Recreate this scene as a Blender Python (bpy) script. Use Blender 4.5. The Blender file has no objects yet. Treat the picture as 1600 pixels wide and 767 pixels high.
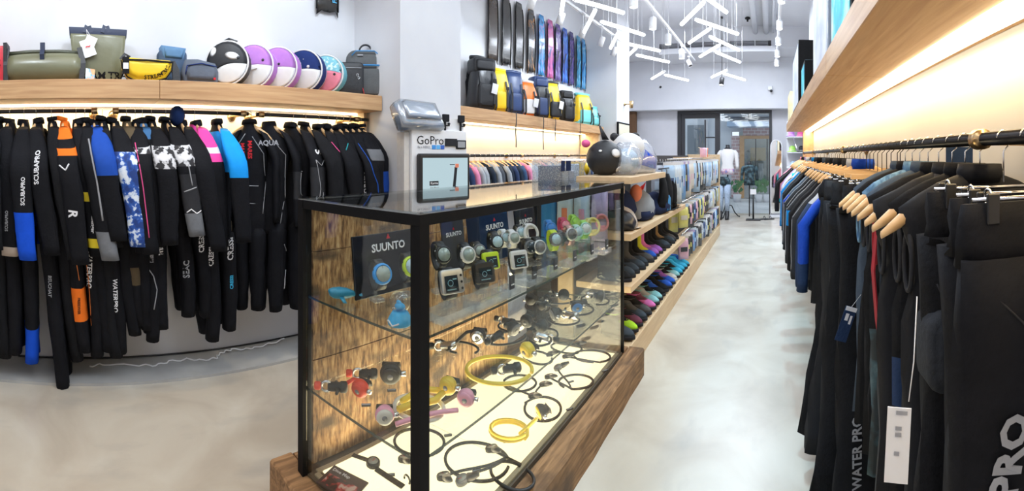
import bpy, bmesh, math, random
from math import sin, cos, pi, radians, sqrt, atan2, tan
from mathutils import Vector, Matrix, Euler
from mathutils.bvhtree import BVHTree
SC = bpy.context.scene
COL = SC.collection
EYE = 1.5
# ------------------------------------------------------------------ camera
cam = bpy.data.cameras.new('camera')
cam.type = 'PANO'
cam.panorama_type = 'CENTRAL_CYLINDRICAL'
KF = 680.0; X0 = 1203.0; YH = 243.0
cam.central_cylindrical_radius = 1.0
cam.central_cylindrical_range_u_min = -800 / KF
cam.central_cylindrical_range_u_max = 800 / KF
cam.central_cylindrical_range_v_min = -(767 - YH) / KF
cam.central_cylindrical_range_v_max = YH / KF
cam.clip_start = 0.02; cam.clip_end = 200
camo = bpy.data.objects.new('camera', cam); COL.objects.link(camo)
camo.location = (0, 0, EYE)
camo.rotation_euler = (pi / 2, 0, (X0 - 800) / KF)
SC.camera = camo
# ------------------------------------------------------------------ view and world
SC.view_settings.view_transform = 'Standard'
SC.view_settings.look = 'None'
SC.view_settings.gamma = 1.0
SC.view_settings.use_curve_mapping = False
SC.view_settings.exposure = 0.0
SC.cycles.max_bounces = 8; SC.cycles.transparent_max_bounces = 24
SC.cycles.glossy_bounces = 4; SC.cycles.diffuse_bounces = 4; SC.cycles.transmission_bounces = 6
SC.cycles.caustics_reflective = False; SC.cycles.caustics_refractive = False
SC.cycles.sample_clamp_indirect = 6.0
W = bpy.data.worlds.new('world'); SC.world = W; W.use_nodes = True
wn = W.node_tree; wn.nodes.clear()
bg = wn.nodes.new('ShaderNodeBackground'); wo = wn.nodes.new('ShaderNodeOutputWorld')
bg.inputs[0].default_value = (0.80, 0.90, 1.0, 1); bg.inputs[1].default_value = 1.3
wn.links.new(bg.outputs[0], wo.inputs[0])
# ------------------------------------------------------------------ lamps of the room, with added fill lights
def area(name, loc, size, power, color, rot=(0, 0, 0), spread=pi):
    l = bpy.data.lights.new(name, 'AREA'); l.shape = 'RECTANGLE'; l.size, l.size_y = size
    l.energy = power; l.color = color; l.spread = spread
    o = bpy.data.objects.new(name, l); COL.objects.link(o); o.location = loc; o.rotation_euler = rot
    return o
def spot(name, loc, target, power, color, deg=50, blend=0.6, r=0.04):
    l = bpy.data.lights.new(name, 'SPOT'); l.energy = power; l.color = color
    l.spot_size = radians(deg); l.spot_blend = blend; l.shadow_soft_size = r
    o = bpy.data.objects.new(name, l); COL.objects.link(o); o.location = loc
    o.rotation_euler = (Vector(target) - Vector(loc)).to_track_quat('-Z', 'Y').to_euler()
    return o
COOL = (0.80, 0.90, 1.0); NEUT = (1.0, 0.97, 0.93); WARM = (1.0, 0.71, 0.34)
# added fill lights under the ceiling, over aisle and near half, no fixtures
area('ceiling_fill', (-0.2, 1.6, 3.9), (0.5, 3.6), 60, COOL)
area('ceiling_fill', (-0.4, 6.5, 3.9), (0.5, 5.0), 120, COOL)
area('ceiling_fill', (-1.2, 8.3, 3.95), (2.4, 1.0), 110, (0.82, 0.88, 1.0))
area('ceiling_fill', (-1.9, -0.2, 3.9), (1.4, 2.6), 30, NEUT)
area('ceiling_fill', (-0.2, -2.2, 3.9), (2.0, 1.6), 25, NEUT)
# lit strips fixed under the timber shelves
area('shelf_strip_light', (-3.10, 0.6, 1.847), (0.05, 3.3), 15, WARM, (0, 0, 0))
area('shelf_strip_light', (-3.10, 4.96, 1.847), (0.05, 3.8), 20, WARM, (0, 0, 0))
area('shelf_strip_light', (0.57, 3.0, 1.847), (0.05, 7.2), 27, (1.0, 0.68, 0.30), (0, 0, 0))
# track spots washing the left wall
for y_, p_ in ((-0.6, 60), (0.5, 60), (1.5, 60), (3.6, 50), (4.6, 50), (5.6, 50), (6.6, 40)):
    spot('track_spot_light', (-1.75, y_, 3.45), (-3.15, y_ + 0.1, 2.15), p_, COOL, 60, 0.5)
spot('track_spot_light', (-1.7, 7.1, 3.3), (-2.6, 7.3, 1.9), 30, COOL, 50, 0.6)
for y_ in (1.5, 3.5, 5.5, 7.5):
    spot('track_spot_light', (0.15, y_, 3.45), (-0.25, y_ + 0.3, 0), 200, (0.42, 0.80, 1.0), 50, 1.0)
# added warm fill, no fitting, tinting the floor left of the display case
for x_, y_ in ((-1.9, 0.2), (-2.3, 1.2), (-1.2, -1.0)):
    spot('floor_fill_spot', (x_, y_, 4.2), (x_, y_, 0), 100, (1.0, 0.82, 0.58), 46, 1.0)
# the glowing floor panel of the display case
area('case_panel_light', (-1.27, 1.85, 0.225), (0.55, 1.75), 20, (1.0, 0.80, 0.50), (pi, 0, 0))
# ------------------------------------------------------------------ pixel helpers (pixel -> point on a plane of the room)
def ray(x, y):
    t = (x - X0) / KF
    return sin(t), cos(t), (YH - y) / KF
def onX(x, y, X): s, c, e = ray(x, y); r = X / s; return Vector((X, r * c, EYE + r * e))
def onY(x, y, Y): s, c, e = ray(x, y); r = Y / c; return Vector((r * s, Y, EYE + r * e))
def onZ(x, y, Z): s, c, e = ray(x, y); r = (Z - EYE) / e; return Vector((r * s, r * c, Z))
def atR(x, y, r): s, c, e = ray(x, y); return Vector((r * s, r * c, EYE + r * e))
# ------------------------------------------------------------------ materials
MATS = {}
def _nt(name):
    m = bpy.data.materials.new(name); m.use_nodes = True
    n = m.node_tree; n.nodes.clear()
    o = n.nodes.new('ShaderNodeOutputMaterial')
    return m, n, o
def L(n, a, b): n.links.new(a, b)
def mat(name, col, rough=0.6, metal=0.0, var=0.12, scale=30.0, bump=0.0, bscale=None, alpha=1.0, emit=0.0, coat=0.0, stretch=None, sheen=0.0):
    """plain procedural: base colour varied by noise, optional fine bump"""
    if name in MATS: return MATS[name]
    m, n, o = _nt(name)
    p = n.nodes.new('ShaderNodeBsdfPrincipled'); L(n, p.outputs[0], o.inputs[0])
    tc = n.nodes.new('ShaderNodeTexCoord'); mp = n.nodes.new('ShaderNodeMapping'); L(n, tc.outputs['Object'], mp.inputs[0])
    if stretch: mp.inputs['Scale'].default_value = stretch
    nz = n.nodes.new('ShaderNodeTexNoise'); nz.inputs['Scale'].default_value = scale; nz.inputs['Detail'].default_value = 4
    L(n, mp.outputs[0], nz.inputs[0])
    mx = n.nodes.new('ShaderNodeMix'); mx.data_type = 'RGBA'
    c = Vector(col[:3])
    mx.inputs[6].default_value = (*[max(0, v * (1 - var)) for v in c], 1)
    mx.inputs[7].default_value = (*[min(1, v * (1 + var)) for v in c], 1)
    L(n, nz.outputs[0], mx.inputs[0]); L(n, mx.outputs[2], p.inputs['Base Color'])
    p.inputs['Roughness'].default_value = rough; p.inputs['Metallic'].default_value = metal
    p.inputs['Alpha'].default_value = alpha
    if coat: p.inputs['Coat Weight'].default_value = coat; p.inputs['Coat Roughness'].default_value = 0.1
    if rough >= 0.6: p.inputs['Specular IOR Level'].default_value = 0.12
    if sheen: p.inputs['Sheen Weight'].default_value = sheen
    if emit:
        L(n, mx.outputs[2], p.inputs['Emission Color']); p.inputs['Emission Strength'].default_value = emit
    if bump:
        b = n.nodes.new('ShaderNodeBump'); b.inputs['Strength'].default_value = bump; b.inputs['Distance'].default_value = 0.01
        n2 = n.nodes.new('ShaderNodeTexNoise'); n2.inputs['Scale'].default_value = bscale or scale * 3; n2.inputs['Detail'].default_value = 5
        L(n, mp.outputs[0], n2.inputs[0]); L(n, n2.outputs[0], b.inputs['Height']); L(n, b.outputs[0], p.inputs['Normal'])
    MATS[name] = m; return m
def emis(name, col, s):
    if name in MATS: return MATS[name]
    m, n, o = _nt(name); e = n.nodes.new('ShaderNodeEmission'); e.inputs[0].default_value = (*col, 1); e.inputs[1].default_value = s
    L(n, e.outputs[0], o.inputs[0]); MATS[name] = m; return m
def glassy(name, tint=(1, 1, 1), refl=0.06, rough=0.02, haze=0.0, hazecol=(0.9, 0.95, 1)):
    """thin clear sheet: mostly transparent, Fresnel reflection, optional milky film"""
    if name in MATS: return MATS[name]
    m, n, o = _nt(name)
    t = n.nodes.new('ShaderNodeBsdfTransparent'); t.inputs[0].default_value = (*tint, 1)
    g = n.nodes.new('ShaderNodeBsdfGlossy'); g.inputs['Roughness'].default_value = rough
    ge = n.nodes.new('ShaderNodeNewGeometry'); dt = n.nodes.new('ShaderNodeVectorMath'); dt.operation = 'DOT_PRODUCT'
    L(n, ge.outputs['Incoming'], dt.inputs[0]); L(n, ge.outputs['Normal'], dt.inputs[1])
    def mth(op, x, y=None):
        q = n.nodes.new('ShaderNodeMath'); q.operation = op; L(n, x, q.inputs[0])
        if y is not None: q.inputs[1].default_value = y
        return q.outputs[0]
    ab = mth('ABSOLUTE', dt.outputs['Value']); om = n.nodes.new('ShaderNodeMath'); om.operation = 'SUBTRACT'; om.inputs[0].default_value = 1.0; L(n, ab, om.inputs[1])
    pw = mth('POWER', om.outputs[0], 5.0); mul = n.nodes.new('ShaderNodeMath'); mul.operation = 'MULTIPLY_ADD'; mul.inputs[1].default_value = 0.7; mul.inputs[2].default_value = refl
    L(n, pw, mul.inputs[0])
    s = n.nodes.new('ShaderNodeMixShader'); L(n, mul.outputs[0], s.inputs[0]); L(n, t.outputs[0], s.inputs[1]); L(n, g.outputs[0], s.inputs[2])
    last = s
    if haze:
        d = n.nodes.new('ShaderNodeBsdfDiffuse'); d.inputs[0].default_value = (*hazecol, 1)
        nz = n.nodes.new('ShaderNodeTexNoise'); nz.inputs['Scale'].default_value = 25
        mm = n.nodes.new('ShaderNodeMath'); mm.operation = 'MULTIPLY'; mm.inputs[1].default_value = haze * 2
        L(n, nz.outputs[0], mm.inputs[0])
        s2 = n.nodes.new('ShaderNodeMixShader'); L(n, mm.outputs[0], s2.inputs[0]); L(n, s.outputs[0], s2.inputs[1]); L(n, d.outputs[0], s2.inputs[2]); last = s2
    L(n, last.outputs[0], o.inputs[0]); MATS[name] = m; return m
def ramp_mat(name, stops, scale=4.0, stretch=(1, 1, 1), rough=0.5, bump=0.0, detail=8, dist=0.0, metal=0.0, coords='Object', second=None, rough_var=0.0, coat=0.0):
    """noise through a colour ramp; stops = [(pos, rgb)...]; second = (rgb, scale, stretch, lo, hi): stains over it"""
    if name in MATS: return MATS[name]
    m, n, o = _nt(name)
    p = n.nodes.new('ShaderNodeBsdfPrincipled'); L(n, p.outputs[0], o.inputs[0])
    tc = n.nodes.new('ShaderNodeTexCoord'); mp = n.nodes.new('ShaderNodeMapping'); L(n, tc.outputs[coords], mp.inputs[0]); mp.inputs['Scale'].default_value = stretch
    nz = n.nodes.new('ShaderNodeTexNoise'); nz.inputs['Scale'].default_value = scale; nz.inputs['Detail'].default_value = detail; nz.inputs['Distortion'].default_value = dist
    L(n, mp.outputs[0], nz.inputs[0])
    r = n.nodes.new('ShaderNodeValToRGB'); cr = r.color_ramp
    cr.elements[0].position = stops[0][0]; cr.elements[0].color = (*stops[0][1], 1)
    cr.elements[1].position = stops[-1][0]; cr.elements[1].color = (*stops[-1][1], 1)
    for q, c in stops[1:-1]: e = cr.elements.new(q); e.color = (*c, 1)
    L(n, nz.outputs[0], r.inputs[0]); out = r.outputs[0]
    if second:
        c2, s2, st2, lo, hi = second
        mp2 = n.nodes.new('ShaderNodeMapping'); L(n, tc.outputs[coords], mp2.inputs[0]); mp2.inputs['Scale'].default_value = st2
        n2 = n.nodes.new('ShaderNodeTexNoise'); n2.inputs['Scale'].default_value = s2; n2.inputs['Detail'].default_value = 6
        L(n, mp2.outputs[0], n2.inputs[0])
        mr = n.nodes.new('ShaderNodeMapRange'); mr.inputs[1].default_value = lo; mr.inputs[2].default_value = hi; L(n, n2.outputs[0], mr.inputs[0])
        mx = n.nodes.new('ShaderNodeMix'); mx.data_type = 'RGBA'; L(n, mr.outputs[0], mx.inputs[0]); L(n, out, mx.inputs[6]); mx.inputs[7].default_value = (*c2, 1); out = mx.outputs[2]
    L(n, out, p.inputs['Base Color']); p.inputs['Roughness'].default_value = rough; p.inputs['Metallic'].default_value = metal
    if coat: p.inputs['Coat Weight'].default_value = coat
    if bump:
        b = n.nodes.new('ShaderNodeBump'); b.inputs['Strength'].default_value = bump; b.inputs['Distance'].default_value = 0.01
        L(n, nz.outputs[0], b.inputs['Height']); L(n, b.outputs[0], p.inputs['Normal'])
    MATS[name] = m; return m
# ------------------------------------------------------------------ mesh builder
class MB:
    def __init__(s): s.v = []; s.f = []; s.m = []; s.sm = []; s.mi = 0; s.smooth = False; s.M = None
    def add(s, vs, fs, smooth=None):
        b = len(s.v)
        if s.M is not None: vs = [s.M @ Vector(p) for p in vs]
        s.v += [tuple(p) for p in vs]; s.f += [tuple(b + i for i in f) for f in fs]
        s.m += [s.mi] * len(fs); s.sm += [s.smooth if smooth is None else smooth] * len(fs)
        return s
    def box(s, lo, hi, bev=0.0):
        x0, y0, z0 = lo; x1, y1, z1 = hi
        if bev <= 0:
            vs = [(x, y, z) for z in (z0, z1) for y in (y0, y1) for x in (x0, x1)]
            return s.add(vs, [(0, 2, 3, 1), (4, 5, 7, 6), (0, 1, 5, 4), (2, 6, 7, 3), (0, 4, 6, 2), (1, 3, 7, 5)], False)
        b = bev; vs = []; key = {}
        for a in range(3):
            for X in (0, 1):
                for Y in (0, 1):
                    for Z in (0, 1):
                        q = [(x0, x1)[X], (y0, y1)[Y], (z0, z1)[Z]]; sg = [(1, -1)[X], (1, -1)[Y], (1, -1)[Z]]
                        for c in range(3):
                            if c != a: q[c] += b * sg[c]
                        key[(a, X, Y, Z)] = len(vs); vs.append(tuple(q))
        fs = []
        for a in range(3):
            o1, o2 = [i for i in range(3) if i != a]
            for e in (0, 1):
                def k(u, w, ax=a): t = [0, 0, 0]; t[a] = e; t[o1] = u; t[o2] = w; return key[(ax, *t)]
                q = [k(0, 0), k(1, 0), k(1, 1), k(0, 1)]
                fs.append(q if (e == 1) == (a != 1) else q[::-1])
        for a in range(3):                    # edges between faces of axis b1 and b2, running along a
            b1, b2 = [i for i in range(3) if i != a]
            for u in (0, 1):
                for w in (0, 1):
                    def t(al, ax): q = [0, 0, 0]; q[a] = al; q[b1] = u; q[b2] = w; return key[(ax, *q)]
                    fs.append([t(0, b1), t(1, b1), t(1, b2), t(0, b2)])
        for X in (0, 1):
            for Y in (0, 1):
                for Z in (0, 1): fs.append([key[(0, X, Y, Z)], key[(1, X, Y, Z)], key[(2, X, Y, Z)]])
        return s.add(vs, fs, False)
    def rings(s, rs, cap=True, closed=False, smooth=True):
        """rs: list of rings, each a list of the same number of points"""
        n = len(rs[0]); vs = [p for r in rs for p in r]; fs = []
        k = len(rs)
        for i in range(k if closed else k - 1):
            a = i * n; b = ((i + 1) % k) * n
            for j in range(n):
                fs.append((a + j, a + (j + 1) % n, b + (j + 1) % n, b + j))
        if cap and not closed:
            fs.append(tuple(range(n))[::-1]); fs.append(tuple((k - 1) * n + j for j in range(n)))
        return s.add(vs, fs, smooth)
    def tube(s, pts, r, n=8, cap=True, closed=False, flat=1.0):
        """round tube along pts; r number or list"""
        pts = [Vector(p) for p in pts]; k = len(pts); rs = []
        up = Vector((0, 0, 1)); prev = None
        for i, p in enumerate(pts):
            a = pts[(i - 1) % k] if (closed or i > 0) else p; b = pts[(i + 1) % k] if (closed or i < k - 1) else p
            d = (b - a); d = d.normalized() if d.length > 1e-9 else Vector((0, 0, 1))
            if prev is None:
                u = d.cross(up) if abs(d.z) < 0.9 else d.cross(Vector((1, 0, 0)))
            else: u = prev - d * prev.dot(d)
            u = u.normalized() if u.length > 1e-6 else d.orthogonal().normalized(); prev = u; w = d.cross(u)
            rr = r[i] if isinstance(r, (list, tuple)) else r
            rs.append([p + u * (rr * cos(2 * pi * j / n)) + w * (rr * flat * sin(2 * pi * j / n)) for j in range(n)])
        return s.rings(rs, cap, closed)
    def lathe(s, prof, c=(0, 0, 0), axis='z', n=16, cap=True):
        """prof: [(radius, height)...]"""
        rs = []
        for r, h in prof:
            ring = []
            for j in range(n):
                a = 2 * pi * j / n; x, y = r * cos(a), r * sin(a)
                p = {'z': (x, y, h), 'x': (h, x, y), 'y': (y, h, x)}[axis]
                ring.append((p[0] + c[0], p[1] + c[1], p[2] + c[2]))
            rs.append(ring)
        return s.rings(rs, cap)
    def prism(s, poly, d0, d1, plane='xz', smooth=False):
        """outline poly in a plane, extruded from d0 to d1 along the third axis"""
        def P(a, b, c): return {'xz': (a, c, b), 'xy': (a, b, c), 'yz': (c, a, b)}[plane]
        n = len(poly); vs = [P(a, b, d0) for a, b in poly] + [P(a, b, d1) for a, b in poly]
        fs = [tuple(range(n)), tuple(range(2 * n - 1, n - 1, -1))] + [(i, i + n, (i + 1) % n + n, (i + 1) % n) for i in range(n)]
        return s.add(vs, fs, smooth)
    def ball(s, c, r, n=12, m=8):
        rx, ry, rz = (r, r, r) if not isinstance(r, (tuple, list)) else r
        rs = []
        for i in range(m + 1):
            t = pi * i / m; k = max(sin(t), 0.02)
            rs.append([(c[0] + rx * k * cos(2 * pi * j / n), c[1] + ry * k * sin(2 * pi * j / n), c[2] - rz * cos(t)) for j in range(n)])
        return s.rings(rs)
    def torus(s, c, R, r, n=24, m=8, axis='z', a0=0, a1=2 * pi, sq=(1, 1)):
        cl = abs(a1 - a0 - 2 * pi) < 1e-6; pts = []
        k = n if cl else n + 1
        for i in range(k):
            a = a0 + (a1 - a0) * i / n; x, y = R * cos(a) * sq[0], R * sin(a) * sq[1]
            p = {'z': (x, y, 0), 'x': (0, x, y), 'y': (x, 0, y)}[axis]
            pts.append((c[0] + p[0], c[1] + p[1], c[2] + p[2]))
        return s.tube(pts, r, m, True, cl)
    def quad(s, a, b, c, d): return s.add([a, b, c, d], [(0, 1, 2, 3)], False)
    def mesh(s, name, mats):
        me = bpy.data.meshes.new(name); me.from_pydata(s.v, [], s.f)
        for m in (mats if isinstance(mats, (list, tuple)) else [mats]): me.materials.append(m)
        me.polygons.foreach_set('material_index', s.m); me.polygons.foreach_set('use_smooth', s.sm)
        bm = bmesh.new(); bm.from_mesh(me); bmesh.ops.recalc_face_normals(bm, faces=bm.faces); bm.to_mesh(me); bm.free()
        me.update(); return me
    def split(s):
        """the separate shells of this builder, each as a builder of its own"""
        par = list(range(len(s.v)))
        def find(i):
            while par[i] != i: par[i] = par[par[i]]; i = par[i]
            return i
        for f in s.f:
            a = find(f[0])
            for i in f[1:]:
                c = find(i)
                if c != a: par[c] = a
        out = {}
        for k, f in enumerate(s.f): out.setdefault(find(f[0]), []).append(k)
        res = []
        for fl in out.values():
            q = MB(); mp = {}
            for k in fl:
                nf = []
                for i in s.f[k]:
                    if i not in mp: mp[i] = len(q.v); q.v.append(s.v[i])
                    nf.append(mp[i])
                q.f.append(tuple(nf)); q.m.append(s.m[k]); q.sm.append(s.sm[k])
            res.append(q)
        return res
    def build(s, name, mats, parent=None, loc=None, rot=None, join=False):
        if parent is not None and not join:
            ps = s.split()
            if 1 < len(ps) <= 60:
                for q in ps: o = q.build(name, mats, parent, loc, rot, True)
                return o
        o = bpy.data.objects.new(name, s.mesh(name, mats)); COL.objects.link(o)
        if parent: o.parent = parent
        if loc is not None: o.location = loc
        if rot is not None: o.rotation_euler = rot
        return o
def tag(o, label=None, cat=None, group=None, kind=None):
    if label: o['label'] = label
    if cat: o['category'] = cat
    if group: o['group'] = group
    if kind: o['kind'] = kind
    return o
def thing(name, label, cat, loc=(0, 0, 0), rz=0.0, group=None, rot=None, scale=None):
    o = bpy.data.objects.new(name, None); COL.objects.link(o); o.empty_display_size = 0.1
    o.location = loc; o.rotation_euler = rot if rot else (0, 0, rz)
    if scale: o.scale = scale if isinstance(scale, (tuple, list)) else (scale,) * 3
    return tag(o, label, cat, group)
def struct(o): o['kind'] = 'structure'; return o
def kids(o): return [c for c in bpy.data.objects if c.parent == o]
def proto_tree(o): return (o, [(c, [g for g in kids(c)]) for c in kids(o)])
def copy_tree(tree, loc, rz=0.0, label=None, group=None, rot=None, scale=None):
    root, ch = tree
    r = root.copy(); COL.objects.link(r); r.location = loc; r.rotation_euler = rot if rot else (0, 0, rz)
    if scale: r.scale = scale if isinstance(scale, (tuple, list)) else (scale,) * 3
    if label: r['label'] = label
    if group: r['group'] = group
    for c, gs in ch:
        d = c.copy(); COL.objects.link(d); d.parent = r
        for g in gs: e = g.copy(); COL.objects.link(e); e.parent = d
    return r
def setmat(root, frm, to):
    """give the copied parts of a thing another colour (their meshes are shared, so the slot is overridden on the object)"""
    for c in list(kids(root)):
        for o in [c] + kids(c):
            for i, sl in enumerate(o.material_slots):
                if sl.material == frm: sl.link = 'OBJECT'; sl.material = to
def text_mb(txt, size, bold=0.02, depth=0.0, align='CENTER', shear=0.0, space=1.0):
    """lettering as (verts, faces) in the xy plane, centred"""
    c = bpy.data.curves.new('lettering', 'FONT'); c.body = txt; c.size = size; c.align_x = align; c.align_y = 'CENTER'
    c.offset = bold * size; c.shear = shear; c.resolution_u = 2; c.space_character = space; c.extrude = depth
    o = bpy.data.objects.new('lettering', c); me = bpy.data.meshes.new_from_object(o)
    vs = [v.co.copy() for v in me.vertices]; fs = [tuple(p.vertices) for p in me.polygons]
    bpy.data.objects.remove(o); bpy.data.curves.remove(c); bpy.data.meshes.remove(me)
    return vs, fs
def lettering(txt, size, m, origin, right, up, parent=None, name='lettering', target=None, lift=0.002, **k):
    """flat lettering; with target, each vertex is laid on the target's surface"""
    vs, fs = text_mb(txt, size, **k)
    right = Vector(right).normalized(); up = Vector(up).normalized(); nrm = right.cross(up).normalized(); O = Vector(origin)
    bvh = None
    if target:
        bvh = BVHTree.FromPolygons([v.co.copy() for v in target.data.vertices], [tuple(p.vertices) for p in target.data.polygons])
    out = []
    for v in vs:
        p = O + right * v.x + up * v.y + nrm * v.z
        if bvh:
            h = bvh.ray_cast(p + nrm * 0.3, -nrm)
            if h[0] is not None and abs((h[0] - p).dot(nrm)) < 0.12: p = h[0] + nrm * lift
        else: p = p + nrm * lift
        out.append(p)
    b = MB(); b.add(out, fs, False)
    me = bpy.data.meshes.new(name); me.from_pydata(b.v, [], b.f); me.materials.append(m)
    o = bpy.data.objects.new(name, me); COL.objects.link(o)
    if parent: o.parent = parent
    return o
R = random.Random(7)
# ================================================================== materials of the setting
M_wall = ramp_mat('plaster_white', [(0.3, (0.67, 0.68, 0.72)), (0.7, (0.73, 0.74, 0.77))], 2.0, rough=0.8)
M_grey = ramp_mat('plaster_grey', [(0.3, (0.60, 0.60, 0.64)), (0.7, (0.66, 0.66, 0.70))], 2.0, rough=0.8)
M_ceil = ramp_mat('ceiling_paint', [(0.3, (0.70, 0.71, 0.75)), (0.7, (0.76, 0.77, 0.80))], 1.5, rough=0.85)
M_floor = ramp_mat('polished_concrete', [(0.25, (0.40, 0.35, 0.29)), (0.45, (0.50, 0.45, 0.38)), (0.6, (0.56, 0.52, 0.45)), (0.8, (0.63, 0.60, 0.54))], 2.1, rough=0.30, detail=12, dist=0.6,
                   second=((0.36, 0.34, 0.31), 3.6, (1, .45, 1), 0.56, 0.80))
M_strip = ramp_mat('raw_concrete', [(0.3, (0.33, 0.33, 0.33)), (0.7, (0.45, 0.45, 0.44))], 3, rough=0.7)
M_oak = ramp_mat('oak_veneer', [(0.25, (0.42, 0.22, 0.10)), (0.5, (0.53, 0.31, 0.15)), (0.75, (0.63, 0.40, 0.21))], 5.0, (9, 0.5, 9), rough=0.5, detail=10, dist=0.5)
M_ply = ramp_mat('pale_plywood', [(0.3, (0.60, 0.42, 0.25)), (0.7, (0.72, 0.54, 0.34))], 4.0, (6, 0.7, 6), rough=0.5)
M_timber = ramp_mat('rough_timber', [(0.2, (0.09, 0.045, 0.02)), (0.45, (0.22, 0.12, 0.055)), (0.6, (0.34, 0.19, 0.09)), (0.8, (0.44, 0.26, 0.13))], 6.0, (7, 0.8, 7), rough=0.75, bump=0.4, detail=12, dist=0.6,
                    second=((0.10, 0.06, 0.035), 3.0, (1, 1, 1), 0.58, 0.72))
M_sawn = ramp_mat('sawn_plank', [(0.30, (0.07, 0.035, 0.016)), (0.44, (0.25, 0.13, 0.055)), (0.56, (0.42, 0.25, 0.115)), (0.72, (0.60, 0.42, 0.23))], 7.0, (3, 12, 2.4), rough=0.7, bump=0.3, detail=12, dist=0.25,
                  second=((0.07, 0.045, 0.03), 4.2, (1, 1, 2.2), 0.52, 0.68))
M_black = mat('black_frame', (0.008, 0.008, 0.009), 0.6, var=0.2)
M_dark = mat('black_door_frame', (0.03, 0.03, 0.035), 0.4)
M_led = emis('warm_strip_glow', (1.0, 0.86, 0.58), 7.0)
M_chrome = mat('chrome', (0.7, 0.7, 0.72), 0.2, 1.0, var=0.05)
M_brass = mat('brass', (0.60, 0.42, 0.22), 0.3, 1.0, var=0.1)
M_iron = mat('dark_iron_pipe', (0.05, 0.05, 0.055), 0.3, 0.8)
M_white = mat('white_paint', (0.80, 0.81, 0.84), 0.4, var=0.03)
M_glass = glassy('pane_glass', (0.95, 0.97, 0.97), 0.05)
# ================================================================== the room
def sbox(name, lo, hi, m, bev=0.0): return struct(MB().box(lo, hi, bev).build(name, m))
sbox('floor', (-3.9, -3.2, -0.1), (1.4, 11.3, 0.0), M_floor)
sbox('trim_1', (-3.19, -3.0, 0.0), (-2.83, 2.25, 0.018), M_strip)           # low concrete strip along the left wall
sbox('ceiling', (-3.9, -3.2, 4.4), (1.4, 11.3, 4.5), M_ceil)
sbox('wall_left', (-3.34, -3.2, 0.0), (-3.19, 7.4, 4.4), M_wall)
sbox('wall_left_far', (-3.9, 7.4, 0.0), (-3.65, 11.3, 4.4), M_grey)
sbox('column_1', (-3.19, 2.26, 0.0), (-2.57, 2.985, 4.4), M_wall)
sbox('column_2', (-3.65, 7.0, 0.0), (-2.57, 7.67, 4.4), M_wall)
sbox('wall_right', (0.66, -3.2, 0.0), (0.8, 7.2, 4.4), M_wall)
sbox('wall_right_far', (1.3, 7.2, 0.0), (1.4, 11.3, 4.4), M_wall)
sbox('wall_right_return', (0.66, 7.2, 0.0), (1.4, 7.3, 4.4), M_wall)
sbox('wall_behind', (-3.34, -3.3, 0.0), (0.8, -3.2, 4.4), M_wall)
# street wall: upper part stands forward of the lower part with the door
DX0, DX1 = onY(1059, 243, 11.1).x, onY(1206, 243, 11.1).x
b = MB(); b.box((-3.65, 11.1, 0.0), (DX0, 11.3, 2.75)); b.box((DX1, 11.1, 0.0), (1.3, 11.3, 2.75)); b.box((DX0, 11.1, 2.66), (DX1, 11.3, 2.75))
struct(b.build('wall_back', M_grey))
sbox('wall_back_upper', (-3.65, 10.7, 2.66), (1.3, 11.3, 4.4), M_wall)
# air duct boxing under the ceiling at the back, with its grille
sb = MB(); z0 = 3.80
sb.box((onY(1030, 60, 9.6).x, 9.6, z0), (onY(1212, 60, 9.6).x, 10.7, z0 + 0.12)); sb.box((-3.65, 9.75, 4.08), (1.3, 10.7, 4.4))
sb.box((-3.65, 9.75, z0 + 0.12), (onY(1030, 60, 9.75).x, 10.7, 4.08)); sb.box((onY(1205, 60, 9.75).x, 9.75, z0 + 0.12), (1.3, 10.7, 4.08))
struct(sb.build('trim_2', M_ceil))
g = MB(); gx0, gx1 = onY(1040, 60, 9.7).x, onY(1200, 60, 9.7).x
g.box((gx0, 10.1, 3.92), (gx1, 10.2, 4.08))
struct(g.build('trim_3', M_dark))
vent = thing('air_grille', 'long slatted air conditioning grille high on the street end wall', 'vent', ((gx0 + gx1) / 2, 9.72, 3.92))
for i in range(5): MB().box(((gx0 - gx1) / 2, 0, 0.012 + i * 0.032), ((gx1 - gx0) / 2, 0.03, 0.022 + i * 0.032)).build('slat', M_grey, vent)
for i in range(4):
    x = gx0 - (gx0 + gx1) / 2 + (gx1 - gx0) * (i + 0.5) / 4; MB().box((x - 0.01, -0.01, 0), (x + 0.01, 0.03, 0.16)).build('grille_post', M_white, vent)
# pipes running along the ceiling
for i, (x, y1, r) in enumerate(((1180, 68, 0.055), (1197, 72, 0.06), (1208, 60, 0.03))):
    X = onY(x, y1, 9.6).x
    tag(MB().tube([(X, 2.6, 4.26), (X, 9.72, 4.26)], r, 10).build('ceiling_pipe', M_white),
        ['left white pipe running along the ceiling to the street end', 'thick middle white pipe running along the ceiling', 'thin right white pipe under the ceiling'][i], 'pipe', 'ceiling pipes')
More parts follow.
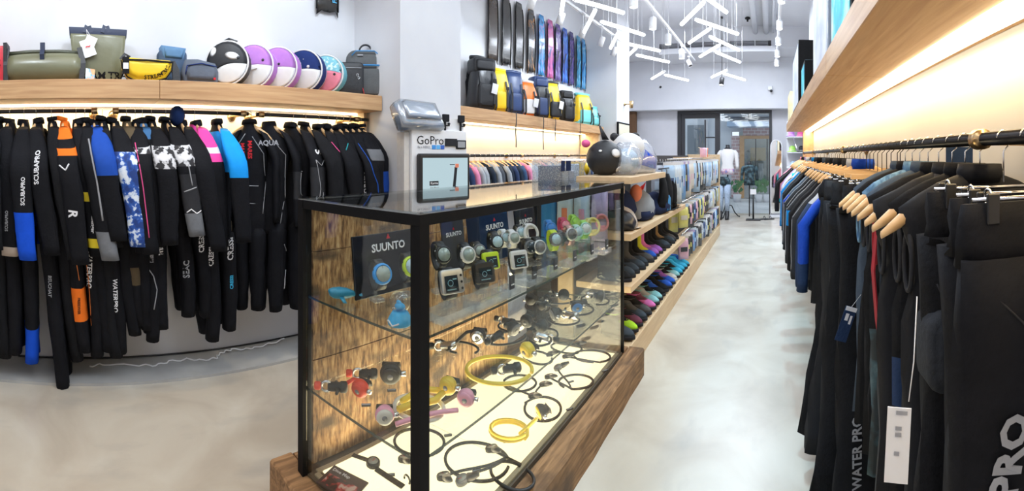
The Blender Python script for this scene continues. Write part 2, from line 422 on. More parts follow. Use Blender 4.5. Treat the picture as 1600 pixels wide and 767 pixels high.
# ------------------------------------------------------------------ glazed street door
door = struct(bpy.data.objects.new('door_1', None)); COL.objects.link(door); door.location = ((DX0 + DX1) / 2, 11.15, 0)
w = (DX1 - DX0) / 2
def dpart(name, lo, hi, m): return MB().box(lo, hi).build(name, m, door)
dpart('door_frame', (-w, -0.08, 2.58), (w, 0.06, 2.66), M_dark); dpart('door_frame', (-w, -0.08, 0), (-w + 0.09, 0.06, 2.58), M_dark); dpart('door_frame', (w - 0.07, -0.08, 0), (w, 0.06, 2.58), M_dark)
xm = onY(1125, 243, 11.1).x - (DX0 + DX1) / 2; xl = -w + 0.09
for a, c in ((xl, xl + 0.10), (xm - 0.13, xm)): dpart('door_stile', (a, -0.05, 0), (c, 0.0, 2.58), M_dark)
dpart('door_rail', (xl + 0.10, -0.05, 2.46), (xm - 0.13, 0, 2.58), M_dark); dpart('door_rail', (xl + 0.10, -0.05, 0.0), (xm - 0.13, 0, 0.16), M_dark)
dpart('handle', (xm - 0.40, -0.09, 0.9), (xm - 0.36, -0.055, 2.42), M_dark); dpart('handle_bracket', (xm - 0.36, -0.09, 1.95), (xm - 0.13, -0.05, 1.98), M_dark)
dpart('glass_pane', (xl + 0.10, -0.02, 0.16), (xm - 0.13, -0.012, 2.46), M_glass); dpart('glass_pane', (xm, -0.02, 0.0), (w - 0.07, -0.012, 2.58), M_glass)
# ------------------------------------------------------------------ timber shelves of the room, with their lit strips
def shelf(name, label, lo, hi, strip):
    t = thing(name, label, 'shelf', ((lo[0] + hi[0]) / 2, (lo[1] + hi[1]) / 2, lo[2]))
    c = Vector(t.location)
    j = 0; y = lo[1]
    n = max(1, round((hi[1] - lo[1]) / 2.2)); stp = (hi[1] - lo[1]) / n
    for k in range(n):
        MB().box((lo[0] - c.x, y - c.y, 0), (hi[0] - c.x, y + stp - c.y - 0.002, hi[2] - lo[2]), 0.003).build('board', M_oak, t); y += stp
    s = MB().box((strip[0] - c.x, lo[1] + 0.04 - c.y, -0.012), (strip[1] - c.x, hi[1] - 0.04 - c.y, 0.0)).build('light_strip', M_led, t); s['label'] = 'glowing warm light strip'
    return t
shelf('wall_shelf', 'thick oak wall shelf above the wetsuit rail, left of the white column', (-3.19, -1.3, 1.866), (-2.78, 2.25, 1.99), (-3.13, -3.08))
shelf('wall_shelf', 'thick oak wall shelf carrying the row of backpacks, right of the white column', (-3.19, 2.99, 1.866), (-2.78, 6.92, 1.99), (-3.13, -3.08))
shelf('wall_shelf', 'long oak wall shelf high on the right wall above the clothes rail', (0.255, -0.4, 1.866), (0.66, 6.7, 1.975), (0.528, 0.618))
# timber bay end where the right-hand shelf stops
for y, lb in ((6.55, 'pale timber upright under the far end of the right shelf'),):
    tag(MB().box((0.50, y, 0.0), (0.66, y + 0.06, 1.866), 0.003).build('timber_upright', M_ply), lb, 'upright')
tag(MB().box((-3.17, 6.80, 0.0), (-2.82, 6.86, 1.866), 0.003).build('timber_upright', M_ply), 'pale timber upright under the far end of the backpack shelf', 'upright')
tag(MB().box((-3.17, 2.21, 0.4), (-2.98, 2.24, 1.866), 0.003).build('timber_upright', M_ply), 'pale timber board between the wetsuit bay and the white column', 'upright')
# ------------------------------------------------------------------ hanging rails (dark pipe on flanges)
def rail(label, X, ya, yb, z, r, feet, m=M_iron, wall=-3.19):
    t = thing('clothes_rail', label, 'rail', (X, (ya + yb) / 2, z)); yc = (ya + yb) / 2
    MB().tube([(0, ya - yc, 0), (0, yb - yc, 0)], r, 12).build('pipe', m, t)
    for f in feet:
        q = MB(); q.tube([(0, f - yc, -0.002), (wall - X, f - yc, -0.002)], r * 0.8, 10)
        q.lathe([(0.034, 0), (0.034, 0.012), (0.02, 0.02)] if wall < X else [(0.034, 0), (0.034, -0.012), (0.02, -0.02)], (wall - X, f - yc, -0.002), 'x', 14)
        q.lathe([(r * 1.5, -0.02), (r * 1.6, 0.02)], (0, f - yc, 0), 'y', 12)
        q.build('flange', M_brass, t)
    return t
RX = -2.93
YA = onX(152, 177, RX).y; YB = onX(176, 177, RX).y; YC = onX(408, 180, RX).y; YD = onX(575, 186, RX).y
rail('dark pipe rail holding wetsuits, leftmost of the three on the left wall', RX, -1.3, YA, 1.80, 0.014, (-0.9, YA - 0.02))
rail('dark pipe rail holding wetsuits, middle one on the left wall', RX, YB, YC - 0.10, 1.80, 0.014, (YB + 0.02, YC - 0.14))
rail('dark pipe rail holding wetsuits, next to the white column', RX, YC - 0.04, YD, 1.80, 0.014, (YC, YD - 0.12))
rail('dark pipe rail with small garments behind the display case', -2.95, 3.05, 6.75, 1.50, 0.016, (3.2, 4.6, 5.9))
rail('thick dark pipe rail along the right wall full of hangers', 0.50, -0.5, 6.5, 1.54, 0.0165, (0.95, 2.9, 4.9, 6.3), wall=0.66)
# ================================================================== fabrics
N_blk = mat('neoprene_black', (0.0085, 0.009, 0.012), 0.75, var=0.4, scale=12, bump=0.25, bscale=60)
N_blk2 = mat('neoprene_soft_black', (0.011, 0.0115, 0.014), 0.85, var=0.4, scale=10, bump=0.25, bscale=80)
N_char = mat('neoprene_charcoal', (0.03, 0.031, 0.036), 0.8, var=0.3, scale=20, bump=0.2)
N_grey = mat('neoprene_grey', (0.17, 0.18, 0.20), 0.8, var=0.2, scale=20, bump=0.2)
N_navy = mat('neoprene_navy', (0.012, 0.03, 0.11), 0.75, var=0.3, scale=15, bump=0.2)
N_blue = mat('neoprene_royal_blue', (0.01, 0.08, 0.62), 0.7, var=0.15, scale=15, bump=0.2)
N_azure = mat('neoprene_azure', (0.01, 0.29, 0.80), 0.7, var=0.12, scale=15, bump=0.2)
N_org = mat('neoprene_orange', (0.85, 0.18, 0.02), 0.7, var=0.12, scale=15, bump=0.2)
N_yel = mat('neoprene_yellow', (0.80, 0.62, 0.04), 0.7, var=0.12, scale=15, bump=0.2)
N_pink = mat('neoprene_pink', (0.80, 0.07, 0.36), 0.7, var=0.12, scale=15, bump=0.2)
N_red = mat('neoprene_red', (0.55, 0.03, 0.03), 0.7, var=0.12, scale=15, bump=0.2)
N_brn = mat('neoprene_olive_brown', (0.10, 0.075, 0.045), 0.8, var=0.25, scale=15, bump=0.2)
N_camo = ramp_mat('blue_white_camouflage', [(0.40, (0.01, 0.04, 0.20)), (0.52, (0.02, 0.10, 0.45)), (0.56, (0.55, 0.65, 0.80)), (0.66, (0.70, 0.76, 0.85))], 22, rough=0.8, detail=6)
N_splash = ramp_mat('white_splash_print', [(0.46, (0.02, 0.02, 0.025)), (0.50, (0.55, 0.56, 0.60)), (0.7, (0.75, 0.75, 0.78))], 18, rough=0.8, detail=5)
N_floral = ramp_mat('pink_flower_print', [(0.50, (0.80, 0.06, 0.40)), (0.56, (0.9, 0.75, 0.82))], 26, rough=0.8, detail=2)
P_white = mat('print_white', (0.75, 0.76, 0.80), 0.7, var=0.05)
P_grey = mat('print_grey', (0.33, 0.34, 0.37), 0.7, var=0.1)
P_org = mat('print_orange', (0.75, 0.22, 0.05), 0.7)
P_pink = mat('print_pink', (0.75, 0.10, 0.30), 0.7)
P_red = mat('print_red', (0.6, 0.03, 0.04), 0.7)
P_black = mat('print_black', (0.012, 0.012, 0.014), 0.7)
P_cyan = mat('print_cyan', (0.05, 0.45, 0.75), 0.7)
M_hang = ramp_mat('beech_hanger', [(0.3, (0.62, 0.38, 0.17)), (0.7, (0.76, 0.50, 0.26))], 8, (1, 6, 6), rough=0.4, coat=0.3)
M_tagw = mat('white_card', (0.78, 0.78, 0.80), 0.6, var=0.05)
M_tagt = mat('teal_tape', (0.15, 0.42, 0.42), 0.6)

def erow(cx, cy, z, rx, ry, n, ph=0.0, am=0.0, k=0, e=0.8, tiltx=0.0, tilty=0.0):
    r = []
    for j in range(n):
        a = 2 * pi * j / n; c, s_ = cos(a), sin(a)
        w = 1 + am * sin(3 * a + ph + k * 0.9) + am * 0.6 * sin(5 * a - ph * 1.7 + k * 1.7)
        x = rx * w * (abs(c) ** e) * (1 if c >= 0 else -1); y = ry * w * (abs(s_) ** e) * (1 if s_ >= 0 else -1)
        r.append((cx + x, cy + y, z + x * tiltx + y * tilty))
    return r
def limb(b, rows, mis, n=12, smooth=True):
    """rows: rings; mis: material slot for each segment between them (one per segment, or one number)"""
    base = len(b.f); b.rings(rows, True, False, smooth); ns = len(rows) - 1
    if isinstance(mis, int): mis = [mis] * ns
    for i in range(ns):
        for j in range(n): b.m[base + i * n + j] = mis[i]
    b.m[base + ns * n] = mis[0]; b.m[base + ns * n + 1] = mis[-1]
def interp(tab, z):
    """tab rows (z, a, b, ...) with falling z"""
    for i in range(len(tab) - 1):
        if tab[i][0] >= z >= tab[i + 1][0]:
            t = (tab[i][0] - z) / max(1e-9, tab[i][0] - tab[i + 1][0]); t = t * t * (3 - 2 * t) if False else t
            return [tab[i][k] + (tab[i + 1][k] - tab[i][k]) * t for k in range(1, len(tab[0]))]
    return list(tab[0][1:]) if z > tab[0][0] else list(tab[-1][1:])
def zone(zs, z, default):
    for a, c, m in zs:
        if c <= z <= a: return m
    return default

def hanger(t, w=0.40, hook=0.085, m=None, sag=0.05, y=0.0):
    h = MB(); pts = [(0.0, y, 0.022)] + [(-0.020 * sin(a), y, 0.004 + 0.018 * cos(a)) for a in [i * pi / 6 for i in range(1, 6)]]
    hp = [(-0.019, y, 0.0)] + [(-0.019 * cos(i * pi / 8), y, 0.019 * sin(i * pi / 8)) for i in range(1, 8)] + [(0.019, y, 0.0), (0.014, y, -0.018), (0, y, -0.03), (0, y, -hook)]
    h.tube(hp, 0.0018, 6).build('hook', M_chrome, t)
    b = MB(); rows = []
    for i in range(13):
        u = -1 + 2 * i / 12; x = u * w / 2; z = -hook - 0.005 - sag * abs(u) ** 1.6; hh = 0.017 + 0.006 * (1 - abs(u)) - (0.008 if abs(u) > .95 else 0); th = 0.008 + 0.004 * abs(u)
        rows.append([(x, y + th * cos(a), z + hh * sin(a)) for a in [2 * pi * j / 8 for j in range(8)]])
    b.rings(rows).build('shoulder_bar', m or M_hang, t)
    return t

def wetsuit(label, Y, mats, arm=(), leg=(), sh=(), text=(), sway=0.03, lean=0.0, arml=0.75, legl=1.38, sx=0.0, rz=0.0, X=RX, seams=None, collar=0, extras=None, wid=1.0, group='wetsuits on the left wall rails', flat=1.0, ph=None, z=1.80, bodyz=()):
    """hangs from its hook at the rail. arm/leg/sh/bodyz: zones (z_top, z_bottom, slot) below the rail"""
    t = thing('wetsuit', label, 'wetsuit', (X, Y, z), rz, group, rot=(R.uniform(-.025, .025), 0, rz + R.uniform(-.10, .10)), scale=(1, 1, R.uniform(.965, 1.03)))
    ph = R.uniform(0, 6) if ph is None else ph; legl += .10 if legl < 1.6 else .04; sway *= .9
    hanger(t, 0.33, sag=0.09)
    T = [(-0.07, .045, .028), (-0.10, .060, .034), (-0.13, .085, .036), (-0.16, .120, .038), (-0.20, .175, .040), (-0.32, .195, .042), (-0.50, .165, .042), (-0.62, .155, .042), (-0.74, .175, .045), (-0.84, .165, .046), (-0.88, .11, .04)]
    zs = [-0.07, -0.085, -0.10, -0.13, -0.16, -0.20, -0.26, -0.32, -0.40, -0.50, -0.58, -0.66, -0.74, -0.80, -0.84, -0.88]
    b = MB(); rows = []; mi = []
    for i, z_ in enumerate(zs):
        rx, ry = interp(T, z_)
        rows.append(erow(lean * z_ * 0.3, sway * z_ * 0.5, z_, rx * wid, ry * flat, 14, ph, 0.05 if i > 4 else 0.01, i))
        if i: mi.append(zone(list(bodyz) + list(sh), (z_ + zs[i - 1]) / 2, 0))
    limb(b, rows, mi, 14)
    torso = b.build('torso', mats, t)
    co = MB(); limb(co, [erow(0, 0, z_, rx, ry, 14) for z_, rx, ry in ((-0.085, .058, .036), (-0.066, .056, .038), (-0.050, .050, .036), (-0.052, .044, .030), (-0.08, .046, .028))], collar, 14)
    co.build('collar', mats, t, rot=(R.uniform(-.3, .3), R.uniform(-.15, .15), 0)).scale = (1, 1, R.uniform(.75, 1.25))
    parts = {'torso': torso}
    for s_ in (-1, 1):
        # leg
        L0 = -0.80; k = 11; rows = []; mi = []; zz = [L0 - (legl - 0.80) * i / k for i in range(k + 1)]
        bend = R.uniform(-.03, .03)
        for i, z_ in enumerate(zz):
            u = i / k; rx = (.088 - .030 * u + (.010 if .5 < u < .8 else 0)) * wid; ry = (.056 - .012 * u) * flat
            if i == 0: rx *= .8; ry *= .8
            rows.append(erow(s_ * (.085 - .012 * u) * wid, sway * z_ * .6 + bend * sin(u * pi), z_, rx * (.93 if u > .95 else 1), ry, 12, ph + s_, 0.05, i))
            if i: mi.append(zone(leg, (z_ + zz[i - 1]) / 2, 0))
        lb = MB(); limb(lb, rows, mi, 12); parts['leg%d' % s_] = lb.build('trouser_leg', mats, t)
        # sleeve
        k = 14; rows = []; mi = []; zz = [-0.125 - (arml + .03) * i / k for i in range(k + 1)]
        drift = R.uniform(-.02, .02)
        for i, z_ in enumerate(zz):
            u = i / k; out = (.135 + (.105 + (sx * 1.3 if s_ > 0 else 0)) * min(1, u * 3.2) ** .8) * wid * (1 if s_ > 0 else .84)
            ry = (.066 - .018 * u) * flat * (.45, .72, .90)[i] if i < 3 else (.066 - .018 * u) * flat; rx = .034 - .008 * u
            rows.append(erow(s_ * out, sway * z_ + drift * sin(u * pi), z_, rx, ry * 1.12, 12, ph + 2, 0.06, i, tiltx=s_ * -.5 if i < 3 else 0))
            if i: mi.append(zone(arm, (z_ + zz[i - 1]) / 2, zone(sh, (z_ + zz[i - 1]) / 2, 0)))
        sb = MB(); limb(sb, rows, mi, 12); parts['arm%d' % s_] = sb.build('sleeve', mats, t)
    def yat(z_, k=1.0): return sway * z_ * k
    for tx in text:      # (where, words, size, z centre, direction, material, dy)
        where, words, size, zc, dr, m = tx[:6]; dy = tx[6] if len(tx) > 6 else 0
        tgt = parts['arm1'] if where == 'arm' else parts['leg1'] if where == 'leg' else parts['torso']
        if where == 'chest':
            lettering(words, size, m, (dy, -0.2, zc), (1, 0, 0) if dr == 0 else (0, 0, dr), (0, 0, 1) if dr == 0 else (dr * -1, 0, 0), t, 'print', tgt, 0.003, bold=0.03)
        else:
            x = .27 if where == 'arm' else .17
            lettering(words, size, m, (x + .2 * 0, yat(zc, 1 if where == 'arm' else .6) + dy, zc), (sway * dr, 0, dr), (0, -dr, sway * dr * dr), t, 'print', tgt, 0.003, bold=0.03)
    for se in (seams or []):   # (where, [(z, dy)...], material, radius)
        where, pl, m, r = se; tgt = parts['arm1'] if where == 'arm' else parts['leg1'] if where == 'leg' else parts['torso']
        bv = BVHTree.FromPolygons([v.co.copy() for v in tgt.data.vertices], [tuple(p.vertices) for p in tgt.data.polygons]); pts = []
        for i in range(len(pl) - 1):
            for q in range(6):
                u = q / 6; z_ = pl[i][0] + (pl[i + 1][0] - pl[i][0]) * u; d = pl[i][1] + (pl[i + 1][1] - pl[i][1]) * u
                if where == 'chest': h = bv.ray_cast(Vector((d, -.4, z_)), Vector((0, 1, 0)))
                else: h = bv.ray_cast(Vector((.6, yat(z_, 1 if where == 'arm' else .6) + d, z_)), Vector((-1, 0, 0)))
                if h[0] is not None: pts.append(h[0])
        if len(pts) > 2: MB().tube(pts, r, 5).build('seam', m, t)
    return t, parts

def Yr(px): return onX(px, 177, RX).y
n = 0
B0 = [N_blk]; C0 = [N_blk2]
def W_(px, label, mats, **k): return wetsuit(label, Yr(px), mats, **k)
W_(-58, 'plain black wetsuit cut by the left edge of the picture, outermost of the rail', C0, sway=0.02, legl=1.62)
W_(-30, 'black wetsuit with long legs at the left picture edge, beside the outermost one', B0, sway=-0.04, legl=1.66, arml=.80)
W_(-4, 'plain soft black wetsuit at the left edge, next to the one with the beige cuff', C0, sway=-0.05, legl=1.64, sx=0.05)
W_(16, 'black wetsuit with a beige cuff and small grey lettering near the left edge', [N_blk, mat('beige_cuff', (0.45, 0.38, 0.33), .7)], arm=((-0.88, -1, 1),), sway=-0.10, legl=1.6, arml=.79, text=(('arm', 'SCUBAPRO', .026, -.72, 1, P_grey),))
W_(38, 'black wetsuit with royal blue forearm and white lettering up the sleeve', [N_blk, N_blue], arm=((-0.66, -1, 1),), leg=((-1.45, -1.7, 1),), sway=-0.09, legl=1.56, arml=.78, sx=.05, text=(('arm', 'SCUBAPRO', .034, -.52, 1, P_white),))
t, p = W_(57, 'black wetsuit with large white upper sleeve lettering and a white tag at its foot', B0, sway=-0.20, legl=1.78, arml=.74, sx=.03, text=(('arm', 'SCUBAPRO', .042, -.37, 1, P_white), ('leg', 'BEUCHAT', .03, -1.12, -1, P_grey)))
MB().box((.10, -.33, -1.83), (.102, -.27, -1.77)).build('price_tag', M_tagw, t)
W_(80, 'plain black wetsuit between the white lettered one and the orange shouldered one', C0, sway=-0.16, legl=1.55, arml=.78, sx=.05)
t, p = W_(100, 'black wetsuit with orange shoulder panels, white chevron and orange calf band', [N_blk, N_org], sh=((-0.05, -0.17, 1),), arm=((-0.17, -0.24, 0), (-0.24, -0.31, 1)), leg=((-1.19, -1.34, 1),), bodyz=((-0.10, -0.16, 1),), sway=-0.16, legl=1.48, arml=.80, sx=.06, collar=1,
            text=(('arm', 'R', .075, -.66, -1, P_white), ('leg', 'FREEDIVER', .022, -1.26, -1, P_black)), seams=[('arm', [(-.36, -.035), (-.39, .0), (-.345, .03)], P_white, .005), ('leg', [(-.85, .0), (-1.15, .02)], P_org, .003)])
W_(119, 'black wetsuit with a yellow elbow patch and white script on the forearm', [N_blk, N_yel], arm=((-0.50, -0.60, 1), (-.80, -.86, 1)), sway=-0.20, legl=1.5, arml=.76, sx=.02, text=(('arm', 'Challenger', .032, -.70, -1, P_white), ('leg', 'WATERPRO', .045, -1.02, -1, P_white)), seams=[('leg', [(-.85, -.02), (-1.1, -.01), (-1.45, -.02)], P_org, .0025)])
W_(133, 'black wetsuit with a grey sleeve stripe, between the yellow patched and the blue shouldered ones', [N_blk, N_grey], arm=((-0.75, -1, 1),), sway=-0.22, legl=1.5, arml=.79, sx=.05, seams=[('arm', [(-.20, 0), (-.45, .01), (-.75, .0)], P_grey, .006)])
W_(146, 'black wetsuit with royal blue shoulder and upper arm', [N_blk, mat('neoprene_deep_blue', (0.015, 0.07, 0.38), .7)], sh=((-0.10, -0.30, 1),), arm=((-0.10, -0.40, 1),), sway=-0.16, legl=1.5, arml=.66, sx=.07, text=(('leg', 'WATERPRO', .040, -1.20, -1, P_white),))
W_(160, 'plain black wetsuit right of the blue shouldered one', C0, sway=-0.12, legl=1.5, arml=.7, sx=.02)
W_(178, 'black wetsuit with a blue and white camouflage sleeve', [N_blk, N_camo], arm=((-0.30, -1, 1),), sway=-0.20, legl=1.42, arml=.72, sx=.06)
t, p = W_(197, 'black wetsuit with olive brown shoulders', [N_blk, N_brn], sh=((-0.05, -0.26, 1),), arm=((-0.1, -0.27, 1),), sway=-0.08, legl=1.32, arml=.75, sx=.01, leg=((-1.0, -1.12, 1),))
W_(211, 'black wetsuit with thin pink seams down the sleeve and a printed shoulder', [N_blk, N_splash], arm=((-0.22, -0.30, 1),), sway=-0.10, legl=1.34, arml=.74, sx=.06, seams=[('arm', [(-.22, -.03), (-.5, -.01), (-.85, .0)], P_pink, .0035)])
W_(222, 'black wetsuit with a blue print on the shoulder and grey knee lines', [N_blk, mat('neoprene_steel_blue', (.05, .14, .30), .7)], sh=((-0.08, -0.20, 1),), sway=-0.05, legl=1.40, arml=.70, sx=.02, text=(('leg', 'mares', .045, -.92, 1, P_grey),), seams=[('leg', [(-1.0, -.03), (-1.06, .01), (-1.15, .03), (-1.3, .0)], P_grey, .004)])
W_(236, 'black wetsuit with white splash print across the upper arm', [N_blk, N_splash], arm=((-0.22, -0.40, 1),), sway=-0.10, legl=1.36, arml=.70, sx=.06, text=(('leg', 'mares', .06, -.88, 1, P_white),))
W_(258, 'black wetsuit with white splash shoulder and a grey forearm edged by a wavy line', [N_blk, N_splash, N_grey, N_char], arm=((-0.24, -0.38, 1), (-.42, -.66, 3), (-.66, -1, 2)), sway=-0.14, legl=1.30, arml=.66, sx=.05, seams=[('arm', [(-.36, .0), (-.52, .01)], P_grey, .004), ('arm', [(-.53, -.05), (-.50, .05)], P_grey, .004), ('arm', [(-.66, -.05), (-.64, -.02), (-.67, .01), (-.65, .05)], P_white, .004)], text=(('leg', 'SEAC', .05, -1.06, 1, P_grey),))
t, p = W_(281, 'black hooded wetsuit with a small red badge on the cuff', [N_blk, N_red], sway=-0.20, legl=1.34, arml=.78, sx=.05, text=(('leg', 'CRESSI', .045, -.90, 1, P_white),))
MB().lathe([(.014, 0), (.014, .004)], (.245, -.15, -.80), 'x', 12).build('badge', P_red, t)
hd = MB(); hd.ball((0, -.02, -.03), (.07, .055, .075), 12, 8); hd.build('hood', N_navy, t)
W_(303, 'black wetsuit with pink and white shoulder panels', [N_blk, N_pink, mat('neoprene_white', (.7, .7, .74), .7)], sh=((-0.09, -0.22, 1), (-.22, -.27, 2)), arm=((-.1, -.22, 1), (-.22, -.30, 2), (-.3, -.34, 1)), sway=-0.10, legl=1.48, arml=.74, sx=.01, text=(('leg', 'CRESSI', .045, -.98, 1, P_white),))
W_(338, 'black wetsuit with a bright azure upper arm and chest', [N_blk, N_azure], sh=((-0.13, -0.42, 1),), arm=((-0.1, -0.44, 1),), sway=-0.12, legl=1.36, arml=.68, sx=.05, text=(('leg', 'CRESSI', .050, -.90, 1, P_white), ('leg', 'CRESSI', .03, -1.12, 1, P_cyan)))
# two suits turned to face the room
t, p = W_(389, 'black wetsuit turned to face the room with red lettering on the chest and grey seams', [N_blk, N_char], rz=radians(62), sway=0.0, legl=1.28, arml=.60, sx=.02, wid=.74, flat=1.5,
            text=(('chest', 'MARES', .036, -.26, -1, P_red, -.02), ('chest', 'MARES', .040, -.25, -1, P_red, .03)), seams=[('chest', [(-.14, -.02), (-.3, -.13), (-.42, -.13)], P_grey, .003), ('chest', [(-.16, .03), (-.28, .11), (-.5, .12), (-.74, .10)], P_grey, .003), ('chest', [(-.50, -.11), (-.505, .11)], P_grey, .003), ('chest', [(-.62, -.10), (-.63, .10)], P_grey, .002)])
for s_ in (-1, 1): pass
t, p = W_(419, 'black wetsuit turned to face the room with a grey outlined elbow patch', [N_blk, N_char], rz=radians(48), sway=0.0, legl=1.34, arml=.66, sx=.02, wid=.84, flat=1.4, arm=((-.42, -.60, 1),),
            text=(('chest', 'AQUA', .05, -.22, 0, P_grey, 0.05),), seams=[('arm', [(-.42, -.03), (-.42, .04), (-.50, .055), (-.60, .02), (-.58, -.03), (-.48, -.05), (-.42, -.03)], P_grey, .004), ('chest', [(-.16, .02), (-.3, .14), (-.6, .13), (-.84, .10)], P_grey, .003), ('leg', [(-.95, -.03), (-1.02, .03)], P_grey, .004), ('leg', [(-1.28, .0), (-1.12, .02)], P_white, .005)])
t, p = W_(456, 'black wetsuit with charcoal side panels and a white S emblem', [N_blk, N_char], rz=radians(20), sway=-.02, legl=1.36, arml=.72, sx=.02, flat=1.2, arm=((-.38, -.9, 1),),
            text=(('arm', 'S', .08, -.28, -1, P_white),), seams=[('arm', [(-.34, -.05), (-.38, .0), (-.33, .045)], P_grey, .003), ('arm', [(-.34, -.05), (-.55, -.01), (-.70, -.03), (-.78, .0), (-.70, .03), (-.55, .02)], P_grey, .003)])
W_(476, 'plain black wetsuit right of the one with the S emblem', C0, sway=-.12, legl=1.3, arml=.68, sx=.05, leg=((-1.1, -1.2, 0),))
W_(497, 'black wetsuit with a thin pink seam across the shoulder', B0, sway=-.12, legl=1.3, arml=.72, sx=.01, seams=[('arm', [(-.20, -.03), (-.32, .03)], P_pink, .004)])
W_(511, 'black wetsuit with a thin teal seam across the shoulder', B0, sway=-.16, legl=1.3, arml=.72, sx=.05, seams=[('arm', [(-.26, -.03), (-.20, .03)], mat('print_teal', (.03, .35, .40), .7), .004)])
W_(524, 'black wetsuit with white lettering down the sleeve behind the display case', B0, sway=-.14, legl=1.3, arml=.78, sx=.02, text=(('arm', 'SCUBAPRO', .036, -.50, 1, P_white),), seams=[('leg', [(-1.0, 0), (-1.2, 0)], P_red, .01)])
W_(535, 'black wetsuit with blue seams on the sleeve near the white column', B0, sway=-.14, legl=1.3, arml=.74, sx=.06, seams=[('arm', [(-.20, -.03), (-.42, .0), (-.5, .03), (-.8, .03)], mat('print_blue', (.02, .1, .5), .7), .004)])
W_(545, 'black wetsuit with a pink flower print on the sleeve', [N_blk, N_floral], arm=((-.38, -.78, 1),), sway=-.08, legl=1.3, arml=.66, sx=.02)
W_(555, 'black wetsuit with a grey sleeve mark, last but one before the white column', [N_blk, N_grey], arm=((-.28, -.34, 1),), sway=-.05, legl=1.3, arml=.6, sx=.05)
W_(562, 'black wetsuit with a navy blue lower sleeve, last before the white column', [N_blk, mat('neoprene_deep_blue', (0.015, 0.07, 0.38), .7)], arm=((-.40, -1, 1),), sway=-.0, legl=1.3, arml=.66, sx=.02)
# white cable lying along the foot of the wall
pts = [onX(x, y, -3.12) for x, y in ((140, 572), (160, 571), (215, 570), (240, 552), (262, 551), (290, 549), (312, 549), (333, 541), (338, 532))]
pts = [Vector((-3.05 - .03 * sin(i * 1.7), p.y, 0.024)) for i, p in enumerate(pts)]
pts += [Vector((-3.10, onX(x, 530, -3.1).y, 0.024 + .05 * q)) for x, q in ((350, .1), (362, .3), (385, 0), (400, 0), (425, .2), (450, .5))]
sp = []
for i in range(len(pts) - 1):
    for q in range(5): sp.append(pts[i].lerp(pts[i + 1], q / 5) + Vector((.015 * sin(q * 1.3 + i), 0, 0)))
tag(MB().tube(sp, 0.005, 6).build('power_cable', M_white), 'white power cable lying along the foot of the left wall', 'cable')
tag(MB().tube([(-3.17, -.5, .025), (-3.175, .4, .025), (-3.17, 1.2, .026), (-3.172, 2.1, .025)], 0.006, 6).build('power_cable', M_iron), 'black cable in the corner behind the white one along the left wall', 'cable')
# ================================================================== bag fabrics
def rrect(w, h, r, n=4, z0=0.0, x0=0.0):
    r = min(r, w / 2 - 1e-4, h / 2 - 1e-4); out = []
    for cx, cz, a0 in ((w / 2 - r, r, -pi / 2), (w / 2 - r, h - r, 0), (-w / 2 + r, h - r, pi / 2), (-w / 2 + r, r, pi)):
        for i in range(n + 1): a = a0 + pi / 2 * i / n; out.append((x0 + cx + r * cos(a), z0 + cz + r * sin(a)))
    return out
def circ(r, n=24, cx=0, cz=None): cz = r if cz is None else cz; return [(cx + r * cos(2 * pi * i / n), cz + r * sin(2 * pi * i / n)) for i in range(n)]
def puff(b, poly, d, edge=0.02, bulge=0.0, y=0.0, n=2):
    """cushion-like slab: outline in xz, thickness d along y, rounded edges and bulging faces"""
    cx = sum(p[0] for p in poly) / len(poly); cz = sum(p[1] for p in poly) / len(poly)
    w = max(p[0] for p in poly) - min(p[0] for p in poly); h = max(p[1] for p in poly) - min(p[1] for p in poly)
    def ring(k, yy): return [(cx + (x - cx) * (1 - k / (w / 2)), yy, cz + (z - cz) * (1 - k / (h / 2))) for x, z in poly]
    rs = []; K = 4
    if bulge: rs.append(ring(min(w, h) * .32, y - d / 2 - bulge)); rs.append(ring(min(w, h) * .16, y - d / 2 - bulge * .7))
    for i in range(K): a = pi / 2 * i / K; rs.append(ring(edge * (1 - sin(a)), y - d / 2 + edge * (1 - cos(a))))
    rs.append(ring(0, y - d / 2 + edge)); rs.append(ring(0, y + d / 2 - edge))
    for i in range(1, K + 1): a = pi / 2 * i / K; rs.append(ring(edge * (1 - cos(a)), y + d / 2 - edge * (1 - sin(a))))
    if bulge: rs.append(ring(min(w, h) * .16, y + d / 2 + bulge * .7)); rs.append(ring(min(w, h) * .32, y + d / 2 + bulge))
    return b.rings(rs)
def strap(b, pts, w=0.02, th=0.003, side=(1, 0, 0)):
    pts = [Vector(p) for p in pts]; side = Vector(side); rs = []
    for i, p in enumerate(pts):
        d = (pts[min(i + 1, len(pts) - 1)] - pts[max(i - 1, 0)]).normalized(); s_ = (side - d * side.dot(d)).normalized(); nn = d.cross(s_)
        rs.append([p + s_ * w / 2 + nn * th / 2, p - s_ * w / 2 + nn * th / 2, p - s_ * w / 2 - nn * th / 2, p + s_ * w / 2 - nn * th / 2])
    return b.rings(rs, smooth=False)
F_olive = mat('olive_tarpaulin', (0.16, 0.16, 0.095), 0.30, var=0.15, scale=6, bump=0.25, bscale=9)
F_navyt = mat('navy_webbing', (0.02, 0.03, 0.07), 0.55)
F_black = mat('black_nylon', (0.015, 0.016, 0.02), 0.5, bump=0.2, scale=20)
F_tarp = mat('black_tarpaulin', (0.02, 0.022, 0.027), 0.28, bump=0.3, scale=8, bscale=12)
F_red = mat('red_tarpaulin', (0.62, 0.03, 0.05), 0.35)
F_yel = mat('yellow_tarpaulin', (0.90, 0.60, 0.02), 0.35, bump=0.2, scale=8, bscale=12)
F_slate = mat('slate_blue_fabric', (0.085, 0.13, 0.21), 0.8, bump=0.2)
F_slate2 = mat('grey_blue_fabric', (0.13, 0.15, 0.19), 0.8, bump=0.2)
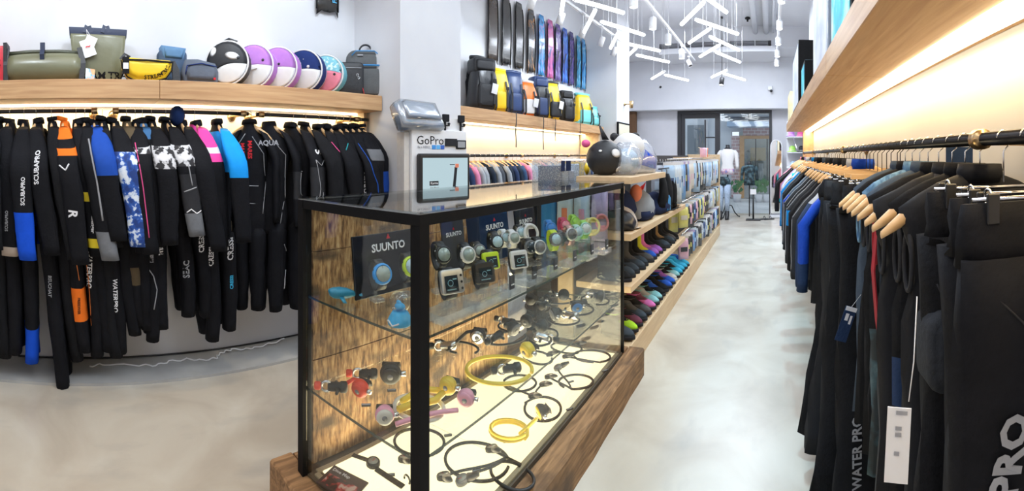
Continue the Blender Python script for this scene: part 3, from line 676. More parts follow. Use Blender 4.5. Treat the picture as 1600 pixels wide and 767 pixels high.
F_white = mat('white_fabric', (0.75, 0.74, 0.74), 0.7, var=0.05)
F_purp = mat('lilac_fabric', (0.45, 0.20, 0.58), 0.7)
F_night = mat('night_blue_fabric', (0.02, 0.04, 0.16), 0.7)
F_teal = ramp_mat('spotted_teal_fabric', [(0.60, (0.22, 0.55, 0.66)), (0.64, (0.65, 0.85, 0.90))], 45, rough=0.7, detail=0)
F_tealp = mat('teal_fabric', (0.20, 0.50, 0.60), 0.7)
F_rose = mat('rose_fabric', (0.80, 0.25, 0.33), 0.7)
F_grey = mat('grey_fabric', (0.12, 0.125, 0.13), 0.8, bump=0.2)
F_blue = mat('blue_trim', (0.03, 0.22, 0.50), 0.5)
F_navy = mat('navy_tarpaulin', (0.03, 0.06, 0.17), 0.3, bump=0.3, scale=8, bscale=12)
F_orange = mat('orange_tarpaulin', (0.90, 0.20, 0.02), 0.35)
F_pinkt = mat('pink_tarpaulin', (0.85, 0.12, 0.35), 0.35)
F_aqua = mat('aqua_tarpaulin', (0.20, 0.65, 0.66), 0.35)
ZS = 1.99; FR = pi / 2      # shelf top; rotation that turns a thing's front (-Y) to the room
def on_shelf(name, label, cat, px, X=-2.98, rz=FR, group=None, z=ZS, dz=0.0):
    p = onX(px, 120, X); return thing(name, label, cat, (X, p.y, z + dz), rz, group)
# red roll-top bag at the edge of the picture
t = on_shelf('dry_bag', 'red tarpaulin bag cut off by the left picture edge', 'bag', -16)
b = MB(); puff(b, [(-.13, 0), (.13, 0), (.125, .26), (-.125, .26)], .16, .02, .01); b.build('body', F_red, t)
b = MB(); b.box((.112, -.085, 0.02), (.137, .03, .275)); b.build('side_strap', F_black, t); lettering('S', .08, P_black, (.08, -.10, .13), (1, 0, 0), (0, 0, 1), t, 'print')
# olive duffel
t = on_shelf('duffel_bag', 'long olive green tarpaulin duffel bag with black end straps', 'bag', 70, X=-2.95)
b = MB(); rows = []
for i in range(11):
    u = -1 + 2 * i / 10; x = u * .245; k = 1 - .10 * abs(u) ** 3
    rows.append([(x, -.085 * k * (1 if s_ < 5 else 1) * cos(pi * 2 * s_ / 12) ** 1 * (1.1 - .25 * max(0, sin(2 * pi * s_ / 12))), .105 + .105 * k * sin(2 * pi * s_ / 12)) for s_ in range(12)])
b.rings(rows); b.build('body', F_olive, t)
b = MB(); b.tube([(-.25, 0, .205), (-.1, 0, .215), (.1, 0, .213), (.24, 0, .20)], [.022, .02, .02, .022], 10, flat=.8); b.build('rolled_top', mat('olive_dark', (.07, .075, .05), .4), t)
b = MB(); strap(b, [(-.25, -.03, .24), (-.262, -.06, .12), (-.25, -.075, -.04)], .03); strap(b, [(.235, -.03, .235), (.262, -.075, .12), (.25, -.085, .015)], .035); b.build('end_strap', F_black, t)
b = MB(); strap(b, [(-.01, -.07, .13), (-.012, -.085, .18), (-.012, -.02, .24)], .03); strap(b, [(-.028, -.03, .245), (.004, -.03, .245)], .05, .02, (0, 0, 1)); b.build('top_loop', F_navyt, t)
c = MB(); c.add([(.275, -.10, .005), (.335, -.105, .0), (.34, -.09, .075), (.28, -.09, .085)], [(0, 1, 2, 3)]); c.build('photo_card', ramp_mat('card_print', [(.45, (.7, .75, .8)), (.5, (.1, .45, .7)), (.58, (.8, .4, .2))], 20, rough=.5), t)
# olive tote
t = on_shelf('tote_bag', 'tall olive green tote bag with navy rim and white hang tags', 'bag', 154, X=-3.06)
poly = [(-.165, 0), (.155, 0), (.19, .345), (-.2, .36)]
b = MB(); puff(b, poly, .13, .03, .015); tb = b.build('body', F_olive, t)
b = MB(); puff(b, [(-.203, .345), (.193, .33), (.197, .385), (-.207, .405)], .10, .01); b.build('rim_band', F_navyt, t)
b = MB()
for x in (-.085, .04): strap(b, [(x - .015, -.055, .36), (x, -.05, .41), (x + .02, -.045, .405), (x + .035, -.05, .36)], .025)
b.build('handle', F_navyt, t)
lettering('STREAM TRAIL', .075, P_black, (.02, -.10, .055), (1, 0, 0), (0, 0, 1), t, 'print', tb, .003, space=.9)
for a, (x, z, w_, h_) in zip((.35, -.4), ((-.075, .24, .085, .12), (-.055, .29, .075, .06))):
    q = MB(); q.M = Matrix.Translation((x, -.105 - abs(a) * .01, z)) @ Matrix.Rotation(-a, 4, 'Y'); q.box((-w_ / 2, 0, -h_ / 2), (w_ / 2, .002, h_ / 2)); tg = q.build('hang_tag', M_tagw, t)
    q = MB(); q.tube([(x, -.108, z + h_ * .4), (-.085, -.09, .37)], .0015, 5); q.build('tag_string', M_tagw, t)
lettering('~', .06, P_red, (-.075, -.114, .25), (1, 0, .3), (-.3, 0, 1), t, 'print')
# yellow hip bag
t = on_shelf('hip_bag', 'yellow half-moon hip bag with black lettering and zip', 'bag', 228, X=-2.90)
poly = [(-.17, .14), (-.165, .09), (-.13, .03), (-.07, .0), (.05, 0), (.13, .025), (.17, .08), (.175, .14), (.16, .15), (0, .155), (-.155, .165)]
b = MB(); puff(b, poly, .08, .025, .012); hb = b.build('body', F_yel, t)
b = MB(); strap(b, [(-.165, -.046, .143), (0, -.06, .138), (.168, -.046, .132)], .012, .004, (0, 0, 1)); b.build('zip', P_black, t)
b = MB(); b.tube([(x, -.042, z) for x, z in poly[:8]], .005, 6); b.build('piping', P_black, t)
b = MB(); strap(b, [(-.17, -.01, .15), (-.14, .0, .19), (-.11, .0, .165)], .025); strap(b, [(.172, -.01, .14), (.20, -.02, .08), (.205, -.03, .0)], .05, .02); b.build('waist_strap', F_black, t)
b = MB(); b.box((-.165, -.075, .045), (-.12, -.07, .155)); b.box((-.16, -.076, .08), (-.127, -.075, .11)); tg = b.build('hang_tag', P_black, t)
b = MB(); b.box((-.16, -.078, .075), (-.125, -.0755, .115)); b.build('price_sticker', M_tagw, t)
for i, ch in enumerate('STREAMTRAIL'):
    u = i / 10; x = -.01 + .155 * sin(u * 1.45); z = .026 + .105 * (1 - cos(u * 1.35)); a = u * 1.15
    lettering(ch, .036, P_black, (x, -.08, z), (cos(a), 0, sin(a)), (-sin(a), 0, cos(a)), t, 'letter', hb, .003, bold=.02)
# small blue backpack and sling
t = on_shelf('backpack', 'small slate blue roll-top backpack behind the grey sling bag', 'backpack', 268, X=-3.08)
b = MB(); puff(b, rrect(.21, .26, .03), .12, .03, .01); b.build('body', F_slate, t)
b = MB(); puff(b, [(-.075, .19), (.075, .18), (.095, .275), (-.085, .29)], .14, .02, .01); b.build('flap', mat('light_blue_fabric', (.14, .27, .45), .8), t)
t = on_shelf('sling_bag', 'grey blue zipped sling bag beside the round orca bag', 'bag', 311, X=-2.93)
b = MB(); puff(b, [(-.12, 0), (.13, 0), (.135, .09), (.11, .15), (-.02, .175), (-.10, .17), (-.13, .08)], .10, .03, .012); b.build('body', F_slate2, t)
b = MB(); b.tube([(-.10, -.062, .12), (.0, -.068, .138), (.11, -.06, .122)], .004, 6); b.tube([(-.11, -.055, .06), (-.10, -.062, .12)], .004, 6); b.build('zip', F_night, t)
MB().box((.085, -.072, .03), (.10, -.066, .045)).build('badge', P_red, t)
# ---- round animal bags, overlapping one another
def disc_bag(label, px, X, r, upper, lower, band, split, rz, tilt=0.0, piping=None):
    t = on_shelf('round_bag', label, 'bag', px, X=X, rz=rz, group='round animal bags on the oak shelf')
    d = .11
    b = MB(); puff(b, circ(r, 28), d, .012, 0); b.build('side_band', band, t)
    b = MB(); b.torus((0, -d / 2 + .004, r), r - .006, .007, 28, 6, 'y'); b.torus((0, d / 2 - .004, r), r - .006, .006, 28, 6, 'y'); b.build('piping', piping or F_white, t)
    def cap(poly, m, name):
        b = MB(); n = len(poly); cx = sum(p[0] for p in poly) / n; cz = sum(p[1] for p in poly) / n; rs = []
        for k in (1, .8, .55, .25): rs.append([(cx + (x - cx) * k, 0, cz + (z - cz) * k) for x, z in poly])
        rs = [[(x, -d / 2 - .002 - .028 * max(0, 1 - ((x * x + (z - r) ** 2) / (r * r))), z) for x, y, z in q] for q in rs]
        b.rings(rs, True).build(name, m, t)
    rr = r - .012; arc = lambda a0, a1, n=14: [(rr * cos(a0 + (a1 - a0) * i / n), r + rr * sin(a0 + (a1 - a0) * i / n)) for i in range(n + 1)]
    a = split
    cut = [(rr * cos(pi + a) + (rr * cos(-a * .2) - rr * cos(pi + a)) * u, r + rr * sin(pi + a) * (1 - u) + rr * sin(-a * .2) * u + .03 * sin(u * pi) * (1 if a else 0)) for u in [i / 6 for i in range(1, 6)]]
    cap(arc(-a * .2, pi + a) + cut, upper, 'upper_face'); cap(arc(pi + a, 2 * pi - a * .2) + cut[::-1], lower, 'lower_face')
    return t, d, r
def spotted(t, d, r, x, z, rx, rz_, m, name, ang=0.0):
    b = MB(); pts = []
    for i in range(16):
        a = 2 * pi * i / 16; u, v = rx * cos(a), rz_ * sin(a); pts.append((x + u * cos(ang) - v * sin(ang), z + u * sin(ang) + v * cos(ang)))
    f = lambda q, o=0: [(px_, -d / 2 - .004 - o - .028 * max(0, 1 - ((px_ * px_ + (pz - r) ** 2) / (r * r))), pz) for px_, pz in q]
    b.rings([f(pts), f([(x + (p[0] - x) * .5, z + (p[1] - z) * .5) for p in pts], .001)]); b.build(name, m, t)
t, d, r = disc_bag('round black and white orca bag with a white eye patch', 357, -2.93, .158, F_black, F_white, F_black, .55, FR - radians(32))
spotted(t, d, r, .045, .20, .052, .026, F_white, 'eye_patch', -.25); spotted(t, d, r, -.095, .235, .022, .036, F_white, 'fin_patch', -.3); spotted(t, d, r, .085, .185, .012, .010, F_black, 'eye')
b = MB(); strap(b, [(-.05, 0, .312), (0, .01, .335), (.06, 0, .31)], .03); b.build('handle', F_black, t)
t, d, r = disc_bag('round lilac and white dolphin bag next to the orca bag', 398, -3.0, .165, F_purp, F_white, F_purp, .3, FR - radians(42))
spotted(t, d, r, .09, .20, .010, .010, F_black, 'eye'); b = MB(); b.tube([(-.03, 0, .30), (0, 0, .325), (.04, 0, .30)], .006, 6); b.build('handle', F_slate, t)
b = MB(); puff(b, [(-.05, .12), (.05, .14), (-.03, .18)], .02, .006, y=-.09); b.build('flipper', F_white, t)
t, d, r = disc_bag('round lilac and white dolphin bag next to the night blue bag', 436, -3.0, .165, F_purp, F_white, F_purp, .3, FR - radians(46))
spotted(t, d, r, .03, .19, .010, .010, F_black, 'eye'); b = MB(); b.tube([(-.03, 0, .30), (0, 0, .325), (.04, 0, .30)], .006, 6); b.build('handle', F_slate, t)
t, d, r = disc_bag('round night blue and white spotted whale bag', 476, -3.0, .167, F_night, F_white, F_night, .25, FR - radians(50))
spotted(t, d, r, .06, .19, .012, .012, F_white, 'eye'); b = MB(); b.tube([(-.05, 0, .27), (-.03, 0, .33), (.01, 0, .325), (.03, 0, .28)], .006, 6); b.build('handle', F_slate, t)
for x, z in ((-.06, .24), (-.02, .26), (-.08, .21), (0, .22), (.02, .25), (-.04, .20)): spotted(t, d, r, x, z, .004, .004, F_white, 'white_spot')
t, d, r = disc_bag('round spotted teal bag with a rose pink lower half', 511, -3.0, .158, F_teal, F_rose, F_tealp, .05, FR - radians(52))
spotted(t, d, r, .09, .15, .010, .010, F_black, 'eye'); b = MB(); b.tube([(-.0, 0, .25), (.03, 0, .30), (.06, 0, .30), (.06, 0, .25)], .006, 6); b.build('handle', F_tealp, t)
t = on_shelf('laptop_bag', 'upright black laptop bag leaning against the grey backpack', 'bag', 545, X=-2.93, rz=FR - radians(30)); t.scale = (1.1, 1, 1.15)
b = MB(); puff(b, rrect(.22, .235, .03), .07, .02, .006); b.build('body', F_black, t)
b = MB(); b.tube([(-.09, -.045, .19), (.09, -.045, .19)], .003, 5); b.build('zip', P_grey, t)
b = MB(); b.tube([(.10, -.04, .05), (.115, -.05, -.01), (.113, -.06, -.05)], .002, 5); b.build('zip_cord', P_red, t)
b = MB(); b.torus((.06, -.05, .14), .008, .0015, 10, 5, 'y'); b.torus((.07, -.05, .12), .008, .0015, 10, 5, 'y'); b.build('zip_ring', M_chrome, t)
t = on_shelf('backpack', 'grey backpack with blue trim at the end of the shelf by the white column', 'backpack', 571, X=-2.98, rz=FR - radians(34)); t.scale = (1.18, 1.0, 1.28)
b = MB(); puff(b, rrect(.285, .315, .07), .13, .04, .01); b.build('body', F_grey, t)
b = MB(); puff(b, rrect(.23, .17, .03, z0=.015), .05, .015, .008, y=-.075); b.build('front_pocket', F_grey, t)
b = MB(); b.tube([(-.11, -.10, .205), (.11, -.10, .205)], .006, 6); b.tube([(-.10, -.085, .27), (-.07, -.085, .30), (.06, -.085, .30), (.115, -.08, .26), (.125, -.08, .12)], .004, 6); b.torus((-.09, -.11, .09), .055, .008, 18, 6, 'y', -1.4, 1.4); b.build('blue_trim', F_blue, t)
b = MB(); b.torus((0, 0, .31), .045, .007, 12, 6, 'y', 0.1, pi - .1); b.build('handle', F_black, t)
MB().box((-.06, -.084, .268), (-.02, -.079, .278)).build('name_label', P_grey, t)
# ---- long fin blades on the left wall
FIN1 = mat('carbon_blade', (0.03, 0.028, 0.026), 0.22, var=0.3, scale=40, coat=0.5)
def finmat(i, a, b_, c): return ramp_mat('fin_print_%s' % 'abcdefghijkl'[i], [(0.34, a), (0.50, b_), (0.66, c)], 3.2, (2, 2, 1), rough=0.25, detail=5, dist=1.4, coat=0.5)
def blade(label, Y, m, w=.215, h=.86, words=None, wm=None, z=2.67, bend=0.02):
    t = thing('fin_blade', label, 'fin blade', (-3.16, Y, z), FR, 'long freediving fin blades on the left wall')
    b = MB(); n = 12; g = []
    for k in range(n + 1):
        u = k / n; zz = h * u; ww = w * (1 - .06 * u) if u < .8 else w * (.952 - 2.9 * (u - .8) ** 1.35)
        yy = -bend * sin(u * pi) * .6 - .01
        g.append((zz, max(ww, .02), yy))
    rs = []
    for k, (zz, ww, yy) in enumerate(g):
        row = []
        for j in range(9):
            v = -1 + 2 * j / 8; dz = (.018 * cos(v * 2 * pi * 1.5) - .03 * abs(v) ** 3) if k == 0 else 0; row.append((v * ww / 2, yy, zz + dz))
        rs.append(row + [(x, y + .006, z_) for x, y, z_ in row[::-1]])
    b.rings(rs).build('blade', m, t)
    r_ = MB()
    for s_ in (-1, 1): r_.tube([(s_ * ww / 2, yy, zz) for zz, ww, yy in g[:-1]], .006, 6)
    r_.build('rail_edge', P_black, t)
    MB().box((-.03, -.02, h * .55), (.03, .008, h * .6)).build('wall_clip', M_white, t)
    if words: lettering(words, .06, wm, (.065, -.022, .13), (0, 0, 1), (-1, 0, 0), t, 'print', bold=.03)
    return t
blade('black long fin blade with blue lettering, alone on the wall above the oak shelf', 1.95, FIN1, words='FREE', wm=mat('print_sky', (.10, .45, .75), .5), z=2.735)
fins = [(769, 'brown black carbon fin blade, leftmost of the row on the wall', mat('brown_carbon', (.055, .04, .03), .25, coat=.5)), (790, 'plain black glossy fin blade, second of the row', FIN1),
        (810, 'plain black glossy fin blade, third of the row', FIN1), (829, 'black fin blade with a small orange flame near its foot', finmat(3, (.02, .02, .02), (.03, .03, .03), (.8, .35, .1))),
        (845, 'fin blade printed with a blue and pink nebula', finmat(4, (.02, .04, .15), (.05, .35, .75), (.75, .15, .35))), (859, 'fin blade printed with a pink and violet nebula', finmat(5, (.03, .05, .25), (.65, .12, .35), (.45, .3, .75))),
        (871, 'dark fin blade with a violet and white swirl', finmat(6, (.02, .02, .03), (.15, .08, .35), (.55, .6, .8))), (882, 'fin blade printed deep blue with bright blue clouds', finmat(7, (.01, .02, .08), (.03, .12, .6), (.1, .5, .85))),
        (892, 'dark indigo fin blade with a faint star print', finmat(8, (.01, .01, .04), (.04, .03, .2), (.35, .15, .45))), (903, 'fin blade printed with turquoise water', finmat(9, (.01, .06, .14), (.02, .3, .55), (.5, .8, .9))),
        (911, 'light blue fin blade, next to the last of the row', finmat(10, (.02, .1, .35), (.05, .35, .7), (.6, .8, .9)))]
for i, (px, lb, m) in enumerate(fins):
    blade(lb, onX(px, 60, -3.16).y, m, w=.20 if i < 8 else .18)
D_BK = mat('buckle_black', (.01, .01, .012), .4)
# ---- backpacks on the second shelf
def pack(label, px, w, h, d, m, m2=None, rz=FR, X=-2.98, kind=0, tag_=False, dangle=0.0, straps=True, flap=None, group='backpacks on the second oak shelf'):
    h *= 1.2; rz -= .45
    t = on_shelf('backpack', label, 'backpack', px, X=X, rz=rz, group=group)
    b = MB(); rows = []; n = 9
    for k in range(n + 1):
        u = k / n; s_ = (1 - .25 * max(0, u - .6) / .4) * (.86 if k == 0 else 1); dd = d * (1 - .45 * max(0, u - .55) / .45) * (.9 if k == 0 else 1)
        rows.append(erow(.01 * sin(u * 5 + px), -.03 * sin(u * pi) * .6, h * u, w / 2 * s_, dd / 2, 16, px, .02, k, e=.55))
    b.rings(rows).build('body', m, t)
    if kind == 0:                               # rolled top with buckle
        b = MB(); b.tube([(-w * .40, 0, h + .01), (0, 0, h + .02), (w * .40, 0, h + .01)], d * .20, 8, flat=.7); b.build('rolled_top', m2 or m, t)
        b = MB(); strap(b, [(-w * .42, 0, h + .02), (-w * .47, -.02, h * .75)], .02); strap(b, [(w * .42, 0, h + .02), (w * .47, -.02, h * .75)], .02); b.build('side_strap', F_black, t)
    else:
        b = MB(); puff(b, [(x * .9, z) for x, z in rrect(w, h * .3, .04, z0=h * .72)], d * .85, .03, .01); b.build('top_lid', m2 or m, t)
    for s_ in (-1, 1):
        b = MB(); strap(b, [(s_ * w * .27, -d / 2 - .002, h * .74), (s_ * w * .27, -d / 2 - .040, h * .52), (s_ * w * .27, -d / 2 - .040, h * .12), (s_ * w * .27, -d / 2 - .01, h * .03)], .022, .004); b.build('compression_strap', F_black, t)
    b = MB(); b.box((w * .27 - .02, -d / 2 - .052, h * .52), (w * .27 + .02, -d / 2 - .040, h * .60), .003); b.build('buckle', D_BK, t)
    b = MB(); puff(b, rrect(w * .7, h * .42, .03, z0=h * .08), .04, .014, .006, y=-d / 2 - .012); b.build('front_pocket', m2 or m, t)
    if straps:
        for s_ in (-1, 1):
            b = MB(); strap(b, [(s_ * w * .2, d / 2 - .01, h * .92), (s_ * w * .34, d / 2 + .03, h * .6), (s_ * w * .3, d / 2 + .02, h * .15)], .045, .012); b.build('shoulder_strap', F_black, t)
    if dangle:
        b = MB(); b.M = Matrix.Rotation(.45, 4, 'Z'); b_ = []
        for q in range(8): b_.append((w * .25 + .006 * sin(q * 1.4), -.225 - .004 * sin(q), .004 - dangle * (q / 7)))
        strap(b, [(w * .25, -d / 2, .03), (w * .25, -.20, .006)] + b_, .018, .003); b.build('hanging_strap', F_black, t)
    if tag_:
        q = MB(); q.M = Matrix.Translation((w * .28, -d / 2 - .055, h * .45)) @ Matrix.Rotation(.2, 4, 'Y'); q.box((-.035, 0, -.08), (.035, .002, .03)); q.build('hang_tag', M_tagw, t)
    return t
pack('tall black pack half hidden by the white column', 745, .20, .50, .18, F_tarp, X=-3.06)
pack('big black tarpaulin backpack with a white hang tag', 752, .30, .47, .24, F_tarp, F_black, kind=1, tag_=True, X=-2.96)
pack('yellow backpack with black straps, nearest of the yellow ones to the white column', 776, .26, .40, .18, F_yel, F_yel, kind=0, dangle=.40, X=-2.95)
pack('navy blue tarpaulin backpack next to the orange one', 800, .27, .42, .20, F_navy, F_navy, X=-2.96)
pack('orange and white backpack between the navy and the clear topped black ones', 821, .26, .36, .18, F_orange, F_white, tag_=True, dangle=.42, X=-2.95)
pack('black blue backpack with a glossy cover, right of the orange one', 841, .27, .46, .20, F_tarp, F_navy, kind=1, X=-2.97, dangle=.30)
pack('yellow and black backpack with a white tag, second yellow one from the white column', 861, .26, .43, .20, F_yel, F_tarp, tag_=True, X=-2.95)
pack('slim black backpack leaning beside the yellow and aqua bag', 882, .26, .38, .20, F_tarp, F_black, kind=1, X=-2.93, dangle=.36)
t = pack('yellow backpack with an aqua lower half', 909, .34, .40, .20, F_yel, F_aqua, kind=0, X=-2.95)
b = MB(); rows = [erow(0, -.005, z, .176, .106, 16, 909, .02, k, e=.55) for k, z in enumerate((.004, .05, .11, .16))]; b.rings(rows).build('lower_half', F_aqua, t)
pack('aqua backpack at the far end of the shelf', 925, .24, .26, .16, F_aqua, F_aqua, X=-2.93)
pack('pink backpack, last on the shelf before the far column', 933, .26, .38, .18, F_pinkt, F_pinkt, X=-3.0)
# ================================================================== display case
def bar(b, p, q, w, h, up=(0, 0, 1)):
    """square bar from p to q, w across, h along up"""
    p, q, up = Vector(p), Vector(q), Vector(up); d = (q - p).normalized(); s_ = d.cross(up).normalized() * w / 2; u = s_.cross(d).normalized() * h / 2
    vs = []
    for o in (p, q): vs += [o + s_ + u, o - s_ + u, o - s_ - u, o + s_ - u]
    return b.add(vs, [(0, 1, 2, 3), (7, 6, 5, 4), (0, 4, 5, 1), (1, 5, 6, 2), (2, 6, 7, 3), (3, 7, 4, 0)], False)
CA, CB, CC, CD = Vector((-1.605, .848, 0)), Vector((-.958, .922, 0)), Vector((-.958, 2.751, 0)), Vector((-1.62, 2.70, 0))   # near left, near right, far right, far left
def cu(u, v, z, inset=0.0):
    """point inside the case: u across (0 back .. 1 aisle), v along (0 near .. 1 far)"""
    p = CA.lerp(CB, u).lerp(CD.lerp(CC, u), v); return Vector((p.x, p.y, z))
ZT = 1.318; ZB = 0.19
case = thing('display_case', 'glass display case with black frame on a rough timber base', 'display case', (-1.28, 1.81, 0)); CO = Vector(case.location)
Z = lambda z: Vector((0, 0, z))
def cpart(b, name, m, **k): b.M = None; b.v = [tuple(Vector(p) - CO) for p in b.v]; return b.build(name, m, case, **k)
# timber base beams
BA, BB, BC, BD = Vector((-1.72, .772, 0)), Vector((-.849, .812, 0)), Vector((-.849, 2.85, 0)), Vector((-1.72, 2.80, 0))
def beam(p, q, w, zt=.185):
    b = MB(); d = (q - p).normalized(); s_ = d.cross(Vector((0, 0, 1))); n = 14; rs = []
    for i in range(n + 1):
        o = p.lerp(q, i / n); j = lambda a: .0025 * sin(i * 2.3 + a * 5 + w * 30)
        rs.append([o + s_ * (w / 2 + j(1)) + Z(.0), o + s_ * (w / 2 + j(2)) + Z(zt - .008), o + s_ * (w / 2 - .008) + Z(zt + j(3) * .4), o - s_ * (w / 2 - .008) + Z(zt + j(4) * .4), o - s_ * (w / 2 + j(5)) + Z(zt - .008), o - s_ * (w / 2) + Z(0)])
    b.rings(rs, smooth=False); return cpart(b, 'base_beam', M_timber)
beam(Vector((BB.x - .055, BB.y, 0)), Vector((BC.x - .055, BC.y, 0)), .11)
beam(Vector((BA.x, BA.y + .055, 0)), Vector((BB.x - .112, BB.y + .053, 0)), .11)
beam(Vector((BD.x, BD.y - .055, 0)), Vector((BC.x - .112, BC.y - .055, 0)), .11)
beam(Vector((BA.x + .055, BA.y + .112, 0)), Vector((BD.x + .055, BD.y - .112, 0)), .11)
# frame
for p, w in ((CA, .042), (CB, .042), (CC, .018), (CD, .018)):
    q = Vector(p); q.x += .5 * w * (1 if p.x < -1.3 else -1); q.y += .5 * w * (1 if p.y < 1.5 else -1)
    b = MB(); bar(b, q + Z(ZB - .004), q + Z(ZT - .034), w, w, (1, 0, 0)); cpart(b, 'post', M_black)
for p, q in ((CA, CB), (CB, CC), (CC, CD), (CD, CA)):
    c = (CA + CC) / 2; m_ = (p + q) / 2; inn = (c - m_); inn = (inn - (q - p).normalized() * inn.dot((q - p).normalized())).normalized()
    d = (q - p).normalized() * .0
    b = MB(); bar(b, p + inn * .018 + Z(ZT - .018), q + inn * .018 + Z(ZT - .018), .036, .034); cpart(b, 'top_rail', M_black)
    b = MB(); bar(b, p + inn * .018 + Z(ZT + .0012), q + inn * .018 + Z(ZT + .0012), .036, .002); cpart(b, 'edge_trim', mat('brushed_edge', (.35, .36, .38), .3, .6))
M_cglass = glassy('case_glass', (0.95, 0.97, 0.965), 0.05)
M_tglass = glassy('case_top_glass', (0.90, 0.93, 0.93), 0.14)
b = MB(); b.rings([[cu(0, 0, ZT + .003), cu(1, 0, ZT + .003), cu(1, 1, ZT + .003), cu(0, 1, ZT + .003)], [cu(0, 0, ZT + .009), cu(1, 0, ZT + .009), cu(1, 1, ZT + .009), cu(0, 1, ZT + .009)]], smooth=False); cpart(b, 'top_glass', M_tglass)
i_ = .012
for a, c, nm in (((1, .03), (1, .995), 'front_glass'), ((.07, 0), (.93, 0), 'end_glass'), ((.03, 1), (.97, 1), 'end_glass')):
    p, q = cu(*a, 0), cu(*c, 0); n_ = Vector((-i_, 0, 0)) if nm == 'front_glass' else Vector((0, i_ * (1 if a[1] == 0 else -1), 0))
    b = MB(); bar(b, p + n_ + Z((ZB + ZT - .034) / 2), q + n_ + Z((ZB + ZT - .034) / 2), .005, ZT - .034 - ZB); cpart(b, nm, M_cglass)
M_edge = mat('glass_edge_green', (.04, .07, .065), .2, alpha=.75)
for z, u0 in ((.92, .03), (.54, .03)):
    b = MB(); P = [(.04, .012), (.965, .012), (.965, .985), (.04, .985)]
    b.rings([[cu(u, v, z - .004) for u, v in P], [cu(u, v, z + .004) for u, v in P]], smooth=False); cpart(b, 'glass_shelf', M_cglass)
    b = MB()
    for k in range(3): bar(b, cu(*P[k], z), cu(*P[k + 1], z), .003, .008)
    cpart(b, 'shelf_edge', M_edge)
# sawn planks forming the back
for (z0_, z1_), ys in zip(((.20, .633), (.638, 1.091), (1.096, 1.280)), ((.60,), (.48, .74), (.66,))):
    cuts = [0.035] + list(ys) + [.80]
    for a, c in zip(cuts[:-1], cuts[1:]):
        p, q = cu(0, a + .001, 0), cu(0, c - .001, 0); off = Vector((.004 + R.uniform(0, .004), 0, 0)); b = MB(); bar(b, p + off + Z((z0_ + z1_) / 2), q + off + Z((z0_ + z1_) / 2), .018, z1_ - z0_); o = cpart(b, 'plank', M_sawn)
# lit bottom
b = MB(); b.rings([[cu(u, v, .150) for u, v in ((.0, .01), (.99, .01), (.99, .99), (0, .99))], [cu(u, v, .192) for u, v in ((.0, .01), (.99, .01), (.99, .99), (0, .99))]], smooth=False); cpart(b, 'bottom_board', mat('case_bottom', (.10, .08, .06), .5))
for a, c in (((.085, .03), (.085, .97)), ((.955, .03), (.955, .97)), ((.1, .025), (.94, .025)), ((.1, .975), (.94, .975))):
    b = MB(); bar(b, cu(*a, .196), cu(*c, .196), .022, .007); cpart(b, 'panel_border', mat('beige_strip', (.45, .38, .27), .5))
M_panel = emis('backlit_panel', (1.0, .85, .50), 1.9)
for a, c in ((.04, .345), (.35, .655), (.66, .965)):
    b = MB(); P = [(.105, a), (.935, a), (.935, c), (.105, c)]; b.rings([[cu(u, v, .193) for u, v in P], [cu(u, v, .199) for u, v in P]], smooth=False); cpart(b, 'light_panel', M_panel)
# ------------------------------------------------------------------ cards with the lettering
M_acr = glassy('acrylic', (.93, .95, .97), .09, .05, haze=.10)
K_card = mat('display_card_black', (.012, .013, .018), .25); K_card2 = mat('display_card_grey', (.045, .047, .055), .35); K_cardn = mat('display_card_navy', (.012, .03, .08), .2)
SH1 = .925; SH2 = .545; SH0 = .200
def card(label, y, w, h, m, tz, ts, X=-1.40, z=SH1, depth=.012, tri=True, lean=.12):
    t = thing('display_card', label, 'display card', (X, y, z), rot=(-lean, 0, FR), group='brand cards in the display case')
    MB().box((-w / 2, 0, 0), (w / 2, depth, h), .002).build('panel', m, t)
    lettering('SUUNTO', ts, P_white, (0, 0, tz), (1, 0, 0), (0, 0, 1), t, 'lettering', bold=.03)
    if tri: MB().prism([(-ts * .22, tz + ts * .75), (ts * .22, tz + ts * .75), (0, tz + ts * 1.2)], -.003, -.001).build('red_triangle', P_red, t)
    return t
card('large black display card with white lettering behind the blue ringed dive computer', 1.185, .37, .25, K_card, .19, .045)
card('narrow grey display card with white lettering behind the silver square dive computer', 1.60, .16, .26, K_card2, .19, .028)
card('navy sided black display card behind the white wrist watches', 1.94, .27, .27, K_cardn, .185, .040, depth=.09)
card('farthest black display card, partly reflected by the glass', 2.26, .22, .25, K_card, .175, .036)
# ------------------------------------------------------------------ wrist instruments
D_face = mat('lcd_face', (.33, .40, .38), .15, var=.2, scale=80); D_dark = mat('dark_lcd', (.02, .03, .04), .1); D_lightb = mat('pale_blue_face', (.45, .62, .72), .15)
D_silver = mat('silver_case', (.55, .56, .58), .3, .6); D_blk = mat('rubber_black', (.015, .015, .017), .45); D_wht = mat('rubber_white', (.75, .75, .77), .4)
D_blue = mat('case_blue', (.02, .30, .80), .3); D_lime = mat('lime_case', (.55, .75, .03), .35); D_pink = mat('rubber_pink', (.85, .30, .38), .4); D_yel = mat('rubber_pale_yellow', (.80, .72, .25), .4)
D_aqua = mat('rubber_aqua', (.45, .72, .62), .4); D_red = mat('rubber_crimson', (.55, .06, .14), .4); D_greyb = mat('rubber_grey', (.16, .16, .17), .4); D_cblue = mat('rubber_cobalt', (.03, .20, .60), .4); D_green = mat('rubber_green', (.35, .68, .10), .4)
D_rose = mat('rose_steel', (.55, .33, .32), .3, .5)
G_wrist = 'wrist instruments in the display case'
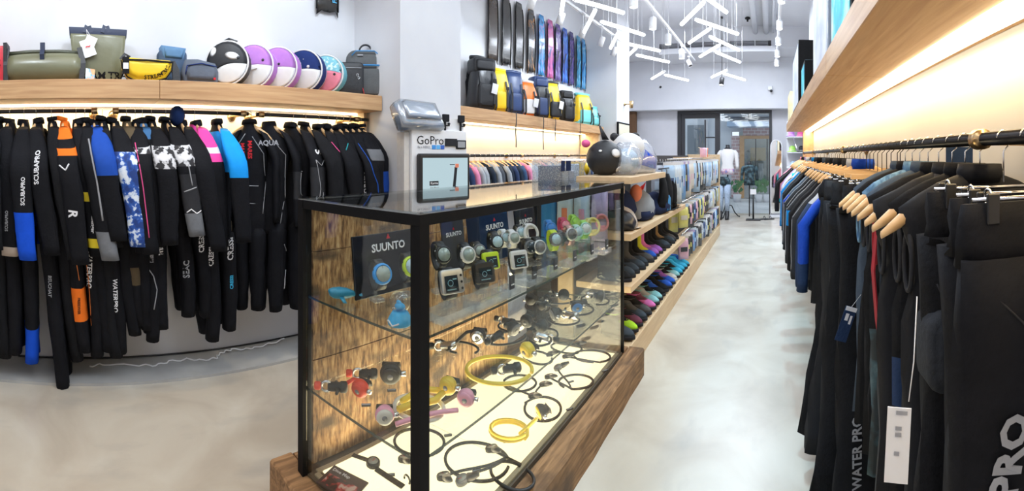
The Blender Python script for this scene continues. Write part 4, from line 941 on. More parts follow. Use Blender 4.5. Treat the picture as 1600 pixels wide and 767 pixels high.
def clip_stand(t, h, w=.045):
    """clear cuff, stem and foot"""
    b = MB(); b.torus((0, .03, 0), .024, .003, 14, 6, 'x', -2.2, 2.2); b.build('clear_cuff', M_acr, t)
    if h > .05:
        b = MB(); b.box((-.006, .034, -h + .016), (.006, .040, -.022)); b.build('clear_stem', M_acr, t)
    b = MB(); b.box((-w / 2, .01, -h), (w / 2, .06, -h + .016), .002); b.build('clear_foot', M_acr, t)
def wrist(label, px, py, X, size, shape, case_m, band_m, face_m, yaw=None, tilt=.30, hollow=False, buttons=0, z0=SH1, band_w=None):
    p = onX(px, py, X); h = max(.03, p.z - z0)
    if yaw is None: yaw = atan2(-p.x, p.y) + .50
    t = thing('dive_computer' if size > .055 else 'wrist_watch', label, 'dive computer' if size > .055 else 'watch', (p.x, p.y, z0), rz=yaw, group=G_wrist)
    r = size / 2; bw = band_w or size * .42; T = Matrix.Translation((0, 0, h)) @ Matrix.Rotation(-tilt, 4, 'X'); bw *= 1.15
    b = MB(); b.M = T
    ring = []
    for i in range(17):
        a = -pi / 2 + .42 + (2 * pi - .84) * i / 16; yy = .036 + .038 * sin(a); zz = (.048 if size < .075 else .058) * cos(a); wv = bw * (1 - .3 * abs(sin((i / 16 - .5) * pi)) ** 0 * 0)
        ring.append((yy, zz))
    rs = []
    for yy, zz in ring:
        d = Vector((yy - .036, zz)).normalized() * .0022
        rs.append([(-bw / 2, yy + d.x, zz + d.y), (bw / 2, yy + d.x, zz + d.y), (bw / 2, yy - d.x, zz - d.y), (-bw / 2, yy - d.x, zz - d.y)])
    b.rings(rs, True, False, True); b.build('strap', band_m, t)
    if hollow:
        b = MB(); b.M = T; b.torus((0, 0, 0), r * .9, r * .18, 20, 8, 'y', sq=(1, 1.15)); b.build('case', case_m, t); face_r = 0
    elif shape == 'round':
        b = MB(); b.M = T; b.lathe([(r * .9, .010), (r, .004), (r, -.006), (r * .86, -.012), (r * .80, -.012), (r * .78, -.009)], (0, 0, 0), 'y', 24); b.build('case', case_m, t)
        b = MB(); b.M = T; b.lathe([(r * .74, -.0125), (r * .74, -.0105)], (0, 0, 0), 'y', 20); b.build('face', face_m, t)
        b = MB(); b.M = T
        for a in range(4): b.M = T @ Matrix.Rotation(a * pi / 2, 4, 'Y'); b.box((-r * .04, -.0135, r * .5), (r * .04, -.0125, r * .7))
        b.build('index_mark', P_grey if face_m != D_dark else P_white, t)
        b = MB(); b.M = T
        for a in (.5, -.5, pi - .5, pi + .5): b.ball((r * 1.0 * cos(a), 0, r * 1.0 * sin(a)), (r * .09, .004, r * .09), 6, 4)
        b.build('button', D_blk if case_m != D_blk else D_silver, t)
    else:
        b = MB(); b.M = T; puff(b, [(x, z - r * .88) for x, z in rrect(size * 1.05, size * .88 * 1.0 * 2 / 2 * 1.0 + size * .12, size * .14)], .022, .005); b.build('case', case_m, t)
        b = MB(); b.M = T; w_ = size * (.36 if not buttons else .30); dx = -size * .08 if buttons else 0
        b.box((dx - w_, -.0135, -size * .36), (dx + w_, -.0115, size * .30)); b.build('face', face_m, t)
        b = MB(); b.M = T; b.torus((dx - w_ * .2, -.014, 0), size * .12, size * .016, 14, 4, 'y'); b.box((dx + w_ * .2, -.0145, size * .12), (dx + w_ * .8, -.0138, size * .17)); b.box((dx - w_ * .8, -.0145, -size * .28), (dx + w_ * .6, -.0138, -size * .24)); b.build('readout', mat('readout', (.25, .5, .6), .3), t)
        if buttons:
            b = MB(); b.M = T
            for k in range(3): b.ball((size * .40, -.012, size * (.26 - .26 * k)), (.005, .003, .005), 8, 5)
            b.build('button', D_blk, t)
    b = MB(); b.M = Matrix.Translation((0, 0, 0)); b.M = None
    tt = Matrix.Translation((0, 0, h))
    b = MB(); b.M = tt; b.torus((0, .034, 0), .032, .0028, 14, 6, 'x', -2.0, 2.0); b.build('clear_cuff', M_acr, t)
    MB().box((-.007, .050, .014), (.007, .058, max(.03, h - .02))).build('clear_stem', M_acr, t)
    MB().box((-.024, .018, 0), (.024, .066, .014), .002).build('clear_foot', M_acr, t)
    return t
WR = [('blue ringed round dive computer in front of the large black card', 597, 428, -1.31, .078, 'round', D_blue, D_blk, D_face, {}),
 ('lime ringed round dive computer half hidden by the black case post', 643, 416, -1.28, .078, 'round', D_lime, D_blk, D_lightb, {}),
 ('round black watch with grey face, first right of the case post', 692, 398, -1.22, .060, 'round', D_blk, D_blk, D_face, {}),
 ('silver square dive computer with three side buttons', 706, 442, -1.08, .085, 'square', D_silver, D_blk, D_dark, dict(buttons=3)),
 ('round watch with a white bezel and black strap, second right of the case post', 731, 398, -1.24, .060, 'round', D_wht, D_blk, D_face, {}),
 ('all black square dive computer in front of the lime framed one', 757, 428, -1.09, .080, 'square', D_blk, D_blk, D_dark, {}),
 ('round black watch with grey bezel behind the lime framed square one', 749, 392, -1.28, .052, 'round', D_greyb, D_blk, D_face, {}),
 ('lime framed square dive computer with dark display', 767, 409, -1.18, .062, 'square', D_lime, D_blk, D_dark, {}),
 ('round black watch with a pale blue face before the navy card', 776, 378, -1.28, .060, 'round', D_blk, D_blk, D_lightb, {}),
 ('round white watch with silver face beside the pale blue faced one', 790, 371, -1.31, .050, 'round', D_silver, D_wht, D_lightb, {}),
 ('white watch with rose edge, third of the pale watches', 803, 372, -1.25, .054, 'round', D_wht, D_wht, D_face, {}),
 ('white framed square dive computer with dark display', 811, 407, -1.10, .066, 'square', D_wht, D_blk, D_dark, {}),
 ('black watch with pale face next to the open white strap', 814, 363, -1.32, .052, 'round', D_silver, D_blk, D_lightb, {}),
 ('open white strap shown as an empty ring', 830, 364, -1.27, .072, 'round', D_wht, D_wht, D_face, dict(hollow=True)),
 ('round dark watch, left one of the dark pair in the middle', 829, 386, -1.17, .056, 'round', D_greyb, D_blk, D_dark, {}),
 ('round dark watch with grey face, right one of the dark pair in the middle', 843, 386, -1.14, .060, 'round', D_silver, D_blk, D_greyb, {}),
 ('round grey watch on a lime strap', 868, 374, -1.15, .062, 'round', D_greyb, D_lime, D_lightb, {}),
 ('blue strapped watch wrapped behind the grey one', 861, 357, -1.28, .062, 'round', D_cblue, D_cblue, D_cblue, {}),
 ('small dark watch between the lime and the rose strapped ones', 878, 371, -1.20, .052, 'round', D_greyb, D_greyb, D_greyb, {}),
 ('crimson watch behind the grey faced ones', 883, 352, -1.28, .060, 'round', D_red, D_red, D_pink, {}),
 ('rose steel watch with grey face', 893, 366, -1.13, .062, 'round', D_silver, D_rose, D_greyb, {}),
 ('bright green watch at the back of the far row', 899, 347, -1.28, .060, 'round', D_green, D_green, D_green, {}),
 ('pale aqua watch with a silver face', 903, 362, -1.12, .058, 'round', D_aqua, D_aqua, D_lightb, {}),
 ('pale green watch with a white face next to the yellow ring', 915, 357, -1.12, .064, 'round', D_aqua, D_green, D_wht, {}),
 ('pale yellow open strap shown as an empty ring', 927, 353, -1.12, .078, 'round', D_yel, D_yel, D_yel, dict(hollow=True)),
 ('pink open strap shown as an empty ring at the far end', 941, 347, -1.12, .078, 'round', D_pink, D_pink, D_pink, dict(hollow=True))]
for lb, px, py, X, s_, sh_, a, c, d, kw in WR: wrist(lb, px, py, X, s_ * (1.05 if s_ > .07 and not kw.get('hollow') else 1.25), sh_, a, c, d, **kw)
# clear trays and steps on the upper glass shelf
def tray(label, px, py, w, d, h, X=None):
    p = onZ(px, py, SH1); t = thing('acrylic_tray', label, 'tray', (p.x, p.y, SH1), rz=FR, group='clear acrylic trays in the display case')
    MB().box((-w / 2, -d / 2, 0), (w / 2, d / 2, .006)).build('tray_floor', M_acr, t)
    b = MB(); b.box((-w / 2, -d / 2, .006), (w / 2, -d / 2 + .004, h)); b.box((-w / 2, d / 2 - .004, .006), (w / 2, d / 2, h * 1.6)); b.box((-w / 2, -d / 2 + .004, .006), (-w / 2 + .004, d / 2 - .004, h)); b.box((w / 2 - .004, -d / 2 + .004, .006), (w / 2, d / 2 - .004, h)); b.build('tray_side', M_acr, t)
tray('clear tray in front of the silver square dive computer', 712, 494, .20, .07, .03)
tray('clear tray in front of the all black square dive computer', 762, 474, .22, .07, .03)
for i, (px, py) in enumerate(((800, 462), (835, 445), (868, 430), (898, 416), (925, 405), (948, 396))):
    p = onZ(px, py, SH1); t = thing('acrylic_block', ['clear block nearest to the white framed square computer', 'clear block below the dark pair of watches', 'clear block below the lime strap', 'clear block below the rose steel watch', 'clear block below the yellow ring', 'clear block below the pink ring'][i], 'display block', (p.x - .02, p.y, SH1), rz=FR, group='clear acrylic blocks in the display case')
    MB().box((-.055, -.03, 0), (.055, .05, .028), .003).build('block', M_acr, t)
    MB().box((-.02, -.025, .029), (.014, -.018, .085), .001).build('label_card', K_card2, t)
    MB().box((-.014, -.0262, .045), (.008, -.0252, .05)).build('label_line', P_white, t)
# price labels on little holders
def price(px, py, z, i, s=1.0):
    p = onZ(px, py, z); t = MB().box((-.018 * s, -.006, 0), (.018 * s, .006, .006)).build('price_label', K_card2, None, (p.x, p.y, z), (0, 0, FR - .6)); tag(t, None, 'label', 'small price labels in the display case')
    MB().box((-.016 * s, -.004, .006), (.016 * s, .004, .0064)).build('price_print', P_grey, t)
    t['label'] = 'small dark price label lying %s' % i
for px, py, z, w_ in ((572, 634, SH2, 'between the red regulators and the pink one'), (612, 611, SH2, 'right of the upper red regulator'), (610, 743, SH0, 'beside the strapped depth gauge'), (700, 681, SH0, 'under the pink regulator on the lit floor'), (745, 737, SH0, 'inside the near black hose loop'), (748, 595, SH2, 'left of the yellow hose'),
    (792, 690, SH0, 'inside the yellow coil'), (890, 640, SH0, 'right of the third hose loop'), (892, 597, SH0, 'inside the far hose loop'), (945, 580, SH0, 'near the far timber corner'), (858, 556, SH0, 'under the far silver regulators'), (886, 524, SH0, 'on the farthest stretch of the lit floor')): price(px, py, z, w_)
# whale figure
p = onZ(538, 470, SH1)
t = thing('whale_figure', 'small blue whale figurine on the upper glass shelf', 'figurine', (p.x, p.y, SH1), rz=1.30)
M_whale = mat('whale_blue', (.03, .25, .42), .3, var=.3, scale=40)
b = MB(); b.rings([[(x, r * cos(a) * 1.1, .034 + zz + r * sin(a)) for a in [2 * pi * j / 12 for j in range(12)]] for x, r, zz in ((-.066, .004, .012), (-.060, .014, .006), (-.045, .021, .002), (-.02, .024, 0), (.01, .021, -.004), (.035, .013, -.008), (.055, .006, -.012), (.066, .003, -.012))]); b.build('body', M_whale, t)
b = MB(); b.rings([[(.060, -.022, .018), (.068, -.024, .019), (.068, -.024, .022), (.060, -.022, .021)], [(.058, 0, .018), (.074, 0, .019), (.074, 0, .026), (.058, 0, .024)], [(.060, .022, .018), (.068, .024, .019), (.068, .024, .022), (.060, .022, .021)]]); b.build('tail_fluke', M_whale, t)
for s_ in (-1, 1): b = MB(); b.rings([[(-.03, s_ * .018, .024), (-.012, s_ * .018, .022), (-.012, s_ * .018, .028), (-.03, s_ * .018, .030)], [(-.018, s_ * .045, .006), (-.004, s_ * .045, .004), (-.004, s_ * .045, .007), (-.018, s_ * .045, .009)]]); b.build('flipper', M_whale, t)
# snow globe
p = onZ(625, 507, SH1)
t = thing('snow_globe', 'small snow globe with a blue wave shaped base', 'snow globe', (p.x, p.y, SH1))
M_sg = mat('globe_blue', (.03, .42, .80), .3, var=.25, scale=60)
b = MB(); b.lathe([(.036, 0), (.042, .004), (.043, .016), (.036, .030), (.030, .040), (.026, .046)], n=18); b.build('base', M_sg, t)
MB().ball((0, 0, .078), .037, 20, 14).build('glass_ball', glassy('globe_glass', (.93, .97, 1), .08), t)
b = MB(); b.ball((0, 0, .062), (.022, .016, .012), 12, 8); b.ball((-.006, 0, .074), (.013, .006, .008), 10, 6); b.build('dolphin', M_sg, t)
b = MB(); b.tube([(-.03, -.03, .012), (-.01, -.043, .022), (.01, -.043, .008), (.03, -.032, .018)], .003, 6); b.build('white_swirl', P_white, t)
# ------------------------------------------------------------------ regulators, hoses and gauges
H_blk = mat('hose_black', (.018, .018, .02), .5); H_yel = mat('hose_yellow', (.85, .62, .05), .35); H_wht = mat('hose_white', (.72, .70, .66), .35); H_pnk = mat('plastic_pink', (.80, .36, .50), .35)
H_red = mat('plastic_red', (.75, .06, .03), .35); H_gry = mat('plastic_grey', (.20, .20, .22), .4); H_chr = mat('regulator_chrome', (.60, .60, .62), .2, .9)
def loop(t, name, c, R_, r, m, a0=0, a1=2 * pi, sq=1.0, wob=.0, ph=0.0, dz=0.0):
    """hose lying in a loop: c local"""
    pts = []; n = 36
    for i in range(n + 1):
        a = a0 + (a1 - a0) * i / n; k = 1 + wob * sin(2 * a + ph)
        pts.append((c[0] + R_ * k * cos(a), c[1] + R_ * k * sq * sin(a), c[2] + r + dz * i / n))
    MB().tube(pts, r, 8).build(name, m, t); return pts
def second_stage(t, c, m, m2, yaw=0.0, s=1.0, tilt=.6, name='second_stage'):
    """round demand valve with purge cover and mouthpiece"""
    T = Matrix.Translation(c) @ Matrix.Rotation(yaw, 4, 'Z') @ Matrix.Rotation(tilt, 4, 'X') @ Matrix.Scale(s, 4)
    b = MB(); b.M = T; b.lathe([(.012, .030), (.027, .022), (.036, .004), (.036, -.006), (.030, -.014)], (0, 0, 0), 'y', 18); b.build(name, m2, t)
    b = MB(); b.M = T; b.lathe([(.031, -.012), (.030, -.018), (.020, -.022), (.006, -.020)], (0, 0, 0), 'y', 18)
    b.build('purge_cover', m, t)
    b = MB(); b.M = T; b.lathe([(.010, -.0225), (.010, -.0195)], (0, 0, 0), 'y', 14); b.build('badge', H_gry if m2 != H_gry else H_chr, t)
    b = MB(); b.M = T; b.rings([[(x * .020, .024 + y, z * .012) for x, z in ((-1, -1), (1, -1), (1.1, 0), (1, 1), (-1, 1), (-1.1, 0))] for y in (0, .012)] + [[(x * .030, .024 + .016, z * .014) for x, z in ((-1, -1), (1, -1), (1.1, 0), (1, 1), (-1, 1), (-1.1, 0))]]); b.build('mouthpiece', H_blk, t)
    b = MB(); b.M = T; b.tube([(.03, 0, 0), (.052, 0, 0)], .009, 10); b.build('hose_fitting', H_chr, t)
def first_stage(t, c, yaw=0.0, m=None, cap=None, s=1.0):
    T = Matrix.Translation(c) @ Matrix.Rotation(yaw, 4, 'Z') @ Matrix.Scale(s, 4)
    b = MB(); b.M = T; b.lathe([(.012, -.04), (.018, -.036), (.018, .01), (.022, .012), (.022, .034), (.014, .040)], (0, 0, 0), 'x', 16); b.build('first_stage', m or H_chr, t)
    b = MB(); b.M = T; b.torus((-.046, 0, 0), .020, .006, 16, 8, 'y'); b.build('yoke', H_chr, t)
    b = MB(); b.M = T; b.lathe([(.013, 0), (.016, .004), (.016, .022), (.012, .026)], (-.095, 0, 0), 'x', 12); b.build('yoke_knob', cap or H_blk, t)
    b = MB(); b.M = T
    b.tube([(-.005, .018, 0), (-.01, .045, -.004)], .007, 8); b.tube([(.005, -.018, 0), (.0, -.045, -.004)], .007, 8); b.build('port_fitting', H_blk, t)
def gauge(t, c, yaw=0.0, s=1.0, m=None, tilt=1.2, face=None, boot=True):
    T = Matrix.Translation(c) @ Matrix.Rotation(yaw, 4, 'Z') @ Matrix.Rotation(tilt - pi / 2, 4, 'X') @ Matrix.Scale(s, 4)
    b = MB(); b.M = T; b.lathe([(.026, -.012), (.031, -.008), (.031, .006), (.027, .011), (.024, .011), (.0235, .008)], (0, 0, 0), 'z', 20); b.build('gauge_case', m or H_blk, t)
    b = MB(); b.M = T; b.lathe([(.0225, .0085), (.0225, .0095)], (0, 0, 0), 'z', 18); b.build('dial', face or mat('dial_grey', (.42, .44, .42), .2, var=.3, scale=120), t)
    b = MB(); b.M = T; b.box((-.001, -.003, .0098), (.001, .017, .0106)); b.build('needle', P_red, t)
    if boot: b = MB(); b.M = T; b.rings([[(x * k, -.026 - d_, z * .010 * k) for x, z in ((-.014, -1), (.014, -1), (.016, 0), (.014, 1), (-.014, 1), (-.016, 0))] for d_, k in ((0, 1.2), (.03, .9), (.055, .5))]); b.build('hose_boot', H_blk, t)
def rthing(name, label, cat, px, py, z, rz=0.0, group=None):
    p = onZ(px, py, z); return thing(name, label, cat, (p.x, p.y, z), rz, group)
GR = 'regulators and hoses in the display case'
# lower glass shelf
t = rthing('regulator', 'black regulator with red body lying left on the lower glass shelf, nearer one', 'regulator', 545, 616, SH2, .5, GR)
second_stage(t, (.05, .0, .036), H_red, H_red, -.2, 1.0, .3); first_stage(t, (-.045, -.01, .024), .4, H_blk, H_red)
b = MB(); b.tube([(-.03, .03, .02), (-.01, .06, .03), (.04, .06, .03), (.06, .03, .03)], .009, 8); b.build('hose', H_red, t)
t = rthing('regulator', 'big round black regulator with a red knob behind the nearer red one', 'regulator', 592, 598, SH2, .7, GR)
second_stage(t, (.05, .0, .045), H_blk, H_blk, .1, 1.25, .2); first_stage(t, (-.05, .02, .024), .2, H_blk, H_red)
t = rthing('regulator', 'pink and white regulator set with a white hose loop', 'regulator', 655, 648, SH2, 0, GR)
c0 = onZ(655, 648, SH2); f = lambda px, py, z=0: tuple(onZ(px, py, SH2 + .0) - c0 + Vector((0, 0, z)))
second_stage(t, f(601, 668, .045), H_wht, H_pnk, .9, .95, .1); second_stage(t, f(728, 640, .045), H_pnk, H_pnk, .4, .95, .1, 'second_stage')
loop(t, 'white_hose', f(655, 640), .095, .009, H_wht, .6, 2 * pi + .3, .85, .05)
b = MB(); p0, p1 = Vector(f(618, 672, .02)), Vector(f(715, 650, .02)); b.tube([p0.lerp(p1, u) + Vector((.0, 0, .012 * sin(u * 3))) for u in [i / 8 for i in range(9)]], .009, 8); b.build('pink_hose', H_pnk, t)
t = rthing('regulator', 'yellow regulator with a thick yellow hose behind the pink one', 'regulator', 672, 632, SH2, 0, GR)
c0 = onZ(672, 632, SH2); f = lambda px, py, z=0: tuple(onZ(px, py, SH2 + .0) - c0 + Vector((0, 0, z)))
b = MB(); P = [Vector(f(*q, .035)) for q in ((622, 655), (640, 648), (660, 645), (680, 640), (692, 628))]; b.tube(P, .013, 8); b.build('yellow_hose', H_yel, t)
b = MB(); P = [Vector(f(*q, .03)) for q in ((628, 640), (645, 628), (668, 620), (690, 622))]; b.tube(P, .012, 8); b.build('yellow_hose', H_yel, t)
second_stage(t, f(700, 622, .05), H_yel, H_yel, .2, 1.0, .1)
t = rthing('regulator', 'yellow octopus regulator with a big yellow hose loop in the middle', 'regulator', 780, 580, SH2, 0, GR)
c0 = onZ(780, 580, SH2); f = lambda px, py, z=0: tuple(onZ(px, py, SH2 + .0) - c0 + Vector((0, 0, z)))
loop(t, 'yellow_hose', (0, 0, 0), .135, .009, H_yel, .4, 2 * pi + .2, 1.0, .08, .5); second_stage(t, f(824, 562, .045), H_yel, H_yel, -.3, 1.1, .3)
first_stage(t, f(800, 585, .028), .9, H_blk)
t = rthing('regulator', 'black regulator with a chrome hexagon cover on the lower glass shelf', 'regulator', 735, 540, SH2, 0, GR)
c0 = onZ(735, 540, SH2); f = lambda px, py, z=0: tuple(onZ(px, py, SH2 + .0) - c0 + Vector((0, 0, z)))
second_stage(t, f(747, 538, .045), H_chr, H_blk, .4, 1.15, .2); b = MB(); b.tube([Vector(f(745, 532, .04)).lerp(Vector(f(680, 545, .02)), i / 8) + Vector((0, 0, .02 * sin(i))) for i in range(9)], .009, 8); b.build('hose', H_blk, t); first_stage(t, f(700, 548, .026), .8, H_chr)
loop(t, 'hose', f(720, 545), .09, .006, H_blk, 0, 5, .7, .1)
BK = [(808, 512, 'black regulator with a coiled hose under the navy card'), (790, 530, 'black regulator in a tangle of hoses behind the yellow loop'), (848, 528, 'chrome barrelled regulator behind the yellow octopus'), (840, 480, 'black regulator at the middle back of the lower shelf'),
      (880, 500, 'black regulator fading behind the glass reflection'), (905, 485, 'dark blue regulator far on the lower shelf'), (930, 470, 'black regulator near the far end of the lower shelf'), (868, 470, 'small black regulator beside the back of the lower shelf')]
for i, (px, py, lb) in enumerate(BK):
    t = rthing('regulator', lb, 'regulator', px, py, SH2, i * .9, GR)
    second_stage(t, (.05, .02, .042), [H_blk, H_gry, H_blk, H_blk, H_gry, D_cblue, H_gry, H_blk][i], H_blk, i * .5, 1.05, .3); first_stage(t, (-.05, -.01, .026), i * .7, H_chr if i in (2, 4, 6) else H_blk)
    loop(t, 'hose', (0, 0, 0), .10, .006, H_blk, i, i + 5.4, .8, .12, i); 
b = None
# lit floor of the case
t = rthing('depth_gauge', 'wrist depth gauge with a long black strap on the lit floor', 'gauge', 583, 728, SH0, 0)
c0 = onZ(583, 728, SH0); f = lambda px, py, z=0: tuple(onZ(px, py, SH0) - c0 + Vector((0, 0, z)))
gauge(t, (0, 0, .014), .4, .95, tilt=pi / 2, boot=False)
for A, B_ in (((578, 722), (551, 712)), ((588, 735), (630, 762))):
    b = MB(); P = [Vector(f(*A, .006)).lerp(Vector(f(*B_, .004)), i / 6) for i in range(7)]; strap(b, P, .024, .004, side=(.8, .6, 0)); b.build('strap', H_blk, t)
b = MB(); b.torus(f(636, 757, .02), .016, .004, 12, 6, 'y', -.6, 3.4); b.build('strap_end', H_blk, t)
p = onZ(535, 756, SH0); t = thing('booklet', 'dark booklet with red print lying in the near corner of the case', 'booklet', (p.x, p.y, SH0), rz=.35)
MB().box((-.085, -.06, 0), (.085, .06, .006), .001).build('pages', mat('booklet_cover', (.06, .045, .05), .4), t); lettering('Dive Map', .022, P_white, (-.03, .035, .0062), (1, 0, 0), (0, 1, 0), t, 'title')
b = MB(); b.add([(-.07, -.05, .0066), (.07, -.05, .0066), (.07, .015, .0066), (-.07, .01, .0066)], [(0, 1, 2, 3)]); b.build('cover_print', ramp_mat('cover_print', [(.45, (.04, .03, .04)), (.55, (.45, .05, .06)), (.62, (.6, .45, .42))], 30, rough=.4), t)
# black hose sets: loop centre, radius, gauges
HS = [('black hose loop at the near end with a small chrome end', (655, 692), .105, [(632, 722)], .95, None),
      ('black hose loop with two gauges beside the case post', (745, 722), .125, [(693, 750), (722, 756)], 1.0, None),
      ('black hose with a depth gauge on the near edge of the lit floor', (800, 745), .09, [(768, 706)], .8, None),
      ('yellow hose coil with a black and yellow octopus', (795, 678), .085, [], .9, 'y'),
      ('black hose with a grey gauge in the middle of the lit floor', (848, 640), .105, [(850, 604)], .9, None),
      ('thin black hose loop with a gauge below the yellow octopus', (812, 600), .10, [(833, 622)], .8, None),
      ('black hose loop with two gauges right of the middle', (900, 598), .095, [(858, 592), (872, 578)], .85, None),
      ('black hose loop with a bluish gauge close to the far corner', (925, 558), .11, [(885, 560)], .8, None),
      ('thin black hose loop at the far end of the lit floor', (885, 545), .10, [(905, 540)], .8, None),
      ('black hose loop in the far back corner of the lit floor', (840, 560), .10, [(862, 555)], .8, None)]
for i, (lb, (px, py), r_, gs, sq, kind) in enumerate(HS):
    t = rthing('gauge_hose' if kind is None else 'octopus_hose', lb, 'hose', px, py, SH0, 0, 'hoses on the lit floor of the case'); c0 = onZ(px, py, SH0)
    f = lambda x_, y_, z=0: tuple(onZ(x_, y_, SH0) - c0 + Vector((0, 0, z)))
    if kind == 'y':
        loop(t, 'yellow_hose', (0, 0, 0), r_, .009, H_yel, 0, 4 * pi, sq, .06, .4, .018); second_stage(t, f(845, 656, .04), H_yel, H_blk, -.6, 1.05, .2)
        b = MB(); b.tube([Vector(f(812, 685, .02)).lerp(Vector(f(838, 664, .03)), k / 5) for k in range(6)], .009, 8); b.build('yellow_hose', H_yel, t); continue
    a0 = i * .8; loop(t, 'hose', (0, 0, 0), r_, .0068, H_blk, a0, a0 + 2 * pi * .93, sq, .10, i)
    for k, (gx, gy) in enumerate(gs):
        c = Vector(f(gx, gy, .016)); gauge(t, tuple(c), 1.2 + k, .9, H_gry if k else H_blk); q = Vector((r_ * cos(a0), r_ * sq * sin(a0), .006)); n_ = 6
        MB().tube([q.lerp(Vector((c.x, c.y, .012)), j / n_) + Vector((.01 * sin(j), 0, 0)) for j in range(n_ + 1)], .0055, 8).build('hose_end', H_blk, t)
    if i == 0: b = MB(); b.lathe([(.008, 0), (.010, .006), (.010, .02), (.006, .026)], f(632, 722, .012), 'x', 10); b.build('chrome_end', H_chr, t)
p = onZ(905, 465, SH2 + .0)
# ================================================================== shoe rack behind the display case
RXF = -.945; RY0 = 2.86
rack = thing('shoe_rack', 'long pale plywood rack with four levels of boots and hats behind the display case', 'shelving', (-1.2, 5.5, 0)); RO = Vector(rack.location)
def rpart(name, lo, hi, m=None, bev=.002): return MB().box(tuple(Vector(lo) - RO), tuple(Vector(hi) - RO), bev).build(name, m or M_ply, rack)
rpart('base_board', (RXF - .62, RY0, 0), (RXF - .018, 8.2, .165)); 
y = RY0
for k in range(4): rpart('plinth_panel', (RXF - .016, y, 0), (RXF, min(8.2, y + 1.335) - .003, .18)); y += 1.335
rpart('shelf_board', (RXF - .42, RY0, .545), (RXF, 4.80, .59)); rpart('shelf_board', (RXF - .42, RY0, .907), (RXF, 4.81, .955)); rpart('shelf_board', (RXF - .42, RY0, 1.302), (RXF, 3.87, 1.35))
rpart('back_panel', (RXF - .45, RY0, .17), (RXF - .43, 4.85, 1.30), mat('rack_back', (.07, .065, .065), .7)); rpart('side_panel', (RXF - .62, RY0 - .02, .165), (RXF - .44, RY0, 1.30)); rpart('end_panel', (RXF - .62, 8.16, .165), (RXF + .0, 8.2, 1.52)); rpart('back_panel', (RXF - .62, 4.85, .17), (RXF - .60, 8.15, 1.5), mat('rack_back', (.07, .065, .065), .7))
# ---- boots
S_blk = mat('boot_neoprene', (.018, .019, .023), .7, bump=.2); S_sole = mat('boot_sole', (.03, .032, .04), .6); S_slate = mat('boot_slate', (.06, .08, .11), .7)
def boot(name, h=.20, L_=.27, w=.095, mats=None, trim=None, open_=False):
    """toe towards -Y, heel at +Y; mats: upper, toe panel, sole"""
    t = thing(name, 'x', 'boot'); mats = mats or (S_blk, S_slate, S_sole)
    b = MB(); n = 14
    def outline(k, z, y0, y1, toe=.0):
        r = []
        for j in range(n):
            a = 2 * pi * j / n; y = (y0 + y1) / 2 + (y1 - y0) / 2 * cos(a); wd = w / 2 * k * (1.0 if cos(a) < 0 else .82)
            r.append((wd * sin(a), -y if False else y, z))
        return r
    # sole: slab with a raised toe
    b.rings([outline(.98, 0, -L_ / 2, L_ / 2), outline(1.04, .008, -L_ / 2 - .004, L_ / 2 + .002), outline(1.04, .024, -L_ / 2 - .004, L_ / 2 + .002), outline(.98, .027, -L_ / 2, L_ / 2)]); b.build('sole', mats[2], t)
    b = MB(); yb = L_ / 2 - .004
    lv = [(.97, .026, -L_ / 2 + .002), (1.0, .045, -L_ / 2 + .006), (.92, .065, -L_ / 2 + .030), (.82, .082, -L_ / 2 + .075), (.78, .105, -L_ / 2 + .125), (.78, .13, L_ / 2 - .125)]
    zt = .13
    while zt < h - .02: zt += .035; lv.append((.80, min(zt, h), L_ / 2 - .125))
    rows = [outline(k, z, y0, yb) for k, z, y0 in lv]
    base = len(b.f); b.rings(rows); 
    for i in range(len(rows) - 1):
        for j in range(n): b.m[base + i * n + j] = 1 if i < 3 and cos(2 * pi * (j + .5) / n) < -.1 else 0
    b.build('upper', [mats[0], mats[1]], t)
    b = MB(); b.rings([outline(.84, h - .006, L_ / 2 - .130, yb + .003), outline(.84, h + .006, L_ / 2 - .130, yb + .003), outline(.64, h + .006, L_ / 2 - .12, yb - .008), outline(.64, h - .004, L_ / 2 - .12, yb - .008)], cap=False); b.build('cuff', trim or S_slate, t)
    if open_: b = MB(); strap(b, [(-.045, -.02, .07), (0, -.035, .088), (.045, -.02, .07)], .03, .004, (0, 1, 0)); b.build('instep_strap', trim or S_slate, t)
    return t
def cols(c, r=.6): return mat('shoe_%02d%02d%02d' % tuple(int(v * 99) for v in c), c, r, bump=.1)
C_ = dict(k=S_blk, s=S_slate, p=cols((.75, .20, .55)), b=cols((.03, .12, .60)), y=cols((.72, .72, .06)), l=cols((.45, .80, .05)), a=cols((.30, .62, .70)), g=cols((.42, .44, .46)), c=cols((.05, .45, .75)), m=cols((.16, .05, .09)), v=cols((.40, .15, .60)), t=cols((.30, .20, .10)), w=cols((.65, .66, .68)), h=cols((.10, .10, .11)))
CN = dict(k='black', s='slate', p='pink', b='royal blue', y='yellow', l='lime', a='pale aqua', g='grey', c='cyan', m='maroon', v='violet', t='brown', w='white', h='charcoal')
